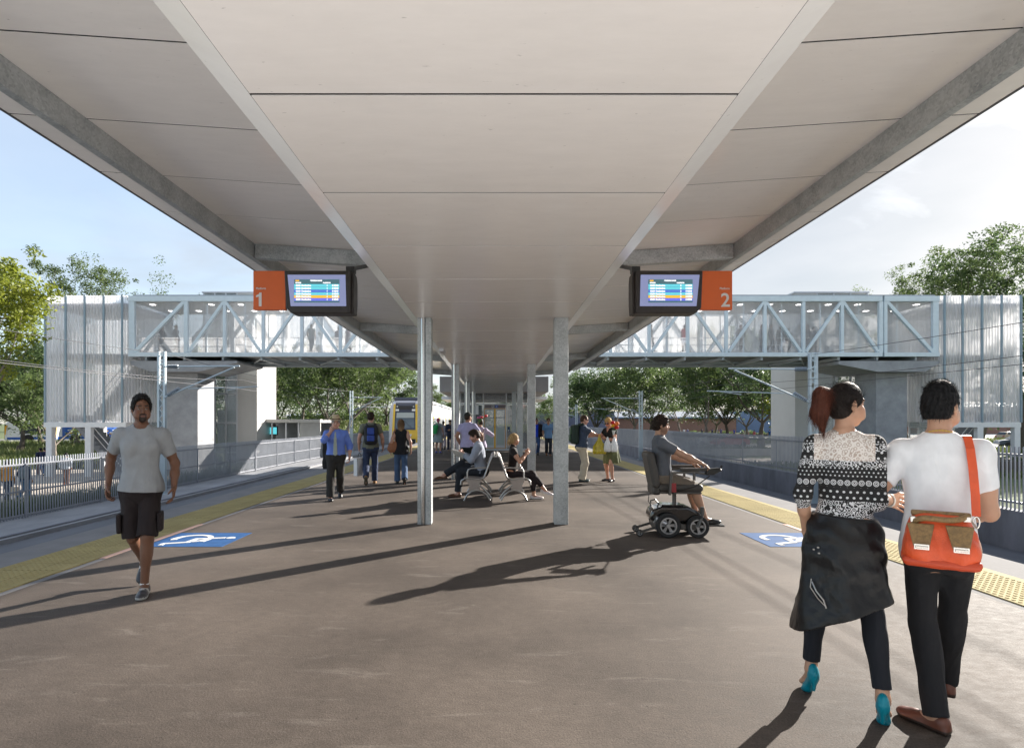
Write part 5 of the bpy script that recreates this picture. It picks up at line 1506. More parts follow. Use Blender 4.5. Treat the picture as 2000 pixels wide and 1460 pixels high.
wire([((-11.9, 4, 3.9), (-11.9, 20.75, 4.05), .2), ((-11.9, 20.75, 4.05), (-11.7, 47, 4.1), .25), ((-11.7, 47, 4.1), (-11.7, 74, 4.1), .2)], .008, 'highest wire along the mast tops on the train side')
wire([((-9.1, 2, 3.0), (-9.1, 20.75, 3.1), .35), ((-9.1, 20.75, 3.1), (-9.2, 47, 3.1), .3), ((-9.2, 47, 3.1), (-9.2, 74, 3.1), .2)], .0075, 'upper of the two lower wires over the train side track')
wire([((-9.1, 2, 2.62), (-9.1, 20.75, 2.76), .03), ((-9.1, 20.75, 2.76), (-9.2, 47, 2.76), .03), ((-9.2, 47, 2.76), (-9.2, 74, 2.8), .02)], .0075, 'lowest wire over the train side track')
wire([((10.6, 2, 3.5), (10.6, 19.1, 3.82), .12), ((10.6, 19.1, 3.82), (10.6, 41.5, 3.8), .25), ((10.6, 41.5, 3.8), (10.6, 74, 3.8), .2)], .008, 'highest wire along the mast tops beside the retaining wall')
wire([((7.5, 1, 2.62), (7.5, 19.1, 2.80), .2), ((7.5, 19.1, 2.80), (7.6, 41.5, 2.8), .2), ((7.6, 41.5, 2.8), (7.6, 74, 2.8), .2)], .0055, 'upper of the two lower wires over the empty track')
wire([((7.5, 1, 2.36), (7.5, 19.1, 2.48), .03), ((7.5, 19.1, 2.48), (7.6, 41.5, 2.5), .02), ((7.6, 41.5, 2.5), (7.6, 74, 2.5), .02)], .0055, 'lowest wire over the empty track')
# ------------------------------------------------------------------ trees
def leaf_cards(C, rad, per, size, rng, flat=.75, out=None):
    """leaf-sized quads spread round the clump centres C (n,3)"""
    n = len(C) * per
    c = np.repeat(C, per, 0); rr = np.repeat(rad, per)
    d = rng.normal(size=(n, 3)); d /= np.linalg.norm(d, axis=1)[:, None]
    r = rng.random(n) ** .45
    p = c + d * (r * rr)[:, None] * np.array((1, 1, flat))
    u = rng.normal(size=(n, 3)); u[:, 2] *= .7; u /= np.linalg.norm(u, axis=1)[:, None]
    v = np.cross(u, rng.normal(size=(n, 3))); v /= np.linalg.norm(v, axis=1)[:, None] + 1e-9
    s = size * (.55 + .9 * rng.random(n))
    a = u * s[:, None]; b = v * (s * .42)[:, None]
    V = np.stack([p - a * .5, p + b * .5 - a * .05, p + a * .5, p - b * .5 - a * .05], 1).reshape(-1, 3)
    Q = np.arange(n * 4).reshape(-1, 4)
    return V, Q
def tree_proto(seed, H, spread, lean=0., fork=.38, clumps=110, per=85, leaf=.26, crad=.95, trunk_r=.28, bottom=.42, mats=None, levels=3, droop=0., nfork=4, low=.0):
    rng = np.random.default_rng(seed); rnd = random.Random(seed)
    tr = MB(); tips = []
    def branch(p, d, L, r, lev):
        n = 5; pts = [p]; rs = [r]; dd = Vector(d)
        for i in range(n):
            dd = (dd + Vector((rnd.uniform(-.22, .22), rnd.uniform(-.22, .22), rnd.uniform(-.08, .16) - droop * lev * .05))).normalized()
            pts.append(pts[-1] + dd * (L / n)); rs.append(r * (1 - .5 * (i + 1) / n))
        tr.tube(pts, rs, 7 if lev < 2 else 4, cap=False)
        if lev >= levels:
            tips.append(pts[-1]); tips.append(pts[3] + Vector((rnd.uniform(-.4, .4), rnd.uniform(-.4, .4), .2)))
            return
        k = nfork if lev == 0 else rnd.choice((2, 3, 3))
        a0 = rnd.uniform(0, 6.28)
        for j in range(k):
            a = a0 + 6.283 * j / k + rnd.uniform(-.5, .5)
            tilt = rnd.uniform(.45, .95) * (spread if lev == 0 else 1.)
            side = Vector((math.cos(a), math.sin(a), 0))
            nd = (dd * math.cos(tilt) + side * math.sin(tilt) + Vector((0, 0, .15))).normalized()
            st = pts[-1] if lev == 0 or j else pts[-2]
            branch(st, nd, L * rnd.uniform(.62, .86) if lev else H * rnd.uniform(.24, .34), rs[-1] * rnd.uniform(.62, .8), lev + 1)
        if lev > 0: tips.append(pts[-1])
    branch(Vector((0, 0, -.3)), Vector((lean, 0, 1)).normalized(), H * fork, trunk_r, 0)
    # root flare
    tr.tube([(0, 0, -.3), (0, 0, .15), (0, 0, .7)], [trunk_r * 1.7, trunk_r * 1.25, trunk_r * .97], 9, cap=False)
    T = np.array([tuple(t) for t in tips]); 
    if len(T) > clumps: T = T[rng.permutation(len(T))[:clumps]]
    if low:    # lower side clumps hang beneath the limbs
        k = rng.permutation(len(T))[:len(T) // 3]; T2 = T[k].copy(); T2[:, 2] = T2[:, 2] * rng.uniform(.30, .75, len(k)) + H * low * .55; T2[:, :2] *= rng.uniform(.55, 1.25, (len(k), 1)); T = np.concatenate([T, T2])
    sc = H / max(T[:, 2].max() + crad * .6, 1)
    rad = crad * (.55 + .8 * rng.random(len(T)))
    V, Q = leaf_cards(T, rad, per, leaf, rng, .72)
    # loose outer sprays
    k = rng.permutation(len(T))[:len(T) // 2]
    V2, Q2 = leaf_cards(T[k] + rng.normal(size=(len(k), 3)) * crad * .7, rad[k] * .55, per // 3, leaf, rng, .8)
    V = np.concatenate([V, V2]); Q = np.concatenate([Q, Q2 + len(V) - len(V2)])
    mt = tr.build('trunk', mats[1], None, smooth=60, fixn=False)
    cr = npmesh('crown', V, Q, mats[0], None, False)
    for o in (mt, cr): o.data.transform(Matrix.Scale(sc, 4))
    return mt, cr
PROTOS = {}
def proto(key, **k):
    PROTOS[key] = tree_proto(**k)
    for o in PROTOS[key]: COL.objects.unlink(o)
G_ = (LEAF, BARK); D_ = (LEAFD, BARKD); Y_ = (LEAFY, BARK)
proto('gum1', seed=3, H=14, spread=1.15, mats=G_, clumps=170, per=72, leaf=.30, crad=1.02, fork=.20, nfork=5, low=.20)
proto('gum2', seed=11, H=14, spread=1.25, lean=.12, mats=G_, clumps=170, per=72, leaf=.30, crad=1.02, fork=.17, nfork=4, low=.20)
proto('gum3', seed=27, H=13, spread=1.05, mats=G_, clumps=150, per=66, leaf=.28, crad=.95, fork=.22, nfork=5, low=.22)
proto('dark1', seed=41, H=14, spread=1.2, mats=D_, clumps=190, per=80, leaf=.30, crad=1.1, fork=.18, nfork=6, low=.18)
proto('dark2', seed=8, H=12, spread=1.25, mats=D_, clumps=170, per=78, leaf=.28, crad=1.0, fork=.15, nfork=6, low=.15)
proto('big1', seed=52, H=18, spread=1.15, mats=D_, clumps=230, per=190, leaf=.24, crad=1.3, fork=.22, nfork=5, trunk_r=.4)
proto('big2', seed=63, H=18, spread=.95, mats=G_, clumps=110, per=170, leaf=.20, crad=1.0, fork=.34, nfork=4, trunk_r=.3)
proto('open1', seed=19, H=15, spread=.75, mats=G_, clumps=60, per=70, leaf=.26, crad=.85, fork=.40, nfork=3)
proto('yellow', seed=5, H=9.5, spread=1.0, mats=Y_, clumps=150, per=120, leaf=.17, crad=.72, fork=.30, nfork=5, trunk_r=.17)
proto('sapling', seed=33, H=6, spread=.9, mats=(LEAFY, BARKD), clumps=60, per=70, leaf=.22, crad=.7, fork=.35, trunk_r=.12)
def tree(key, px, Y, h, rz, label, group='trees behind the station', name='tree', wide=1.):
    x = X_at(px, Y); z = float(ground_z(x, Y))
    r = empty(name, (x, Y, z), R(rz), label, 'tree', group)
    H0 = {'gum1': 14, 'gum2': 14, 'gum3': 13, 'dark1': 14, 'dark2': 12, 'open1': 15, 'big1': 18, 'big2': 18, 'yellow': 9.5, 'sapling': 6}[key]
    s = h / H0; r.scale = (s * wide, s * wide, s)
    for o in PROTOS[key]:
        c = o.copy(); COL.objects.link(c); c.parent = r
    return r
TL = [  # left of the canopy, behind the train and shelter
 ('dark1', 500, 84, 14, 20, 'dark crowned gum directly right of the left lift tower\'s white panel'),
 ('gum1', 551, 78, 13, 75, 'gum tree with a pale slim trunk above the trackside shelter roof'),
 ('gum3', 590, 92, 14, 140, 'gum tree second from the shelter\'s roof end, behind slim trunks'),
 ('gum2', 640, 74, 14.5, 200, 'big gum with a leaning forked trunk rising behind the hat man'),
 ('gum1', 678, 72, 13.5, 300, 'gum tree with a bare trunk just left of the second train side mast'),
 ('gum3', 722, 88, 13, 10, 'gum tree behind the backpack man\'s head'),
 ('dark2', 755, 96, 11.5, 60, 'bushy dark tree rising behind the train cab roof'),
 ('open1', 772, 110, 15, 170, 'thin open gum against the sky above the train'),
 ('gum2', 612, 112, 15, 90, 'tall gum in the second row behind the shelter'),
 ('dark1', 690, 118, 15, 250, 'tall dark gum in the second row behind the backpack man'),
 ('dark2', 540, 120, 14, 310, 'dark tree in the second row behind the shelter'),
 ('gum1', 838, 118, 11, 33, 'gum tree seen past the train side under the canopy edge'),
 ('gum3', 870, 130, 10, 120, 'gum tree behind the far train carriages left of the lift lobby'),
]
TR = [
 ('gum3', 1075, 128, 11, 30, 'small gum behind the two men in blue shirts'),
 ('gum1', 1128, 100, 13, 260, 'gum tree rising above the man with the green rucksack'),
 ('dark2', 1165, 92, 12.5, 100, 'dark gum directly above the woman with flowers'),
 ('gum2', 1240, 86, 14.5, 180, 'gum with a forked trunk left of the second wall side mast'),
 ('dark1', 1268, 96, 14, 45, 'dark gum just right of the second wall side mast'),
 ('gum1', 1330, 104, 14, 330, 'gum tree over the brick shed roof, above the wheelchair user'),
 ('gum2', 1378, 76, 15, 15, 'big pale trunk gum standing in front of the brick shed'),
 ('gum3', 1396, 92, 13, 120, 'slim gum just right of the big pale trunk gum'),
 ('dark1', 1424, 82, 14, 210, 'dark crowned gum by the right end of the brick shed'),
 ('gum3', 1457, 84, 12.5, 80, 'gum with a forked trunk in front of the blue warehouse'),
 ('dark1', 1487, 68, 15.5, 290, 'huge thick trunk fig-like tree in front of the blue warehouse'),
 ('sapling', 1514, 76, 6.5, 40, 'small bright green tree right of the thick trunk tree'),
 ('dark2', 1545, 90, 13, 160, 'dark tree half hidden by the right lift tower\'s pale panel'),
 ('open1', 1205, 120, 14, 70, 'thin open gum between the flowers and the brick shed'),
 ('gum1', 1640, 72, 14, 110, 'gum tree seen through the bridge mesh above the ponytail woman'),
 ('gum3', 1770, 66, 13, 20, 'gum tree behind the glass wall beside the right pier'),
 ('big2', 1823, 62, 20, 190, 'thin tree whose top shows above the right end of the bridge'),
 ('big2', 1912, 60, 22, 35, 'open spreading gum above the grey stair tower'),
 ('big1', 2008, 55, 22.5, 100, 'tall dense dark tree at the right picture edge behind the stair tower'),
 ('dark2', 2035, 45, 11, 200, 'dark leafy tree right of the grey stair tower'),
]
TB = [
 ('dark1', 40, 57, 12.5, 130, 'dark tree with a slim trunk standing in front of the bus'),
 ('dark2', -30, 62, 12, 20, 'dark tree at the left picture edge behind the yellow green tree'),
 ('dark1', 80, 76, 13, 250, 'dark tree behind the bus, left of the white stair tower'),
 ('big2', 192, 66, 21.5, 60, 'gum whose round top shows above the white stair tower'),
 ('gum1', 150, 72, 13, 10, 'gum behind the white stair tower screens'),
 ('gum2', 268, 78, 12, 200, 'gum seen in the gap between stair tower and left pier'),
 ('gum3', 330, 70, 13.5, 310, 'gum behind the left part of the bridge'),
 ('gum1', 430, 76, 14, 100, 'gum behind the glazed left lift tower'),
 ('gum2', 108, 47, 9, 222, 'thin trunk tree on the bank under the stair tower'),
]
for T_ in TL: tree(*T_, group='trees behind the train side track')
for T_ in TR: tree(*T_, group='trees behind the retaining wall side')
for T_ in TB: tree(*T_, group='trees behind the bus road')
tree('yellow', -62, 26.5, 11.3, 40, 'yellow green tree reaching into the left picture edge beside the stair tower', None, 'tree', .92)

# far belt of trees that reads as one mass
rgt = np.random.default_rng(12); n = 620
bx = rgt.uniform(-260, 330, n); by = 190 + rgt.uniform(-6, 12, n); bz = rgt.uniform(0, 1, n) ** .8 * (7.5 + 2.5 * np.sin(bx * .07) + 1.6 * np.sin(bx * .23)) + 1.0
V, Q = leaf_cards(np.stack([bx, by, bz], 1), rgt.uniform(2.0, 3.6, n), 70, .95, rgt, .85)
tag(npmesh('far_treeline', V, Q, LEAFD, None, False), kind='stuff')
# understorey on the bank behind the shelter and train
n = 120
bx = rgt.uniform(-46, -10, n); by = rgt.uniform(100, 112, n); bz = rgt.uniform(.3, 2.6, n) + ground_z(bx, by)
V, Q = leaf_cards(np.stack([bx, by, bz], 1), rgt.uniform(1.0, 1.9, n), 110, .45, rgt, .8)
tag(npmesh('bank_undergrowth', V, Q, LEAF, None, False), kind='stuff')

# ------------------------------------------------------------------ grass, hedge
def blades(n, xr, yr, h, rng, mask=None, w=.018):
    X = rng.uniform(*xr, n); Y = rng.uniform(*yr, n)
    if mask is not None:
        k = mask(X, Y); X, Y = X[k], Y[k]
    n = len(X); Z = ground_z(X, Y) - .03
    a = rng.uniform(0, 6.28, n); hh = h * (.45 + .8 * rng.random(n)); l = hh * rng.uniform(.1, .55, n); b = rng.uniform(0, 6.28, n)
    dx, dy = np.cos(a) * w, np.sin(a) * w; lx, ly = np.cos(b) * l, np.sin(b) * l
    P = lambda ox, oy, oz: np.stack([X + ox, Y + oy, Z + oz], 1)
    V = np.stack([P(-dx, -dy, 0), P(dx, dy, 0), P(lx * .45 + dx * .7, ly * .45 + dy * .7, hh * .6), P(lx * .45 - dx * .7, ly * .45 - dy * .7, hh * .6), P(lx, ly, hh)], 1).reshape(-1, 3)
    i = np.arange(n)[:, None] * 5
    return V, np.concatenate([i + np.array([[0, 1, 2, 3]]), i + np.array([[3, 2, 4, 4]])])
def grassobj(name, args, m):
    V = []; Q = []; o = 0
    for a in args:
        v, q = blades(*a); V.append(v); Q.append(q + o); o += len(v)
    V = np.concatenate(V); Q = np.concatenate(Q)
    tri = Q[:, 2] == Q[:, 3]
    T = np.concatenate([Q[tri][:, :3], Q[~tri][:, [0, 1, 2]], Q[~tri][:, [0, 2, 3]]])
    # keep the top triangle of each blade: its indices are (3, 2, 4)
    T[:tri.sum()] = np.stack([Q[tri][:, 0], Q[tri][:, 1], Q[tri][:, 2]], 1)
    return tag(npmesh(name, V, T, m, None, False), kind='stuff')
rg = np.random.default_rng(7)
pathl = lambda X, Y: ~((X < -16.3) & (Y > 24.4) & (Y < 41.6))
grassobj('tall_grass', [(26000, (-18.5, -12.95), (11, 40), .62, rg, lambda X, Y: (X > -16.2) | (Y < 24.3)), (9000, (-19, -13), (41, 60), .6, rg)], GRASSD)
grassobj('bank_grass', [(26000, (-75, -18), (41.8, 62), .62, rg, None, .035), (12000, (-95, -20), (60, 79), .7, rg, None, .05)], GRASS)
grassobj('verge_grass', [(22000, (11.25, 13.2), (10, 60), .30, rg), (16000, (13, 60), (30, 40.8), .35, rg, None, .03), (16000, (14, 70), (52, 63), .5, rg, None, .04), (9000, (16, 110), (81, 95), .7, rg, None, .06)], GRASS)
grassobj('lawn_grass', [(16000, (-13.6, -12.9), (10, 90), .13, rg), (14000, (-40, -13.4), (62, 110), .6, rg, None, .06)], GRASS)
def hedge(x0, x1, y0, y1, h, label, n=9000, m=LEAFD, lf=.12):
    rng = np.random.default_rng(int(abs(x0) * 10 + y0)); k = int(max((x1 - x0), (y1 - y0)) * 4)
    C = np.stack([rng.uniform(x0, x1, k), rng.uniform(y0, y1, k), rng.uniform(.2, h * .8, k)], 1)
    zc = float(ground_z((x0 + x1) / 2, (y0 + y1) / 2)); C[:, 2] += zc
    V, Q = leaf_cards(C, np.full(k, h * .42), n // k, lf, rng, .8)
    g = empty('hedge', ((x0 + x1) / 2, (y0 + y1) / 2, zc), 0, label, 'hedge')
    o = npmesh('foliage', V - np.array(((x0 + x1) / 2, (y0 + y1) / 2, zc)), Q, m, g, False)
    MB().box((-(x1 - x0) / 2 + .2, -(y1 - y0) / 2 + .2, 0), ((x1 - x0) / 2 - .2, (y1 - y0) / 2 - .2, h * .55)).build('branches', BARKD, g)
hedge(-34, -20.5, 42.3, 43.6, 1.0, 'dark clipped hedge along the paved path under the stair tower')
hedge(14, 40, 52.2, 53.6, .9, 'low green hedge behind the pale garden wall', 9000, LEAF)
hedge(40, 78, 118, 119.5, 1.3, 'long low hedge in front of the brick shed', 7000, LEAF, .3)
hedge(24, 34, 33, 36, 1.3, 'dark bushes behind the fence under the grey stair tower', 9000)
# ------------------------------------------------------------------ far buildings
def brick_mat():
    m, nt, b, N, L = newmat('brick_wall')
    tc = N.new('ShaderNodeTexCoord'); mp = N.new('ShaderNodeMapping'); mp.inputs['Rotation'].default_value = (R(90), 0, 0); L.new(tc.outputs['Object'], mp.inputs['Vector'])
    br = N.new('ShaderNodeTexBrick'); br.inputs['Scale'].default_value = 1; br.inputs['Brick Width'].default_value = .46; br.inputs['Row Height'].default_value = .17; br.inputs['Mortar Size'].default_value = .015
    br.inputs['Color1'].default_value = (.30, .15, .11, 1); br.inputs['Color2'].default_value = (.24, .12, .09, 1); br.inputs['Mortar'].default_value = (.36, .28, .24, 1)
    L.new(mp.outputs['Vector'], br.inputs['Vector']); L.new(br.outputs['Color'], b.inputs['Base Color']); b.inputs['Roughness'].default_value = .85
    return m
BRICK = brick_mat()
ROOFW = mat('pale_metal_roof', (.34, .36, .40), .55, var=.06); BLUEW = mat('blue_cladding', (.16, .23, .38), .6, var=.08, vs=.6); NAVYW = mat('dark_blue_cladding', (.075, .09, .15), .6, var=.1, vs=.6)
def shed(px0, px1, Y, ytop, ybase, yroof, wallm, roofm, label, nwin=0, trim=None, d=18):
    x0, x1 = X_at(px0, Y), X_at(px1, Y); zb, zt, zr = Z_at(ybase, Y), Z_at(ytop, Y), Z_at(yroof, Y)
    g = empty('shed', ((x0 + x1) / 2, Y, zb), 0, label, 'building'); c = (x0 + x1) / 2; H = zt - zb
    MB().box((x0 - c, 0, -2), (x1 - c, d, H)).build('wall', wallm, g)
    if zr > zt + .05:
        m = MB(); m.prism([(-1.2, H - .0), (-1.2, H + .12), (d * .5, zr - zb), (d + 1.2, H + .12), (d + 1.2, H)], x0 - c - .8, x1 - c + .8, 'x'); m.build('roof', roofm, g)
    if trim: MB().box((x0 - c - .82, -1.26, H - .25), (x1 - c + .82, -1.205, H + .14)).build('gutter', trim, g)
    for k in range(nwin):
        x = x0 - c + (x1 - x0) * (k + .5) / nwin; MB().box((x - .7, -.03, 0), (x + .7, .02, 2.3)).build('door', NAVYW, g)
    return g
shed(1208, 1438, 165, 815, 841, 802, BRICK, ROOFW, 'long low red brick shed with a pale metal roof behind the trees', 0, BLUEW)
shed(1438.5, 1600, 172, 803, 841, 803, BLUEW, ROOFW, 'light blue warehouse wall right of the red brick shed')
shed(1040, 1200, 150, 803, 842, 803, NAVYW, ROOFW, 'dark blue warehouse behind the two men in blue shirts')
shed(1830, 2110, 150, 795, 842, 782, BRICK, ROOFW, 'red brick building behind the parked cars at the right edge', 0, NAVYW)
shed(140, 330, 150, 815, 842, 806, BRICK, ROOFW, 'red brick building beyond the bank, behind the white stair tower', 0, NAVYW)
shed(560, 900, 210, 812, 834, 806, mat('grey_cladding', (.30, .32, .34), .6), ROOFW, 'far grey shed behind the trees left of the canopy')

# ------------------------------------------------------------------ vehicles
TYRE = mat('tyre_rubber', (.02, .02, .021), .8); RIM = mat('alloy_rim', (.45, .46, .48), .3, metal=.8); CARGL = mat('car_glass', (.03, .04, .05), .08, spec=.8)
def wheel(par, x, y, z, r, w, side):
    t = MB(); t.lathe([(r * .62, -w / 2), (r * .95, -w / 2), (r, -w * .3), (r, w * .3), (r * .95, w / 2), (r * .62, w / 2)], n=20, M=Matrix.Translation((x, y, z)) @ Matrix.Rotation(R(90), 4, 'X'))
    wh = t.build('wheel', TYRE, par, smooth=40)
    m = MB(); m.lathe([(0.0, -w * .42), (r * .6, -w * .42), (r * .6, w * .42), (0.0, w * .42)], n=16, M=Matrix.Translation((x, y, z)) @ Matrix.Rotation(R(90), 4, 'X')); m.build('rim', RIM, wh)
def car(px, Y, rz, colr, label, zg=None, hatch=True):
    x = X_at(px, Y); z = float(ground_z(x, Y)) + .06 if zg is None else zg
    g = empty('parked_car', (x, Y, z), R(rz), label, 'car', 'cars on the right hand car park')
    paint = mat('car_paint', colr, .3, coat=.6)
    low = [(-2.1, .28), (2.1, .28), (2.18, .45), (2.12, .68), (1.95, .80), (1.1, .90), (-1.75, .95), (-2.1, .85), (-2.18, .5)]
    V, Q = None, None
    def slab(poly, y, yin, nm, mt, top=None):
        n = len(poly); vs = []
        for s, yy in ((0, -y), (1, -y + 0), (2, y - 0), (3, y)): pass
        m = MB(); m.prism(poly, -y, y, 'y'); return m.build(nm, mt, g, bev=.07, seg=3, smooth=35)
    slab(low, .88, 0, 'body', paint)
    # cabin: narrower at the roof
    bot = [(-1.85, .93), (1.15, .88)]; topx = (-1.35, .35); zt = 1.46
    m = MB(); yb, yt = .82, .62
    vs = [(-1.9, -yb, .92), (1.15, -yb, .88), (1.15, yb, .88), (-1.9, yb, .92), (-1.45, -yt, zt), (.28, -yt, zt), (.28, yt, zt), (-1.45, yt, zt)]
    fs = [(4, 5, 6, 7), (0, 1, 5, 4), (1, 2, 6, 5), (2, 3, 7, 6), (3, 0, 4, 7), (0, 3, 2, 1)]
    m.add(vs, fs); m.build('cabin', paint, g, bev=.08, seg=3, smooth=35)
    def pane(nm, a, b, c, d, o):
        q = MB(); q.quad(*[tuple(Vector(p) + Vector(o)) for p in (a, b, c, d)]); q.build(nm, CARGL, g)
    for s in (-1, 1):
        L_ = lambda u, v: ((-1.78 + 2.82 * u) * (1 - v) + (-1.42 + 1.66 * u) * v, s * (yb + (yt - yb) * v), .92 + (zt - .92) * v)
        pane('side_window', L_(.06, .18), L_(.48, .18), L_(.47, .84), L_(.08, .84), (0, s * .012, .0)); pane('side_window', L_(.52, .18), L_(.93, .18), L_(.90, .84), L_(.51, .84), (0, s * .012, 0))
    pane('windscreen', (1.06, -.70, .97), (1.06, .70, .97), (.40, .56, 1.40), (.40, -.56, 1.40), (.035, 0, .03)); pane('rear_window', (-1.83, -.68, 1.0), (-1.83, .68, 1.0), (-1.53, .55, 1.38), (-1.53, -.55, 1.38), (-.035, 0, .012))
    for s in (-1, 1):
        for xx in (-1.32, 1.35): wheel(g, xx, s * .80, .32, .32, .2, s)
        MB().box((2.08, s * .55 - .18, .60), (2.165, s * .55 + .18, .74)).build('headlight', RIM, g, bev=.02); MB().box((-2.17, s * .6 - .15, .66), (-2.1, s * .6 + .15, .82)).build('tail_light', mat('tail_red', (.4, .01, .01), .3), g, bev=.02)
    return g
car(1528, 150, 200, (.22, .32, .42), 'small blue grey hatchback parked before the blue warehouse, left of a white car')
car(1562, 146, 200, (.75, .76, .77), 'white car parked right of the blue grey hatchback')
car(1890, 100, 178, (.76, .77, .78), 'white hatchback behind the man\'s neck, under the grey stair tower')
car(1974, 92, 10, (.48, .36, .24), 'beige gold hatchback parked under the right end of the stair tower')
car(2010, 84, 190, (.7, .71, .72), 'white car behind the dark car at the right picture edge')
car(1990, 68, 160, (.03, .05, .09), 'dark blue car nearest the fence at the right picture edge')
car(1300, 74, 186, (.76, .77, .78), 'white car showing its roof above the fence, left of the wheelchair user')
car(1385, 74, 186, (.74, .76, .79), 'white car showing its roof above the fence, right of the wheelchair user')
car(1425, 70, 186, (.52, .04, .04), 'red car behind the fence palings, right of the wheelchair user')
car(1290, 104, 180, (.55, .05, .05), 'red car half hidden behind the fence near the brick shed')
# ------------------------------------------------------------------ buses
BUSY = mat('bus_yellow', (.80, .40, .01), .35, coat=.3); BUSB = mat('bus_blue', (.012, .10, .42), .35, coat=.3); BUSW = mat('bus_white', (.78, .79, .80), .35, coat=.3)
def bus(x, y, z, rz, label):
    """front looks along local -x"""
    g = empty('city_bus', (x, y, z), R(rz), label, 'bus', None); L, W, H = 11., 1.25, 3.05
    m = MB(); m.prism([(0, .35), (-.05, 1.1), (.12, H - .15), (.35, H), (L, H), (L, .35)], -W, W, 'y'); m.build('body', BUSW, g, bev=.10, seg=3)
    e = .006
    for s in (-1, 1):
        y0, y1 = (s * (W + e), s * W) if s > 0 else (s * (W + e), s * W)
        def strip(nm, x0, x1, z0, z1, mm, k=1.): MB().box((x0, min(y0 * k, s * (W - .05)), z0), (x1, max(y0 * k, s * (W - .05)), z1)).build(nm, mm, g)
        strip('skirt', .2, L - .1, .36, .75, BUSB)
        strip('side_window', 1.6, 4.3, 1.25, 2.55, CARGL); strip('side_window', 5.2, 6.4, 1.25, 2.55, CARGL)
        strip('advert', 6.45, L - .15, .78, 2.6, BUSB, 1.003)
        n = random.Random(3)
        for k in range(16):
            a, b = n.uniform(6.6, 10.2), n.uniform(.95, 2.4); MB().cbox((a, s * (W + .014), b), (n.uniform(.2, .7), .01, n.uniform(.08, .2))).build('advert_patch', BUSY if k % 3 else BUSW, g)
        for p, q in (((4.4, 2.5), (5.1, 1.3)), ((4.4, 1.3), (5.1, 2.5)), ((4.4, 1.3), (5.1, 1.3)), ((4.4, 2.5), (5.1, 2.5)), ((4.4, 1.3), (4.4, 2.5)), ((5.1, 1.3), (5.1, 2.5))):
            t = MB(); t.bar((p[0], s * (W + .015), p[1]), (q[0], s * (W + .015), q[1]), .02, .13, up=(0, 0, 1) if p[0] != q[0] else (0, 1, 0)); t.build('yellow_frame', BUSY, g)
        for xx in (2.6, 8.2):
            t = MB(); t.lathe([(.0, -.02), (.62, -.02), (.62, .02), (0, .02)], n=24, M=Matrix.Translation((xx, s * (W + .0), .52)) @ Matrix.Rotation(R(90), 4, 'X')); t.build('wheel_arch', TYRE, g)
            wheel(g, xx, s * (W - .12), .48, .48, .3, s)
    MB().box((-.10, -W + .12, 1.15), (-.052, W - .12, 2.62)).build('windscreen', CARGL, g, bev=.03)
    MB().box((-.075, -W + .02, .62), (-.045, W - .02, 1.12)).build('front_panel', BUSY, g, bev=.03); MB().box((-.085, -W + .02, .36), (-.04, W - .02, .60)).build('bumper', BUSB, g, bev=.03)
    for s in (-1, 1): MB().box((-.06, s * (W - .06) - .06, 1.1), (.3, s * (W - .06) + .075, 2.5)).build('pillar', BUSY, g)
    d = MB().box((-.06, -W + .25, 2.68), (-.02, W - .25, 2.95)).build('destination_board', CARGL, g)
    MB().box((-.067, -W + .4, 2.74), (-.0615, W - .4, 2.89)).build('display', SCRM['amber'], d)
    for s in (-1, 1): MB().box((-.09, s * .95 - .13, .8), (-.07, s * .95 + .13, .92)).build('headlight', BUSW, g)
    MB().box((L - .02, -W + .15, 1.3), (L + .03, W - .15, 2.6)).build('rear_window', CARGL, g); MB().box((2.5, -.8, H + .002), (5, .8, H + .2)).build('roof_unit', BUSW, g, bev=.05)
    return g
bus(X_at(11, 84), 84, -1.33, 38, 'white, yellow and blue city bus facing left behind the slim dark trunk')
bus(X_at(112, 88), 86.5, -1.33, 75, 'second city bus with a wide dark windscreen, seen between the stair tower posts')

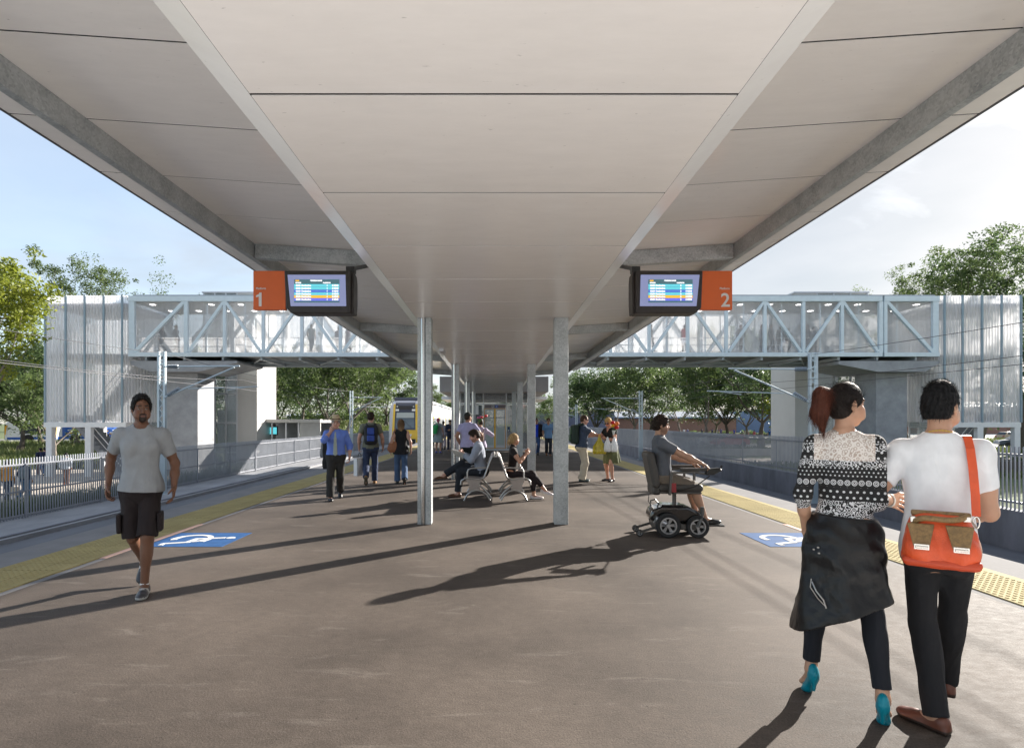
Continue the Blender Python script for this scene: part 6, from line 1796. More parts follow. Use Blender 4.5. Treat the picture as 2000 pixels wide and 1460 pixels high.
# ------------------------------------------------------------------ train
def train():
    g = empty('commuter_train', (-7.40, 47.6, 0), 0, 'white and yellow commuter train standing at the platform beyond the footbridge', 'train')
    TW = mat('train_white', (.74, .74, .75), .35, coat=.3); TY = mat('train_yellow', (.80, .52, .04), .35, coat=.3); TN = mat('train_navy', (.028, .035, .07), .3, coat=.4); TG = mat('train_glass', (.10, .13, .16), .1, spec=.8); TS = mat('train_silver', (.55, .55, .60), .4, metal=.2); TM = mat('train_maroon', (.30, .03, .06), .4)
    # cross-section (x, z)
    sec = [(-1.30, -.85), (-1.42, -.2), (-1.42, 2.2), (-1.33, 2.95), (-1.10, 3.35), (-.75, 3.5), (.75, 3.5), (1.10, 3.35), (1.33, 2.95), (1.42, 2.2), (1.42, -.2), (1.30, -.85)]
    for k in range(3):
        y0 = .9 + k * 20.2; m = MB(); m.prism(sec, y0, y0 + 19.6, 'y'); b = m.build('carriage', TW, g, smooth=30)
        for s in (-1, 1):
            for j in range(6):
                yy = y0 + 1.2 + j * 3.1; xx = s * 1.42
                dd = MB(); dd.box((min(xx, xx + s * .02), yy, -.05), (max(xx, xx + s * .02), yy + 1.25, 2.15)); dr = dd.build('door', TY if j % 2 == 0 else TS, b)
                MB().box((min(xx + s * .022, xx + s * .028), yy + .12, .85), (max(xx + s * .022, xx + s * .028), yy + 1.12, 1.95)).build('door_window', TG, dr)
                MB().box((min(xx, xx + s * .012), yy + 1.5, .75), (max(xx, xx + s * .012), yy + 2.85, 2.0)).build('window', TG, b)
        MB().box((-1.2, y0 + 1, 3.502), (1.2, y0 + 18, 3.72)).build('roof_equipment', TW, b, bev=.08)
        MB().box((-1.15, y0 + 1, -1.1), (1.15, y0 + 18.5, -.86)).build('underframe', BLACK, b)
    for k in range(2): MB().box((-1.15, 20.5 + k * 20.2, -.6), (1.15, 21.1 + k * 20.2, 3.2)).build('gangway', BLACK, g)
    # cab: loft from the section to a slightly smaller, raked front
    V = []; fs = []
    n = len(sec)
    for yy, sc_, rk in ((.9, 1., 0), (.45, .985, .0), (.12, .955, .0), (.0, .90, .0)):
        for x, z in sec: V.append((x * sc_, yy + max(0, (z - 1.) * .16) * (1 if yy < .8 else 0), 1.2 + (z - 1.2) * sc_))
    for i in range(3):
        for j in range(n): fs.append((i * n + j, i * n + (j + 1) % n, (i + 1) * n + (j + 1) % n, (i + 1) * n + j))
    fs.append(tuple(3 * n + j for j in range(n)))
    m = MB(); m.add(V, fs); cab = m.build('cab', TS, g, smooth=40)
    fy = lambda z: max(0, (z - 1.) * .16)
    def face(nm, x0, x1, z0, z1, mm, o, par=g, xt0=None, xt1=None):
        xt0 = x0 if xt0 is None else xt0; xt1 = x1 if xt1 is None else xt1; k = [z0, z1] if not (z0 < 1 < z1) else [z0, 1., z1]
        m = MB(); vs = []
        for z in k:
            t = (z - z0) / (z1 - z0); a, b = x0 + (xt0 - x0) * t, x1 + (xt1 - x1) * t
            vs += [(a, fy(z) - o, z), (b, fy(z) - o, z), (b, fy(z) + .12, z), (a, fy(z) + .12, z)]
        fs = [(0, 3, 2, 1), tuple(4 * (len(k) - 1) + i for i in range(4))]
        for i in range(len(k) - 1):
            for j in range(4): fs.append((4 * i + j, 4 * i + (j + 1) % 4, 4 * i + 4 + (j + 1) % 4, 4 * i + 4 + j))
        m.add(vs, fs); return m.build(nm, mm, par)
    face('front_mask', -.90, .90, .95, 3.22, TN, .006, xt0=-.82, xt1=.82)
    face('yellow_pillar', -1.10, -.905, -.1, 3.1, TY, .008, xt0=-1.0, xt1=-.83); face('yellow_pillar', .905, 1.10, -.1, 3.1, TY, .008, xt0=.83, xt1=1.0)
    face('yellow_front', -.90, .90, .20, .94, TY, .010); face('coupler_recess', -.85, .85, -.62, .19, BLACK, .012)
    ws = face('windscreen', -.78, .78, 1.10, 2.42, TG, .012, xt0=-.73, xt1=.73); face('blind', -.74, .74, 1.95, 2.38, mat('train_blind', (.42, .46, .46), .4), .016, xt0=-.72, xt1=.72)
    face('route_display', -.6, .6, 2.62, 2.95, BLACK, .012)
    for s in (-1, 1):
        face('headlight', s * .68 - .14, s * .68 + .14, 2.52, 2.68, mat('headlight_lens', (.8, .8, .8), .2), .014)
        t = MB(); t.lathe([(0, 0), (.13, 0), (.15, .03), (.15, .05), (0, .05)], n=18, M=Matrix.Translation((s * .68, fy(2.9) - .025, 2.9)) @ Matrix.Rotation(R(-90), 4, 'X')); t.build('lamp', BLACK, g)
        t = MB(); t.lathe([(0, 0), (.07, 0), (.07, .02), (0, .02)], n=14, M=Matrix.Translation((s * .68, fy(2.9) - .05, 2.9)) @ Matrix.Rotation(R(-90), 4, 'X')); t.build('lamp', RIM, g)
    m = MB(); m.prism([(-.42, .42), (.12, .42), (.16, .58), (-.38, .58)], -.016, -.0105, 'y'); m.build('logo', TM, g); m = MB(); m.prism([(.2, .40), (.52, .40), (.56, .60), (.24, .60)], -.016, -.0105, 'y'); m.build('logo', TW, g)
    w = MB(); w.bar((.55, fy(1.2) - .03, 1.12), (-.15, fy(1.7) - .035, 1.75), .03, .03, up=(0, 1, 0)); w.build('wiper', BLACK, g)
    MB().box((-1.0, .55, 3.40), (1.0, 4.2, 3.66)).build('roof_fairing', TN, g, bev=.05)
    MB().box((-.12, -.45, -.35), (.12, .1, -.1)).build('coupler', BLACK, g, bev=.03)
    p = MB(); p.bar((0, 9, 3.7), (0, 8.2, 4.35), .06, .06); p.bar((0, 8.2, 4.35), (0, 9.2, 4.9), .05, .05); p.bar((-.8, 9.2, 4.92), (.8, 9.2, 4.92), .06, .06); p.build('pantograph', BLACK, g)
train()
# ------------------------------------------------------------------ bench
CHROME = mat('polished_steel', (.40, .39, .38), .32, metal=.8, var=.04, vs=6)
BENCHP = mat('perforated_seat', (.36, .31, .28), .5, metal=.3, var=.06, vs=20)
bench = empty('back_to_back_bench', (.03, 11.95, 0), 0, 'steel back to back bench between the columns with armrests', 'bench')
def bez(p, q, r, s, n=12):
    p, q, r, s = map(Vector, (p, q, r, s)); return [(p * (1 - t) ** 3 + q * 3 * t * (1 - t) ** 2 + r * 3 * t * t * (1 - t) + s * t ** 3) for t in [i / n for i in range(n + 1)]]
Yf = (-.68, .68)
for s in (-1, 1):
    # shell: seat and back as one curved sheet (profile in x,z), extruded along y
    prof = [(.66, .36), (.64, .42), (.58, .445), (.45, .44), (.32, .425), (.24, .45), (.20, .55), (.145, .70), (.09, .84), (.05, .885)]
    def shell(pr, y0, y1, nm, mt, th=.012):
        out = [Vector((p[0], p[1])) for p in pr]; inn = []
        for i, p in enumerate(out):
            d = out[min(i + 1, len(out) - 1)] - out[max(i - 1, 0)]; n = Vector((-d.y, d.x)).normalized() * th; inn.append(p - n)
        poly = [(s * p.x, p.y) for p in out] + [(s * p.x, p.y) for p in reversed(inn)]
        V = [(x, y, z) for y in (y0, y1) for x, z in poly]; n = len(poly); k = len(out)
        fs = [(i, (i + 1) % n, (i + 1) % n + n, i + n) for i in range(n)]
        for o in (0, n):
            for i in range(k - 1): fs.append((o + i, o + i + 1, o + n - 2 - i, o + n - 1 - i))
        m = MB(); m.add(V, fs); return m.build(nm, mt, bench, smooth=50)
    for a, b in ((-.66, -.005), (.005, .66)):
        shell(prof[:6], a, b, 'seat', BENCHP); shell(prof[5:], a, b, 'backrest', BENCHP)
    for y in Yf:
        m = MB()
        # side frame: rolled tube along seat and back
        pts = [(s * a, y, b) for a, b in [(.685, .33), (.675, .41), (.60, .455), (.45, .45), (.31, .435), (.225, .47), (.185, .58), (.13, .73), (.075, .87), (.03, .905)]]
        m.tube(pts, .017, 8); m.build('side_frame', CHROME, bench, smooth=50)
        # curved plate and arched legs
        m = MB(); up = [(.60, .44), (.36, .425), (.27, .44)]; arch = [(.62, .02), (.56, .13), (.47, .20), (.37, .225), (.27, .205), (.17, .13), (.105, .02)]
        poly = [(s * .585, .44), (s * .28, .425), (s * .33, .33), (s * .30, .235), (s * .37, .232), (s * .45, .215), (s * .53, .20), (s * .52, .32)]
        m.prism(poly, y - .008, y + .008, 'y'); m.build('end_plate', BENCHP, bench)
        m = MB(); m.tube([(s * a, y, b) for a, b in arch], [.017, .02, .022, .022, .022, .02, .017], 8); m.build('leg', CHROME, bench, smooth=50)
        m = MB(); m.tube(bez((s * .33, y, .33), (s * .25, y, .26), (s * .17, y, .22), (s * .08, y, .06)), .018, 8); m.build('leg', CHROME, bench, smooth=50)
    for y in (-.68, 0, .68):
        m = MB(); m.tube([(s * a, y, b) for a, b in [(.165, .665), (.30, .665), (.47, .655), (.535, .63), (.555, .57), (.555, .455)]], .016, 8); m.build('armrest', CHROME, bench, smooth=50)
m = MB(); m.tube([(.03, -.68, .905), (.03, .68, .905)], .02, 8); m.tube([(-.03, -.68, .905), (-.03, .68, .905)], .02, 8); m.box((-.05, -.66, .875), (.05, .66, .90)); m.build('top_rail', CHROME, bench, smooth=50)

# ------------------------------------------------------------------ power wheelchair (front along local +x)
CHB = mat('chair_vinyl', (.055, .05, .045), .55, var=.12, vs=30, bump=.2, bs=120); CHG = mat('gloss_black_shroud', (.012, .012, .013), .12, coat=.8); CHF = mat('chair_frame', (.10, .095, .09), .4, metal=.5)
chair = empty('power_wheelchair', (2.60, 7.95, 0), R(-5), 'black power wheelchair with silver spoked wheels and high back seat', 'wheelchair')
def soft(nm, prims, m, par, h=.012, cuts=(), disp=None):
    V, Q = mesh_sdf(prims, h, cuts, disp); return npmesh(nm, V, Q, m, par, True)
def cwheel(x, y, r, w, nm='wheel', spokes=6):
    MX = Matrix.Translation((x, y, r)) @ Matrix.Rotation(R(90), 4, 'X')
    t = MB(); t.lathe([(r * .66, -w * .4), (r * .9, -w / 2), (r, -w * .25), (r, w * .25), (r * .9, w / 2), (r * .66, w * .4), (r * .66, -w * .4)], n=28, M=MX); wh = t.build(nm, TYRE, chair, smooth=40)
    m = MB(); m.lathe([(r * .58, -w * .42), (r * .68, -w * .42), (r * .68, w * .42), (r * .58, w * .42), (r * .58, -w * .42)], n=28, M=MX); m.lathe([(0, -w * .45), (r * .16, -w * .45), (r * .16, w * .45), (0, w * .45)], n=14, M=MX)
    for k in range(spokes):
        a = 2 * math.pi * k / spokes
        for da in (-.13, .13): m.bar(MX @ Vector((r * .12 * math.cos(a + da), r * .12 * math.sin(a + da), -w * .36)), MX @ Vector((r * .62 * math.cos(a + da), r * .62 * math.sin(a + da), -w * .36)), .018, .016, up=(0, 1, 0))
    m.build('rim', RIM, wh, smooth=40); return wh
for y in (-.25, .25): cwheel(-.235, y, .165, .07, spokes=6)
for y in (-.22, .22): cwheel(.16, y, .15, .06, spokes=5)
for y in (-.18, .18):
    cwheel(-.60, y, .048, .03, 'anti_tip_wheel', 3)
    m = MB(); m.bar((-.34, y, .14), (-.60, y, .06), .03, .03); m.build('anti_tip_arm', CHF, chair)
for y in (-.22, .22):    # front caster forks
    m = MB(); m.tube([(.22, y, .40), (.22, y, .28), (.19, y + .04 * (1 if y > 0 else -1), .25), (.16, y + .045 * (1 if y > 0 else -1), .15)], .018, 8); m.cyl((.22, y, .31), (.22, y, .42), .026, 12); m.build('fork', CHF, chair, smooth=40)
m = MB(); m.prism([(-.47, .24), (-.44, .36), (-.30, .41), (.05, .41), (.22, .33), (.22, .26), (.05, .20), (-.35, .18)], -.19, .19, 'y'); m.build('shroud', CHG, chair, bev=.035, seg=3, smooth=40)
m = MB(); m.box((-.30, -.14, .405), (.0, .14, .43)); m.build('battery_cover', CHG, chair, bev=.012)
m = MB(); m.box((-.40, -.21, .10), (.15, .21, .18)); m.cyl((-.235, -.26, .165), (-.235, .26, .165), .03, 12); m.build('chassis', CHF, chair, bev=.01)
for s in (-1, 1): m = MB(); m.cyl((-.40, s * .2, .24), (-.26, s * .2, .18), .05, 14); m.build('motor', RIM, chair, smooth=40)
m = MB(); m.tube([(-.40, .12, .36), (-.40, .12, .45), (-.34, .12, .47), (-.30, .12, .42)], .012, 8); m.build('handle', CHF, chair, smooth=40)
m = MB(); m.cyl((-.10, 0, .40), (-.10, 0, .60), .028, 14); m.build('seat_post', CHF, chair, smooth=40)
m = MB(); m.box((-.36, -.20, .585), (.22, .20, .615)); m.build('seat_frame', CHF, chair, bev=.008)
soft('seat', [rbox((-.06, 0, .665), (.30, .235, .055), .05, 0)], CHB, chair)
bk = rot(0, 0, 0)
an = R(-11); BM = np.array([[math.cos(an), 0, -math.sin(an)], [0, 1, 0], [math.sin(an), 0, math.cos(an)]])
soft('backrest', [rbox((-.42, 0, .905), (.055, .24, .25), .05, 0, BM), ell((-.38, 0, .87), (.05, .19, .18), .04, BM)], CHB, chair)
soft('lumbar_cover', [rbox((-.375, 0, .655), (.06, .21, .09), .04, 0)], CHB, chair)
for s in (-1, 1):
    y = s * .275
    m = MB(); m.bar((-.22, y, .58), (-.20, y, .87), .035, .05); m.build('arm_post', CHF, chair, bev=.006)
    m = MB(); m.bar((-.22, y, .875), (.16, y, .895), .03, .03); m.bar((.12, y, .885), (.30, y, .86), .025, .025); m.bar((.10, y, .87), (.10, y, .78), .03, .04); m.build('arm_bar', CHF, chair, bev=.005)
    soft('arm_pad', [rbox((.10, y, .925), (.19, .04, .022), .018, 0)], CHB, chair, .008)
m = MB(); m.prism([(.24, .86), (.34, .855), (.45, .92), (.42, .955), (.26, .935)], -.33, -.24, 'y'); cj = m.build('controller', BLACK, chair, bev=.012); m = MB(); m.cyl((.43, -.285, .93), (.455, -.285, .98), .012, 10); m.build('joystick', BLACK, cj)
m = MB(); m.tube([(.30, -.28, .84), (.12, -.27, .70), (-.2, -.24, .60)], .008, 6); m.build('cable', BLACK, chair, smooth=50); m = MB(); m.tube([(-.33, .0, .6), (-.44, .02, .56), (-.45, .02, .45), (-.40, .06, .40)], .006, 6); m.build('cable', BLACK, chair, smooth=50)
m = MB(); m.bar((.22, 0, .33), (.36, 0, .175), .05, .04); m.build('footrest_bar', CHF, chair, bev=.006)
m = MB(); m.box((.22, -.17, .145), (.53, .17, .168)); m.build('footplate', CHF, chair, bev=.006)
for s in (-1, 1): MB().box((-.2, s * .292, .62), (-.14, s * .30, .74)).build('reflector', mat('reflector_red', (.25, .01, .015), .3), chair)
# ------------------------------------------------------------------ people on the platform
SK = dict(black=(.17, .080, .047), east=(.47, .27, .18), pale=(.55, .31, .23), tan=(.38, .20, .13), olive=(.42, .24, .16), brown=(.24, .12, .07))
HB_ = (.012, .010, .009); HDB = (.035, .022, .015); HBR = (.08, .045, .025); HBL = (.50, .34, .15)
WALKA = lambda st=.30: dict(foot_l=(-.07, st * .55, .082, 0, 0), foot_r=(.07, -st, .16, 0, 32))
WALKB = lambda st=.30: dict(foot_r=(.07, st * .55, .082, 0, 0), foot_l=(-.07, -st, .16, 0, 32))
def P(**k): return k
def Xp(px, Y): return X_at(px, Y)
# 1 man in grey T-shirt
shorts_fold = .006
b, K, s_, add = make_person('young man in a grey T-shirt and dark cargo shorts walking toward the viewer', (Xp(277, 5.32), 5.32), 203, 1.80, 'm',
  P(pelvis=(0, .03, .928), torso=(3, 1, 0), head=(14, 2, 0), foot_l=(-.05, .165, .081, 0, 0), foot_r=(.03, -.27, .205, -4, 42), hand_r=(.30, -.04, .955), hand_l=(-.305, .12, .925), epole_r=(.45, -1, 0), epole_l=(-.45, -1, 0), grip_r=P(curl=.75), grip_l=P(curl=.6)),
  P(skin=SK['black'], beard=('goatee', (.010, .008, .007)), brow=(.01, .008, .006), lip=(.17, .07, .052),
    hair=P(style='afro', col=HB_, off=.013, top=.018, topy=-.005, amp=.0065, fq=120, fh=.150, fw=.135, fz=-.032, fy=.120, side=.0),
    tops=[P(col=(.30, .315, .33), sleeve=.66, hem=-.03, off=.008, hemflare=.062, fold=.009, ff=13, hemtilt=.06, sleeveoff=.006)],
    trousers=P(name='shorts', col=(.020, .014, .0145), len=.99, off=.022, flare=.012, waist=.035, fold=.008, k=.008),
    shoes=P(col=(.05, .05, .055), sole=(.55, .55, .53), lace=(.55, .53, .5), tongue=(.75, .75, .75), side=(.5, .49, .47), sock=(.75, .75, .75), sockh=.05, bulk=.004)), .006)
b.scale = (.88, 1, 1)
# cargo pocket and necklace
for q, sg in (('l', -1), ('r', 1)):
    hip, kn = K['hip_' + q], K['knee_' + q]; c = hip + (kn - hip) * .68 + np.array((sg * .105, .01, 0))
    add('pocket', [rbox(c, (.022, .075, .085), .014, .0)], (.022, .016, .0165), 'denim', (), fold_disp(.005, 30, 3))
nk = K['neck']
def torus(c, R0, r, N):
    c = A3(c); N = A3(N); return Prim(lambda P: np.hypot(np.hypot((P - c) @ N[0], (P - c) @ N[1]) - R0, (P - c) @ N[2]) - r, c, R0 + r, 0)
add('necklace', [torus(nk + np.array((0, .038, -.035)), .068, .0022, frame_z((0, .75, .65)))], (.5, .42, .25), 'leather', hh=.003)
# 2 woman with ponytail
woman_top = None
b2, K2, s2, add2 = make_person('woman with a ponytail and black and white patterned top wearing teal heels', (Xp(1648, 3.10), 3.10), -31, 1.70, 'f',
  P(pelvis=(0, .0, 1.0), torso=(-4, 1, 0), hips=(0, 0, 0), head=(-50, 4, 0), foot_l=(-.185, .10, .165, 22, 30), foot_r=(.20, -.10, .152, -6, 30), hand_l=(-.215, .03, .975), hand_r=(.15, .23, 1.17), epole_r=(.12, -1, -.35), epole_l=(-.3, -1, 0), kpole_l=(-.25, 1, 0), kpole_r=(.1, 1, 0), grip_l=P(curl=.32, thumb=.15), grip_r=P(curl=.8, n=(-.6, 0, -.5))),
  P(skin=SK['east'], nails=(.55, .12, .25), naildir=(0, 0, -1),
    hair=P(style='pony', col=(.012, .008, .007), col2=(.075, .022, .012), tailcol=True, tiecol=(.18, .01, .16), tail=[(-.005, -.165, .035), (-.01, -.175, -.06), (-.005, -.145, -.155)], tr=[.026, .048, .05, .012], off=.010, amp=.0022),
    tops=[P(name='patterned_top', mat=None or 'cloth', col=(.05, .05, .05), sleeve=1.36, hem=-.05, off=.007, hemflare=.006, neck=.078, neckdrop=.035, ring=None, fold=.0028, ff=22, sleeveoff=.004)],
    trousers=P(name='jeans', col=(.010, .012, .018), len=1.9, off=.004, flare=.004, waist=.05, fold=.0032),
    shoes=P(heel=1, col=(.0, .22, .30), name='high_heel')), .006)
def top_mat():
    """lace yoke above dotted and flowered black bands"""
    m, nt, b, N, L = newmat('patterned_knit')
    tc = N.new('ShaderNodeTexCoord'); sp = N.new('ShaderNodeSeparateXYZ'); L.new(tc.outputs['Object'], sp.inputs[0])
    def math_(op, a, bv=None):
        n = N.new('ShaderNodeMath'); n.operation = op
        for i, v in enumerate((a, bv)):
            if v is None: continue
            if isinstance(v, (int, float)): n.inputs[i].default_value = v
            else: L.new(v, n.inputs[i])
        return n.outputs[0]
    def vor(sc, feat='F1', sq=(1, 1, 1)):
        mp = N.new('ShaderNodeMapping'); mp.inputs['Scale'].default_value = sq; L.new(tc.outputs['Object'], mp.inputs['Vector'])
        v = N.new('ShaderNodeTexVoronoi'); v.inputs['Scale'].default_value = sc; v.feature = feat; L.new(mp.outputs['Vector'], v.inputs['Vector']); return v.outputs['Distance']
    def dots(per, rad):   # regular staggered polka dots in x,z
        zr = math_('DIVIDE', sp.outputs['Z'], per); row = math_('FLOOR', zr); odd = math_('MULTIPLY', math_('MODULO', row, 2.), .5)
        fx = math_('SUBTRACT', math_('FRACT', math_('ADD', math_('DIVIDE', sp.outputs['X'], per * 1.15), odd)), .5); fz = math_('SUBTRACT', math_('FRACT', zr), .5)
        d = math_('SQRT', math_('ADD', math_('MULTIPLY', fx, fx), math_('MULTIPLY', fz, fz)))
        return math_('LESS_THAN', d, rad)
    def rings(per, r0, w):
        fx = math_('SUBTRACT', math_('FRACT', math_('DIVIDE', sp.outputs['X'], per)), .5); fz = math_('DIVIDE', math_('SUBTRACT', sp.outputs['Z'], RZ), per)
        d = math_('SQRT', math_('ADD', math_('MULTIPLY', fx, fx), math_('MULTIPLY', fz, fz)))
        a = math_('LESS_THAN', math_('ABSOLUTE', math_('SUBTRACT', d, r0)), w); c = math_('LESS_THAN', math_('ABSOLUTE', math_('SUBTRACT', d, r0 * .45)), w * .8); return math_('MAXIMUM', a, c)
    z0 = Z2; RZ = z0 + .262
    floral = math_('GREATER_THAN', math_('SINE', math_('MULTIPLY', vor(44), 17.)), .05)
    lace = math_('GREATER_THAN', math_('SINE', math_('MULTIPLY', vor(46), 13.)), -.35)
    fd = dots(.020, .20); bd = dots(.030, .21); rg_ = rings(.036, .36, .06)
    band = lambda a, b_: math_('MULTIPLY', math_('GREATER_THAN', sp.outputs['Z'], z0 + a), math_('LESS_THAN', sp.outputs['Z'], z0 + b_))
    w = math_('ADD', math_('MULTIPLY', floral, band(-.2, .165)), math_('MULTIPLY', bd, band(.165, .238)))
    w = math_('ADD', w, math_('MULTIPLY', rg_, band(.238, .285))); w = math_('ADD', w, math_('MULTIPLY', fd, band(.285, .345))); w = math_('ADD', w, math_('MULTIPLY', floral, band(.345, .385)))
    # sleeves above the yoke line keep the dots and flowers
    ax = math_('ABSOLUTE', sp.outputs['X'])
    w = math_('ADD', w, math_('MULTIPLY', bd, band(.385, .43))); w = math_('ADD', w, math_('MULTIPLY', fd, band(.47, .60))); w = math_('ADD', w, math_('MULTIPLY', floral, band(.43, .47)))
    yoke = math_('MULTIPLY', math_('GREATER_THAN', sp.outputs['Z'], z0 + .378), math_('LESS_THAN', ax, .158))
    mx = N.new('ShaderNodeMix'); mx.data_type = 'RGBA'; L.new(w, mx.inputs['Factor']); mx.inputs['A'].default_value = (.012, .012, .013, 1); mx.inputs['B'].default_value = (.62, .63, .65, 1)
    lc = N.new('ShaderNodeMix'); lc.data_type = 'RGBA'; L.new(lace, lc.inputs['Factor']); lc.inputs['A'].default_value = (.44, .36, .31, 1); lc.inputs['B'].default_value = (.70, .655, .62, 1)
    m2 = N.new('ShaderNodeMix'); m2.data_type = 'RGBA'; L.new(yoke, m2.inputs['Factor']); L.new(mx.outputs['Result'], m2.inputs['A']); L.new(lc.outputs['Result'], m2.inputs['B'])
    L.new(m2.outputs['Result'], b.inputs['Base Color']); b.inputs['Roughness'].default_value = .85; return m
b2.scale = (.88, 1, 1)
Z2 = float(K2['pel'][2] * s2)
for o in b2.children:
    if o.name.startswith('patterned_top'): o.data.materials[0] = top_mat()
# leather jacket tied round the waist
def jacket_prims(K):
    pel, M = K['pel'], K['M']; w = K['w']
    rows = [(.12, .160, .130, 0), (.04, .200, .155, -.005), (-.08, .228, .178, -.01), (-.26, .238, .18, -.02), (-.46, .285, .215, -.03), (-.64, .31, .235, -.04)]
    return [loft(pel, M, rows, .02)]
LEATH = mat('black_leather', (.006, .006, .007), .36, bump=.55, bs=18, spec=.32)
def jdisp(P):
    q = (P - A3(K2['pel'])) @ A3(K2['M']).T; th = np.arctan2(q[:, 0], -q[:, 1])
    return (.010 * np.sin(th * 6 + q[:, 2] * 7) * np.clip(-q[:, 2] * 3.2, 0, 1) + .006 * np.sin(q[:, 2] * 46 + th * 2.2 + np.sin(th * 5)) * np.clip(1.1 + q[:, 2] * 4, 0, 1) + .003 * nz(P, 40, 2)).astype(f32)
w2 = K2['w']
jk = add2('tied_leather_jacket', jacket_prims(K2), (.01, .01, .01), LEATH, [plane_cut(w2(0, 0, .085), K2['M'][2] + .06 * K2['M'][0]), plane_cut(w2(.0, 0, -.455), -K2['M'][2] + .42 * K2['M'][0])], jdisp)
add2('jacket_sleeve', [cap(w2(-.175, .03, -.10), w2(-.20, .05, -.34), .045, .05, .02), cap(w2(-.20, .05, -.34), w2(-.18, .06, -.42), .048, .05, .02, cut1=True)], (.01, .01, .01), LEATH, (), fold_disp(.006, 26, 1))
zz = MB(); zz.tube([tuple(np.array(w2(*p)) * s2) for p in ((-.155, -.19, -.27), (-.13, -.215, -.31), (-.09, -.225, -.35), (-.075, -.23, -.39))], .004, 6); zz.tube([tuple(np.array(w2(*p)) * s2) for p in ((-.16, -.185, -.255), (-.165, -.19, -.30), (-.12, -.215, -.35), (-.075, -.23, -.385))], .003, 6); zz.build('zip', CHROME, b2, smooth=50)
for p in ((-.15, -.152, -.10), (-.125, -.165, -.085), (-.12, -.166, -.115)): MB().lathe([(0, -.004), (.007, -.003), (.007, .003), (0, .004)], tuple(np.array(w2(*p)) * s2), 10).build('stud', CHROME, b2, smooth=60)
# 3 man with the orange bag
b3, K3, s3, add3 = make_person('man in a white T-shirt and black jeans seen from behind with an orange shoulder bag', (Xp(1834, 2.93), 2.93), -33, 1.755, 'm',
  P(pelvis=(0, 0, .925), torso=(0, 1, 0), head=(-30, 2, 0), foot_l=(-.02, -.05, .081, 62, 0), foot_r=(.07, .36, .082, 0, 0), kpole_l=(-.25, 1, 0), hand_l=(-.235, .17, 1.115), hand_r=(.14, .24, 1.06), epole_l=(-.7, -1, -.4), epole_r=(.45, -1, -.25), grip_l=P(curl=.9, n=(.9, 0, -.3)), grip_r=P(curl=.6, n=(-.5, 0, -.7))),
  P(skin=SK['east'], fat=.006, hair=P(style='crop', col=(.007, .007, .008), off=.010, top=.020, topy=-.005, amp=.003, fq=110, nape=-.062),
    tops=[P(name='t_shirt', col=(.76, .77, .80), sleeve=.60, hem=-.10, off=.010, hemflare=.026, fold=.0095, ff=12, neck=.069, sleeveoff=.010)],
    trousers=P(name='jeans', col=(.010, .0105, .013), len=1.95, off=.010, flare=.012, waist=.04, fold=.0045),
    shoes=P(col=(.13, .045, .028), sole=(.03, .02, .016), name='leather_shoe')), .006)
add3('gold_chain', [torus(K3['neck'] + np.array((0, -.004, .004)), .0665, .004, frame_z((0, .35, .95)))], (.55, .35, .08), 'leather', (), lambda P: (.0014 * np.sin(P[:, 0] * 420)).astype(f32), .003)
wl = K3['wr_l'] - unit(K3['wr_l'] - K3['el_l']) * .01
add3('wristwatch', [torus(wl, .032, .0075, frame_z(unit(K3['wr_l'] - K3['el_l'])))], (.55, .55, .52), 'leather', hh=.005)
# the bag
ORL = mat('orange_leather', (.66, .085, .020), .42, var=.12, vs=10, bump=.3, bs=150); TANL = mat('brown_snake_leather', (.22, .135, .055), .5, var=.35, vs=60, bump=.2, bs=120); METL = mat('bag_hardware', (.72, .70, .66), .22, metal=.9)
b3.scale = (.86, 1, 1)
bp_ = b3.matrix_basis @ Vector((-.02, -.235, .865))
bag = empty('shoulder_bag', bp_, R(-33), 'orange leather shoulder bag with brown flaps hanging behind the man in white', 'bag')
bag.scale = (.86, 1, 1)
V, Q = mesh_sdf([loft((0, 0, .0), np.eye(3), [(0, .155, .075, 0), (.03, .178, .088, 0), (.10, .175, .085, 0), (.18, .155, .062, 0), (.235, .125, .03, 0), (.25, .10, .018, 0)], .02, ex=3.2),
   ell((-.085, -.062, .085), (.075, .045, .07), .02), ell((.085, -.062, .085), (.08, .045, .07), .02)], .006, (), fold_disp(.004, 24, 5))
npmesh('pouch', V, Q, ORL, bag, True)
MB().prism([(-.168, .002), (.168, .002), (.180, .050), (-.180, .050)], -.096, .096, 'y').build('base_band', mat('dark_orange_leather', (.50, .055, .014), .45, bump=.25, bs=150), bag, bev=.03, seg=3, smooth=40)
for s in (-1, 1):
    m = MB(); cx = s * .085 - .005
    m.add([(cx - .062, -.062, .205), (cx + .062, -.062, .205), (cx + .036, -.116, .105), (cx - .036, -.116, .105), (cx - .062, -.05, .205), (cx + .062, -.05, .205), (cx + .036, -.104, .105), (cx - .036, -.104, .105)], [(0, 1, 2, 3), (4, 7, 6, 5), (0, 4, 5, 1), (1, 5, 6, 2), (2, 6, 7, 3), (3, 7, 4, 0)]); fl_ = m.build('flap', TANL, bag, bev=.004)
    m = MB(); m.box((cx - .034, -.124, .092), (cx + .034, -.114, .118)); m.cyl((cx - .028, -.126, .105), (cx + .028, -.126, .105), .006, 10); m.build('buckle', METL, fl_, bev=.002)
m = MB(); m.tube(bez((-.12, -.03, .20), (-.09, -.08, .27), (.03, -.085, .20), (.12, -.03, .25)), .014, 10); m.build('handle', TANL, bag, smooth=60)
MB().box((-.135, -.045, .205), (-.11, -.02, .235)).build('clasp', METL, bag, bev=.004); MB().box((.09, -.05, .225), (.13, -.02, .25)).build('clasp', METL, bag, bev=.004)
m = MB(); m.box((-.13, -.016, .235), (.135, .016, .262)); m.build('top_trim', TANL, bag, bev=.008)
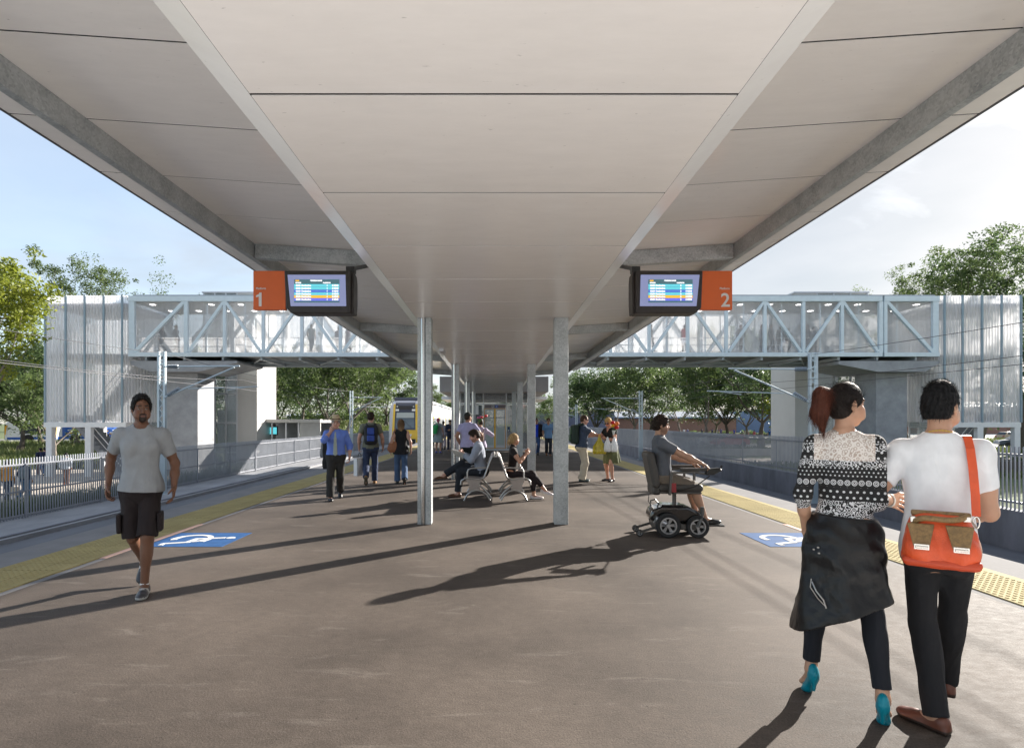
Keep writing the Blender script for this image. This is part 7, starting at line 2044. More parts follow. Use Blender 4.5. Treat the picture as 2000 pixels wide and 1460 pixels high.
# strap: over the right shoulder, down the back to a metal ring at the bag's end
inv = bag.matrix_basis.inverted()
def sp3(x, y, z): return inv @ (b3.matrix_basis @ Vector((x * s3, y * s3, z * s3)))
pts = [(.115, .13, 1.33), (.125, .085, 1.44), (.125, .03, 1.482), (.125, -.04, 1.478), (.130, -.098, 1.42), (.138, -.128, 1.32), (.146, -.140, 1.2), (.150, -.145, 1.10)]
pp = [sp3(*p) for p in pts]
m = MB(); vs = []; 
for i, p in enumerate(pp):
    d = (pp[min(i + 1, len(pp) - 1)] - pp[max(i - 1, 0)]).normalized(); side = Vector((1, .12, 0)); n = side.cross(d).normalized()
    for a, c in ((-.02, -.002), (.02, -.002), (.02, .003), (-.02, .003)): vs.append(p + side * a + n * c)
fs = [(i * 4 + j, i * 4 + (j + 1) % 4, i * 4 + 4 + (j + 1) % 4, i * 4 + 4 + j) for i in range(len(pp) - 1) for j in range(4)] + [(0, 3, 2, 1), tuple(4 * (len(pp) - 1) + j for j in range(4))]
m.add(vs, fs); m.build('strap', ORL, bag)
e = pp[-1]; m = MB(); m.tube([e + Vector((.014 * math.cos(a), 0, -.03 + .028 * math.sin(a))) for a in np.linspace(0, 2 * math.pi, 14)[:-1]], .004, 6, closed=True); m.tube([e + Vector((0, 0, -.055)), (.128, 0, .235)], .006, 6); m.build('ring', METL, bag, smooth=60)

# 4 wheelchair user
make_person('curly haired man in a grey T-shirt and khaki shorts sitting in the power wheelchair', (2.335, 7.98), -96, 1.80, 'm',
  P(pelvis=(0, .0, .775), torso=(0, -2, 0), head=(0, 4, 0), foot_l=(-.10, .47, .235, 0, -4), foot_r=(.09, .54, .240, 0, -4), kpole_l=(-.1, .3, 1), kpole_r=(.1, .3, 1), hand_r=(.275, .485, .96), hand_l=(-.20, .42, .96), epole_r=(.5, -.7, -1), epole_l=(-.5, -.7, -1), grip_r=P(curl=.75, n=(0, 0, -1), tside=(-1, 0, 0)), grip_l=P(curl=.6, n=(0, 0, -1), tside=(1, 0, 0))),
  P(skin=SK['olive'], beard=('stubble', (.05, .03, .022)), hair=P(style='curly', col=(.022, .014, .010), off=.016, top=.026, amp=.007, fq=85),
    tops=[P(col=(.105, .115, .135), sleeve=.68, hem=-.03, off=.010, fold=.005)], trousers=P(name='shorts', col=(.17, .14, .11), len=.93, off=.022, flare=.016, waist=.05, fold=.005),
    shoes=P(col=(.012, .012, .013), sole=(.02, .02, .02), low=1)), .008)
# 5 man with hat
b5, K5, s5, add5 = make_person('older man in a straw hat, blue shirt and tie with a jacket over his shoulder', (Xp(656, 11.6), 11.6), 191, 1.67, 'm',
  P(pelvis=(0, .02, .925), torso=(0, 1, 0), head=(6, 6, 0), foot_r=(.10, .20, .082, 12, 0), foot_l=(-.075, -.26, .17, 0, 34), hand_r=(.10, .12, 1.43), epole_r=(1, .1, -1), hand_l=(-.285, .05, .90), epole_l=(-.6, -1, 0), grip_r=P(curl=1.1, d=(-.2, .1, 1), n=(-.3, -.8, 0)), grip_l=P(curl=.8)),
  P(skin=SK['pale'], fat=.016, hair=P(style='short', col=(.35, .33, .31), off=.006),
    tops=[P(name='shirt', col=(.15, .24, .66), sleeve=1.42, hem=.012, off=.012, hemflare=.012, collar=(.17, .26, .68), fold=.006, sleeveoff=.014)],
    trousers=P(col=(.030, .028, .026), len=1.95, off=.022, flare=.018, waist=.03, fold=.006), shoes=P(col=(.02, .022, .028), sole=(.012, .012, .012))), .009)
hm, hc_ = K5['HM'], K5['head']; h5 = lambda x, y, z: hc_ + hm.T @ np.array((x, y, z), float)
def brim(P):
    q = (P - A3(h5(0, -.012, .068))) @ A3(hm).T; r = np.hypot(q[:, 0] / .135, q[:, 1] / .155); return np.maximum((r - 1) * .14, np.abs(q[:, 2] + .02 * (np.abs(q[:, 0]) / .13) * 0 - .25 * q[:, 0] ** 2) - .006)
add5('hat', [Prim(brim, h5(0, 0, .07), .17, 0), loft(h5(0, -.012, .06), hm, [(0, .084, .104, 0), (.05, .082, .10, 0), (.10, .07, .088, 0), (.115, .055, .07, 0)], .012)], (.50, .38, .24), 'cloth', colfn=lambda V: np.where((((V - A3(h5(0, 0, .06))) @ A3(hm).T)[:, 2:3] < .038) & (np.hypot(((V - A3(h5(0, -.012, .06))) @ A3(hm).T)[:, 0] / .092, ((V - A3(h5(0, -.012, .06))) @ A3(hm).T)[:, 1] / .112)[:, None] < 1.03) & (((V - A3(h5(0, 0, .06))) @ A3(hm).T)[:, 2:3] > .018), A3((.10, .05, .03)), A3((.52, .40, .26))))
w5 = K5['w']; add5('tie', [cap(w5(0, .105, .50), w5(0, .150, .36), .016, .03, .01, flat=(K5['M'][1], 2.2)), cap(w5(0, .150, .36), w5(0, .148, .06), .03, .046, .02, flat=(K5['M'][1], 2.6)), cap(w5(0, .148, .06), w5(0, .14, .005), .044, .006, .01, flat=(K5['M'][1], 2.6))], (.40, .44, .38), 'cloth')
def thing_soft(nm, loc, rz, label, cat, parts, h=.01):
    g = empty(nm, loc, R(rz), label, cat)
    for pn, prims, m, dsp in parts:
        V, Q = mesh_sdf(prims, h, (), dsp); npmesh(pn, V, Q, m, g, True)
    return g
BLK = mat('black_cloth', (.014, .014, .015), .85, var=.15, vs=8, bump=.2, bs=160)
thing_soft('jacket', (Xp(644, 11.75), 11.80, .60), 191, 'black jacket slung over the hat man\'s shoulder', 'jacket', [('body', [loft((0, 0, 0), np.eye(3), [(0, .13, .035, 0), (.3, .16, .05, 0), (.6, .13, .05, 0), (.78, .07, .04, .03)], .02)], BLK, fold_disp(.010, 14, 2)), ('collar', [cap((-.02, .04, .74), (-.05, -.10, .79), .05, .05, .02)], BLK, None)])
# 6 backpack man
b6, K6, s6, add6 = make_person('man in an olive T-shirt and jeans with a backpack walking away', (Xp(724, 14.4), 14.4), 11, 1.82, 'm',
  P(pelvis=(0, .02, .925), head=(-8, 4, 0), foot_r=(.09, .16, .082, -4, 0), foot_l=(-.105, -.24, .20, 0, 52), hand_l=(-.275, .02, .895), hand_r=(.29, .06, .90), grip_l=P(curl=1.2), grip_r=P(curl=.7)),
  P(skin=SK['pale'], hair=P(style='short', col=HDB, off=.008, top=.008), tops=[P(col=(.17, .175, .13), sleeve=.62, hem=-.06, fold=.005)], trousers=P(name='jeans', col=(.035, .05, .10), len=1.95, off=.018, flare=.012, waist=.0, fold=.005), shoes=P(col=(.30, .13, .03), sole=(.16, .14, .10))), .010)
def backpack(loc, rz, sc, c1, c2, label, h=.011):
    m1 = mat('pack_fabric', c1, .75, var=.15, vs=12, bump=.2, bs=150); m2 = mat('pack_panel', c2, .5, var=.2, vs=14)
    return thing_soft('backpack', loc, rz, label, 'backpack', [('pack', [rbox((0, -.09 * sc, .0), (.165 * sc, .085 * sc, .245 * sc), .075 * sc, .02), ell((0, -.15 * sc, -.1 * sc), (.14 * sc, .07 * sc, .13 * sc), .03)], m1, fold_disp(.004, 20, 1)),
        ('panel', [rbox((0, -.188 * sc, .09 * sc), (.085 * sc, .02 * sc, .085 * sc), .018, .02), rbox((0, -.212 * sc, -.08 * sc), (.09 * sc, .02 * sc, .075 * sc), .018, 0)], m2, None),
        ('strap', [cap((sx * .085 * sc, -.02 * sc, .21 * sc), (sx * .105 * sc, .09 * sc, .265 * sc), .026, .026, .02) for sx in (-1, 1)] + [cap((sx * .105 * sc, .09 * sc, .265 * sc), (sx * .12 * sc, .20 * sc, .12 * sc), .024, .022, .02) for sx in (-1, 1)], m1, None)], h)
backpack((Xp(724, 14.4) + .03, 14.28, 1.25), 11, 1.0, (.016, .018, .022), (.02, .06, .32), 'black and blue backpack on the back of the man in the olive T-shirt')
pb = empty('paper_bag', (Xp(702, 14.4), 14.42, .22), R(64), 'black and white paper shopping bag held by the backpack man', 'bag')
MB().prism([(-.16, 0), (.16, 0), (.15, .44), (-.15, .44)], -.055, .055, 'y').build('bag_body', mat('black_paper', (.02, .02, .022), .4), pb, bev=.004)
MB().prism([(-.158, .004), (.158, .004), (.148, .436), (-.148, .436)], -.062, -.0555, 'y').build('side_panel', mat('white_paper', (.75, .75, .76), .5), pb); MB().prism([(-.053, .004), (.053, .004), (.053, .436), (-.053, .436)], -.1625, -.1605, 'x').build('gusset', mat('white_paper', (.75, .75, .76), .5), pb)
MB().tube(bez((-.06, 0, .44), (-.05, 0, .62), (.05, 0, .62), (.06, 0, .44)), .006, 6).build('handle', BLK, pb)
# 7 woman walking away
make_person('woman with long fair brown hair, black sleeveless top and blue jeans walking away', (Xp(783, 14.5), 14.5), 11, 1.64, 'f',
  P(pelvis=(0, .02, .925), head=(0, 2, 0), foot_l=(-.09, .12, .082, 4, 0), foot_r=(.09, -.2, .16, -4, 45), hand_l=(-.27, .05, .90), hand_r=(.27, .03, .90), grip_l=P(curl=.6), grip_r=P(curl=.8)),
  P(skin=SK['pale'], fat=.014, hair=P(style='long', col=(.17, .10, .055), col2=(.40, .25, .13), len=.27, zmid=.0, amp=.003), tops=[P(name='sleeveless_top', col=(.013, .013, .016), sleeve=0, hem=-.12, off=.013, neck=.07)], trousers=P(name='jeans', col=(.07, .12, .22), len=1.97, off=.014, flare=.03, waist=.02), shoes=P(col=(.015, .015, .016), sole=(.03, .03, .03))), .010)
TANB = mat('tan_leather', (.30, .12, .055), .45, var=.2, vs=12, bump=.2, bs=100)
thing_soft('handbag', (Xp(768, 14.45), 14.42, .80), 20, 'tan brown handbag under the arm of the woman with long hair', 'bag', [('pouch', [loft((0, 0, 0), np.eye(3), [(0, .09, .06, 0), (.08, .15, .085, 0), (.2, .12, .05, 0), (.28, .08, .03, 0)], .02)], TANB, fold_disp(.006, 22, 1)), ('strap', [cap((-.05, 0, .26), (.05, .0, .60), .013, .013, .01), cap((.06, 0, .26), (.05, 0, .60), .013, .013, .01)], TANB, None)])
# 8 seated reader
b8, K8, s8, add8 = make_person('man in a pale blue grey shirt sitting on the bench reading papers', (-.26, 11.98), 90, 1.84, 'm',
  P(pelvis=(0, .0, .535), torso=(0, 9, 0), head=(4, 22, 0), foot_l=(-.06, .47, .082, 4, 0), foot_r=(-.07, .74, .44, 12, 4), kpole_r=(0, .1, 1), kpole_l=(0, .3, 1), hand_l=(-.05, .34, .84), hand_r=(.10, .36, .83), epole_l=(-1, -.6, -.8), epole_r=(1, -.6, -.8), grip_l=P(curl=.7, n=(.6, 0, .6), tside=(0, 0, 1)), grip_r=P(curl=.7, n=(-.6, 0, .6), tside=(0, 0, 1))),
  P(skin=SK['pale'], beard=('stubble', (.14, .08, .06)), hair=P(style='short', col=HDB, off=.010, top=.014, topy=.02), tops=[P(col=(.30, .33, .40), sleeve=1.9, hem=-.05, off=.014, collar=(.32, .35, .42), fold=.006)], trousers=P(col=(.022, .026, .034), len=1.93, off=.016, flare=.012, waist=.02), shoes=P(col=(.10, .04, .018), sole=(.04, .022, .014))), .009)
nw = empty('newspaper', (-.26 - .50 * s8, 11.98, .90), R(90), 'folded white papers held open by the seated man', 'papers')
m = MB(); m.add([(-.19, .10, .10), (0, .02, -.045), (0, .02, -.040), (-.19, .10, .105), (-.17, -.16, .02), (0, -.14, -.10), (0, -.14, -.095), (-.17, -.16, .025)], [(0, 1, 5, 4), (3, 7, 6, 2), (0, 3, 2, 1), (4, 5, 6, 7), (0, 4, 7, 3)])
m.add([(.19, .10, .10), (0, .02, -.045), (0, .02, -.040), (.19, .10, .105), (.17, -.16, .02), (0, -.14, -.10), (0, -.14, -.095), (.17, -.16, .025)], [(0, 1, 5, 4), (3, 7, 6, 2), (0, 3, 2, 1), (4, 5, 6, 7), (0, 4, 7, 3)]); m.build('pages', mat('newsprint', (.66, .65, .62), .8, var=.12, vs=40), nw)
# 9 seated woman
make_person('blonde woman in a black short sleeved top and trousers sitting on the bench facing right', (.37, 11.72), -90, 1.72, 'f',
  P(pelvis=(0, .0, .535), torso=(0, 3, 0), head=(14, 2, 0), foot_r=(.06, .44, .082, -4, 0), foot_l=(.09, .66, .20, -14, 14), kpole_l=(.1, .2, 1), kpole_r=(.06, .3, 1), hand_r=(.14, .29, .93), hand_l=(-.06, .30, .95), epole_r=(.7, -1, -.6), epole_l=(-.7, -1, -.6), grip_r=P(curl=1.3, n=(-1, 0, 0), tside=(0, 0, 1)), grip_l=P(curl=1., n=(1, 0, 0), tside=(0, 0, 1))),
  P(skin=(.50, .27, .18), hair=P(style='bun', col=(.34, .22, .10), col2=(.52, .37, .19), zmid=.2, amp=.0028), tops=[P(col=(.014, .011, .011), sleeve=.38, hem=-.02, off=.008, hemflare=.01, collar=(.016, .012, .012))], trousers=P(col=(.016, .011, .014), len=1.80, off=.006, flare=.004, waist=.03), shoes=P(col=(.66, .58, .58), sole=(.75, .72, .72), low=1)), .009)
# 10 cap man and the flower carrier behind him
b10, K10, s10, add10 = make_person('man in a lilac T-shirt and dark cap standing behind the seated reader', (Xp(914, 15.3), 15.3), -28, 1.83, 'm',
  P(head=(-18, 2, 0), hand_l=(-.22, -.02, .92), hand_r=(.2, .22, 1.15), epole_r=(1, -.6, -.4), grip_r=P(curl=.9)),
  P(skin=SK['tan'], fat=.01, beard=('full', (.04, .025, .018)), hair=P(style='short', col=HDB, off=.006), tops=[P(col=(.38, .36, .55), sleeve=.6, hem=-.08, fold=.005)], trousers=P(col=(.012, .017, .016), len=1.95, off=.018, waist=.0), shoes=P(col=(.02, .02, .02))), .011)
hm, hc_ = K10['HM'], K10['head']; h10 = lambda x, y, z: hc_ + hm.T @ np.array((x, y, z), float)
add10('cap', [ell(h10(0, -.012, .05), (.088, .106, .082), .02, hm), rbox(h10(0, .125, .052), (.07, .06, .006), .005, .015, hm)], (.022, .026, .024), 'cloth', [plane_cut(h10(0, 0, .03), -hm[2])])
make_person('person in a pale lilac top half hidden behind the man in the cap', (Xp(938, 16.6), 16.6), 20, 1.68, 'f',
  P(head=(15, 5, 0), hand_r=(.22, .2, 1.34), epole_r=(1, -.5, -.6), grip_r=P(curl=1.2, d=(.1, .3, 1))), P(skin=SK['tan'], hair=P(style='short', col=HDB, off=.01), tops=[P(col=(.42, .38, .5), sleeve=1.8, hem=-.08)], trousers=P(col=(.02, .022, .025), len=1.95, waist=0.), shoes=P(col=(.02, .02, .02))), .013)
REDP = mat('red_petals', (.55, .012, .02), .6, var=.3, vs=40); YELP = mat('yellow_petals', (.80, .40, .01), .6, var=.2, vs=40); ORP = mat('orange_petals', (.75, .16, .02), .6, var=.2, vs=40); LEAFG = mat('flower_leaves', (.06, .14, .03), .6, var=.3, vs=30); PINKP = mat('pink_petals', (.5, .10, .25), .6, var=.3, vs=40)
def bouquet(loc, rz, label, heads, stem, wrap=None):
    g = empty('bouquet', loc, R(rz), label, 'flowers')
    for i, (x, y, z, r, mm) in enumerate(heads):
        V, Q = mesh_sdf([ell((x, y, z), (r, r, r * .85), 0)], .007, (), lambda P, i=i: (.010 * nz(P, 110, i) + .004 * nz(P, 240, i)).astype(f32)); npmesh('flower', V, Q, mm, g, True)
    m = MB()
    for x, y, z, r, mm in heads: m.tube([stem, ((x + stem[0]) * .5, (y + stem[1]) * .5, (z + stem[2]) * .5 + .02), (x, y, z - r * .3)], .005, 5)
    m.build('stems', LEAFG, g)
    rng = np.random.default_rng(5); C = np.array([(h[0], h[1], h[2] - .05) for h in heads]); V, Q = leaf_cards(C, np.full(len(C), .05), 14, .05, rng); npmesh('leaves', V, Q, LEAFG, g, False)
    if wrap: m = MB(); m.tube([stem, (stem[0] * .5, stem[1] * .5, (stem[2] + heads[0][2]) * .5)], [.012, .05], 10, cap=False); m.build('wrapping', wrap, g, smooth=60)
    return g
bouquet((Xp(938, 16.0), 16.2, 1.63), 0, 'small bunch of red roses and pink flowers held up behind the man in the cap', [(.16, 0, .11, .045, REDP), (.05, .02, .07, .035, REDP), (-.02, 0, .05, .03, PINKP), (.0, .03, .09, .03, PINKP), (-.07, 0, .06, .03, PINKP)], (-.05, 0, -.12))
PAPB = mat('brown_pack_fabric', (.20, .13, .08), .7, var=.2, vs=20)
thing_soft('small_pack', (Xp(940, 16.3), 16.38, 1.14), 0, 'small brown pack on the lilac top person behind the man in the cap', 'bag', [('pack', [rbox((0, 0, 0), (.07, .05, .13), .04, 0)], PAPB, fold_disp(.004, 25, 1)), ('strap', [cap((-.05, .03, .10), (-.06, .06, .22), .012, .012, .01), cap((.05, .03, .10), (.06, .06, .22), .012, .012, .01)], PAPB, None)], .014)
# 11 bag exchange pair
make_person('balding man in a navy T-shirt and cream trousers handing over a yellow bag', (Xp(1136, 15.1), 15.1), -84, 1.76, 'm',
  P(torso=(0, 5, 0), head=(-4, 14, 0), foot_l=(-.11, .05, .082, 0, 0), foot_r=(.10, -.03, .082, -8, 0), hand_r=(.02, .50, 1.17), hand_l=(-.08, .47, 1.22), epole_r=(.6, -.5, -1), epole_l=(-.6, -.5, -1), grip_r=P(curl=1.1, n=(0, 0, -1)), grip_l=P(curl=1., n=(0, 0, -1))),
  P(skin=SK['pale'], fat=.012, glasses=(.02, .02, .02), hair=P(style='short', col=(.07, .04, .025), off=.006, fh=.13, fz=-.0), tops=[P(col=(.045, .065, .11), sleeve=.6, hem=-.06)], trousers=P(col=(.52, .46, .36), len=1.98, off=.026, flare=.03, waist=.0, fold=.007), shoes=P(col=(.03, .05, .055), sole=(.015, .015, .015), low=1)), .010)
backpack((Xp(1129, 15.1), 15.1, 1.24), -84, 1.05, (.012, .03, .022), (.02, .07, .03), 'dark green rucksack on the balding man in cream trousers')
make_person('blonde woman in a black top and olive skirt holding flowers and plastic bags', (Xp(1193, 15.2), 15.2), 128, 1.70, 'f',
  P(torso=(0, 6, 0), head=(10, 26, 0), foot_l=(-.11, .06, .082, 10, 0), foot_r=(.12, -.02, .082, -12, 0), hand_r=(.10, .36, 1.24), hand_l=(-.06, .28, 1.17), epole_r=(.9, -.3, -1), epole_l=(-.9, -.3, -1), grip_r=P(curl=.9, n=(-.5, 0, -.5)), grip_l=P(curl=1.2, n=(.6, 0, .5), tside=(0, 0, 1))),
  P(skin=(.56, .30, .21), fat=.018, glasses=(.015, .015, .02), hair=P(style='curly', col=(.52, .36, .14), off=.016, top=.014, amp=.006, fq=70), tops=[P(col=(.012, .014, .014), sleeve=.42, hem=-.04, off=.012, neck=.085, vneck=.12)], skirt=P(top=.03, rt=(.165, .125), hem=-.42, rh=(.235, .215), col=(.115, .125, .055), mat='denim', pleat=.008, np=9), shoes=P(col=(.02, .022, .026), sole=(.015, .015, .015), low=1, name='sandal')), .010)
YBAG = mat('yellow_plastic', (.50, .40, .02), .3, var=.15, vs=9, coat=.3); WBAG = glass_mat('white_plastic_film', (.82, .84, .86), .88, .35)
thing_soft('carrier_bag', (Xp(1170, 15.0), 14.95, .74), 10, 'yellow plastic carrier bag hanging between the man and woman', 'bag', [('sack', [loft((0, 0, 0), np.eye(3), [(0, .15, .09, 0), (.06, .185, .11, 0), (.2, .15, .09, 0), (.33, .06, .045, 0), (.42, .025, .025, 0), (.50, .02, .02, 0)], .02)], YBAG, lambda P: (.012 * np.sin(np.arctan2(P[:, 0], P[:, 1]) * 9 + 1.5 * np.sin(P[:, 2] * 18)) + .004 * nz(P, 40, 2)).astype(f32))])
for px, lab in ((1186, 'left white plastic carrier bag held by the blonde woman'), (1199, 'right white plastic carrier bag held by the blonde woman')):
    thing_soft('carrier_bag', (Xp(px, 14.9), 14.86, .80), 30, lab, 'bag', [('sack', [loft((0, 0, 0), np.eye(3), [(0, .07, .06, 0), (.06, .095, .08, 0), (.2, .085, .07, 0), (.31, .035, .03, 0), (.38, .02, .02, 0)], .02)], WBAG, lambda P: (.008 * np.sin(np.arctan2(P[:, 0], P[:, 1]) * 8 + 1.5 * np.sin(P[:, 2] * 22))).astype(f32))])
bouquet((Xp(1198, 14.95), 14.85, 1.36), 0, 'bunch of red, yellow and orange flowers held against the blonde woman', [(-.03, 0, .11, .05, YELP), (.06, 0, .07, .06, REDP), (-.03, .03, .19, .055, REDP), (.08, .02, .17, .055, ORP), (.03, -.02, .14, .05, ORP)], (-.02, 0, -.13), mat('white_wrap', (.7, .72, .7), .4))
# far end of the platform
make_person('woman with pink hair and a grey dress carrying a green bag near the train', (Xp(856, 29.5), 29.5), -10, 1.80, 'f',
  P(head=(0, 0, 0), foot_l=(-.11, .03, .082, 0, 0), foot_r=(.11, -.03, .082, 0, 0), hand_l=(-.16, .22, 1.30), epole_l=(-1, -.4, -.3), hand_r=(.25, .05, .92)), P(skin=SK['tan'], hair=P(style='bob', col=(.42, .10, .16)), tops=[P(col=(.25, .27, .28), sleeve=.5, hem=-.05)], skirt=P(top=.08, rt=(.16, .12), hem=-.40, rh=(.27, .22), col=(.24, .28, .30)), shoes=P(col=(.08, .09, .35))), .014)
GREENB = mat('green_bag', (.01, .32, .08), .55, var=.1, vs=6)
thing_soft('tote_bag', (Xp(848, 29.4), 29.25, .98), -8, 'bright green tote bag on the pink haired woman\'s shoulder', 'bag', [('sack', [loft((0, 0, 0), np.eye(3), [(0, .13, .08, 0), (.2, .19, .10, 0), (.44, .23, .10, 0)], .02)], GREENB, fold_disp(.006, 14, 1)), ('handle', [cap((-.16, 0, .42), (.02, .05, .62), .02, .02, .02), cap((.2, 0, .42), (.06, .05, .62), .02, .02, .02)], GREENB, None)], .014)
def simple(px, Y, rz, H, sex, skin, hair, top, leg, label, sleeve=.6, h=.016, pose=None, z0=0., group=None, hs='short', legname='trousers', x=None, **kw):
    tp = dict(col=top, sleeve=sleeve, hem=-.06, ring=None); tp.update(kw.get('tk', {}))
    lk = dict(skin=skin, hair=dict(style=hs, col=hair, off=.012), tops=[tp] + kw.get('more', []), shoes=dict(col=kw.get('shoe', (.03, .03, .03))))
    if kw.get('short'): lk['trousers'] = dict(name='shorts', col=leg, len=.95, off=.02)
    else: lk['trousers'] = dict(name=legname, col=leg, len=1.95, off=.014)
    if kw.get('glasses'): lk['glasses'] = kw['glasses']
    if kw.get('beard'): lk['beard'] = kw['beard']
    return make_person(label, (Xp(px, Y) if x is None else x, Y), rz, H, sex, pose or WALKA(.22), lk, h, group, z0)
simple(879, 31.6, 190, 1.74, 'm', SK['tan'], HB_, (.018, .022, .045), (.018, .022, .045), 'man in a dark navy suit looking down beside the train doors', 1.9, .015, P(head=(0, 30, 0), hand_r=(.12, .25, 1.15)), shoe=(.25, .12, .05))
simple(866, 33.5, 10, 1.66, 'f', SK['tan'], HDB, (.40, .36, .40), (.36, .30, .33), 'person in a pale mauve outfit boarding the train behind the pink haired woman', 1.8, .018, hs='bob')
simple(844, 34.5, 0, 1.62, 'f', SK['brown'], HB_, (.45, .16, .12), (.02, .02, .022), 'person in a coral top partly hidden by the near left column, by the train', .6, .018)
simple(1048, 27.2, 176, 1.77, 'm', SK['tan'], HB_, (.012, .05, .55), (.05, .10, .24), 'man in a bright blue T-shirt, dark jacket and jeans walking toward the viewer', .6, .013, WALKB(.15), glasses=(.01, .01, .01), beard=('stubble', (.03, .02, .015)), more=[dict(name='jacket', col=(.022, .018, .022), sleeve=1.9, hem=-.10, off=.026, open=.07, ring=None)])
simple(1071, 27.0, 182, 1.78, 'm', SK['tan'], HDB, (.13, .24, .42), (.02, .024, .035), 'bearded man in a pale blue denim shirt and sunglasses walking toward the viewer', .75, .013, WALKA(.15), glasses=(.01, .01, .01), beard=('full', (.03, .018, .012)), shoe=(.22, .09, .04), tk=dict(hem=-.12, vneck=.10))

# ------------------------------------------------------------------ people below, on the bridge and far off
GP = -1.83
simple(14, 24.6, 8, 1.76, 'm', SK['tan'], HDB, (.62, .26, .015), (.03, .045, .09), 'person in a mustard jacket and jeans walking away behind the left fence', 1.9, .016, WALKA(.18), GP)
simple(49, 24.9, -6, 1.80, 'm', SK['tan'], HB_, (.022, .04, .10), (.08, .17, .32), 'person in a navy jumper and light jeans walking away behind the left fence', 1.9, .016, WALKB(.25), GP)
backpack((Xp(55, 24.8), 24.62, 1.22 + GP), -6, .95, (.13, .17, .20), (.10, .13, .16), 'grey backpack on the person in navy behind the left fence', .016)
tb = empty('tote_bag', (Xp(28, 24.5), 24.5, .28 + GP), R(10), 'beige shopping bag hanging beside the person in the mustard jacket', 'bag'); MB().prism([(-.15, 0), (.15, 0), (.14, .36), (-.14, .36)], -.05, .05, 'y').build('sack', mat('beige_canvas', (.50, .40, .30), .8), tb, bev=.01); MB().tube(bez((-.07, 0, .36), (-.06, 0, .62), (.06, 0, .62), (.07, 0, .36)), .008, 6).build('handle', PAPB, tb)
simple(79, 37.0, 60, 1.77, 'm', SK['tan'], HB_, (.02, .03, .07), (.10, .02, .02), 'man in a navy jacket and maroon trousers beside the first stair tower post', 1.9, .018, WALKA(.12), GP)
simple(87.5, 36.7, 70, 1.80, 'm', SK['pale'], HB_, (.022, .034, .085), (.06, .12, .26), 'man in a blue blazer and jeans beside the first stair tower post', 1.9, .018, WALKB(.12), GP, more=[])
simple(129, 31.0, 40, 1.76, 'm', SK['brown'], HB_, (.52, .58, .66), (.12, .06, .04), 'person in a pale blue loose shirt and brown trousers walking between the tower posts', 1.7, .017, WALKB(.3), GP, shoe=(.45, .14, .05))
ZF = Z_at(686.5, 38)
bp = [(316, 38.0, 1.75, (.10, .11, .14), 'dark silhouetted person left of the first bridge post, left figure'), (344, 38.3, 1.82, (.08, .09, .11), 'dark silhouetted person beside the first bridge post, right figure'), (608, 37.8, 1.78, (.22, .28, .27), 'person in a grey green top standing on the bridge right of the departure screen 1'), (661, 38.2, 1.7, (.30, .27, .28), 'pale figure on the bridge where the left canopy edge cuts it'), (679, 37.9, 1.72, (.16, .12, .15), 'figure in dark clothes on the bridge nearest the left canopy edge'),
      (1271, 38.0, 1.82, (.13, .13, .14), 'dark figure on the bridge nearest the right canopy edge'), (1337, 37.6, 1.72, (.55, .03, .03), 'person in a red top and blue shorts on the bridge'), (1447, 38.0, 1.8, (.14, .13, .14), 'dark figure in a long coat on the bridge under a diagonal'), (1488, 38.3, 1.85, (.10, .10, .11), 'tall dark figure at the left of the group on the bridge'), (1506, 37.7, 1.8, (.07, .07, .08), 'darkest figure in the middle of the group on the bridge'), (1524, 38.0, 1.68, (.18, .17, .17), 'shorter figure right of the middle in the group on the bridge'), (1540, 38.4, 1.6, (.15, .14, .15), 'smallest figure at the right of the group on the bridge'), (1577, 38.0, 1.8, (.16, .16, .17), 'pale grey figure right of the group on the bridge, left one of two'), (1589, 38.3, 1.72, (.20, .20, .21), 'pale grey figure right of the group on the bridge, right one of two')]
for i, (px, Y, H, c, lab) in enumerate(bp):
    simple(px, Y, (90, -90, 0, 180)[i % 4], H, 'm' if i % 3 else 'f', SK['tan'], HB_, c, (.16, .26, .45) if i == 6 else tuple(x * .6 for x in c), lab, 1.7 if i not in (2, 6) else .6, .022, (WALKA, WALKB)[i % 2](.2), ZF, 'people crossing the footbridge', short=(i == 6))
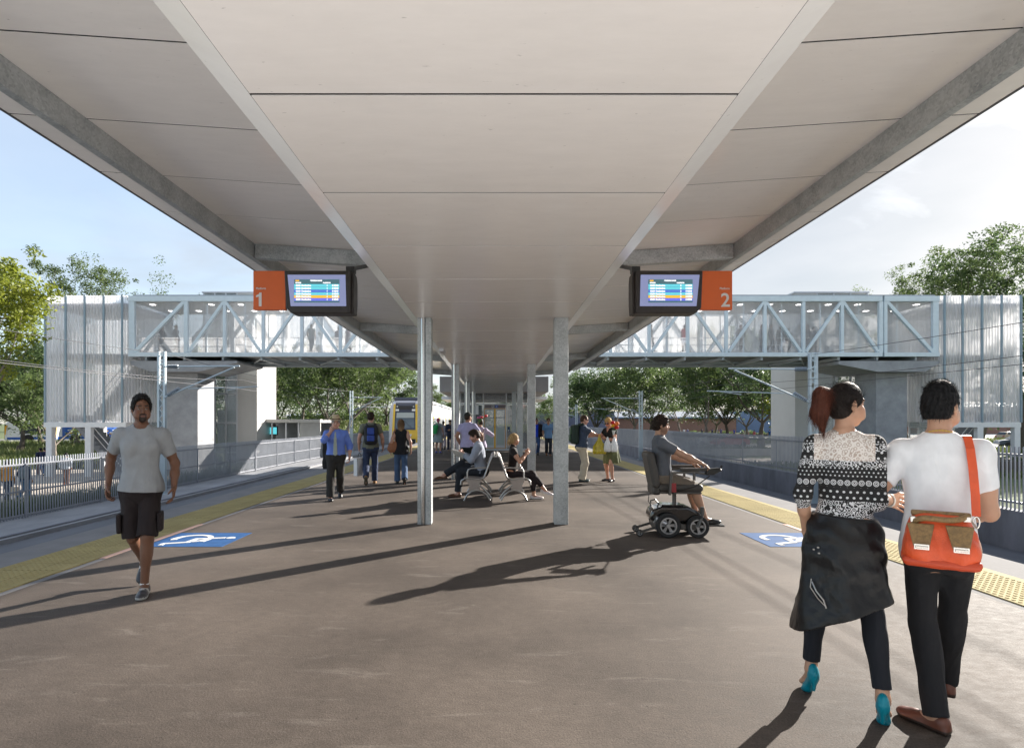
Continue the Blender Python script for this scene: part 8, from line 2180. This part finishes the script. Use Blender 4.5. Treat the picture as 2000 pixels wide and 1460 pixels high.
far = [(1522, 44.5, 1.78, (.30, .28, .33), (.03, .03, .04), 'person in a pale top walking behind the palings, right of the wheelchair user', 90), (1503, 96, 1.8, (.02, .10, .40), (.12, .2, .35), 'person in a bright blue jacket near the thick trunk tree', 0), (1454, 92, 1.75, (.65, .62, .6), (.4, .25, .18), 'person in a white top and pale shorts, left of the thick trunk tree', 180), (1460, 92, 1.66, (.5, .3, .28), (.3, .34, .45), 'person in a peach top beside the one in a white top and shorts', 180), (1473, 93, 1.72, (.55, .15, .2), (.03, .03, .03), 'person in a pink top and dark trousers touching the thick trunk tree', 0), (1921, 80, 1.8, (.04, .09, .28), (.02, .02, .03), 'person in a blue jacket walking between the posts of the grey stair tower', 60),
       (1264, 120, 1.7, (.1, .05, .05), (.05, .05, .06), 'tiny person before the brick shed, just right of the second wall side mast', 0), (1272, 120, 1.72, (.25, .08, .08), (.05, .05, .06), 'tiny person in dark red before the brick shed', 0), (1336, 118, 1.75, (.55, .58, .62), (.1, .1, .14), 'tiny person in white before the brick shed, left of the big pale trunk', 0), (1343, 118, 1.7, (.1, .12, .25), (.05, .05, .06), 'tiny person in navy before the brick shed, left of the big pale trunk', 0), (1371, 118, 1.75, (.03, .03, .05), (.03, .03, .04), 'tiny dark person at the foot of the big pale trunk', 0), (1391, 118, 1.74, (.05, .05, .1), (.04, .04, .05), 'tiny dark person right of the big pale trunk', 0), (1400, 119, 1.72, (.03, .05, .2), (.03, .03, .05), 'tiny person in blue right of the big pale trunk', 0), (1408, 117, 1.78, (.06, .06, .15), (.03, .03, .04), 'tiny tall person left of the slim gum trunk by the brick shed', 0), (1420, 118, 1.75, (.02, .02, .04), (.02, .02, .03), 'tiny person in black at the right end of the brick shed', 0), (1434, 116, 1.7, (.04, .05, .22), (.03, .03, .06), 'tiny person in dark blue by the border of brick shed and blue warehouse', 0)]
for i, (px, Y, H, c, lg, lab, rz) in enumerate(far):
    x = Xp(px, Y)
    simple(px, Y, rz, H, 'm' if i % 2 else 'f', SK['tan'], HB_, c, lg, lab, .6, .024 if Y < 90 else .03, (WALKA, WALKB)[i % 2](.15), float(ground_z(x, Y)) + .06, None if Y < 110 else 'people by the brick shed', short=(i == 2))
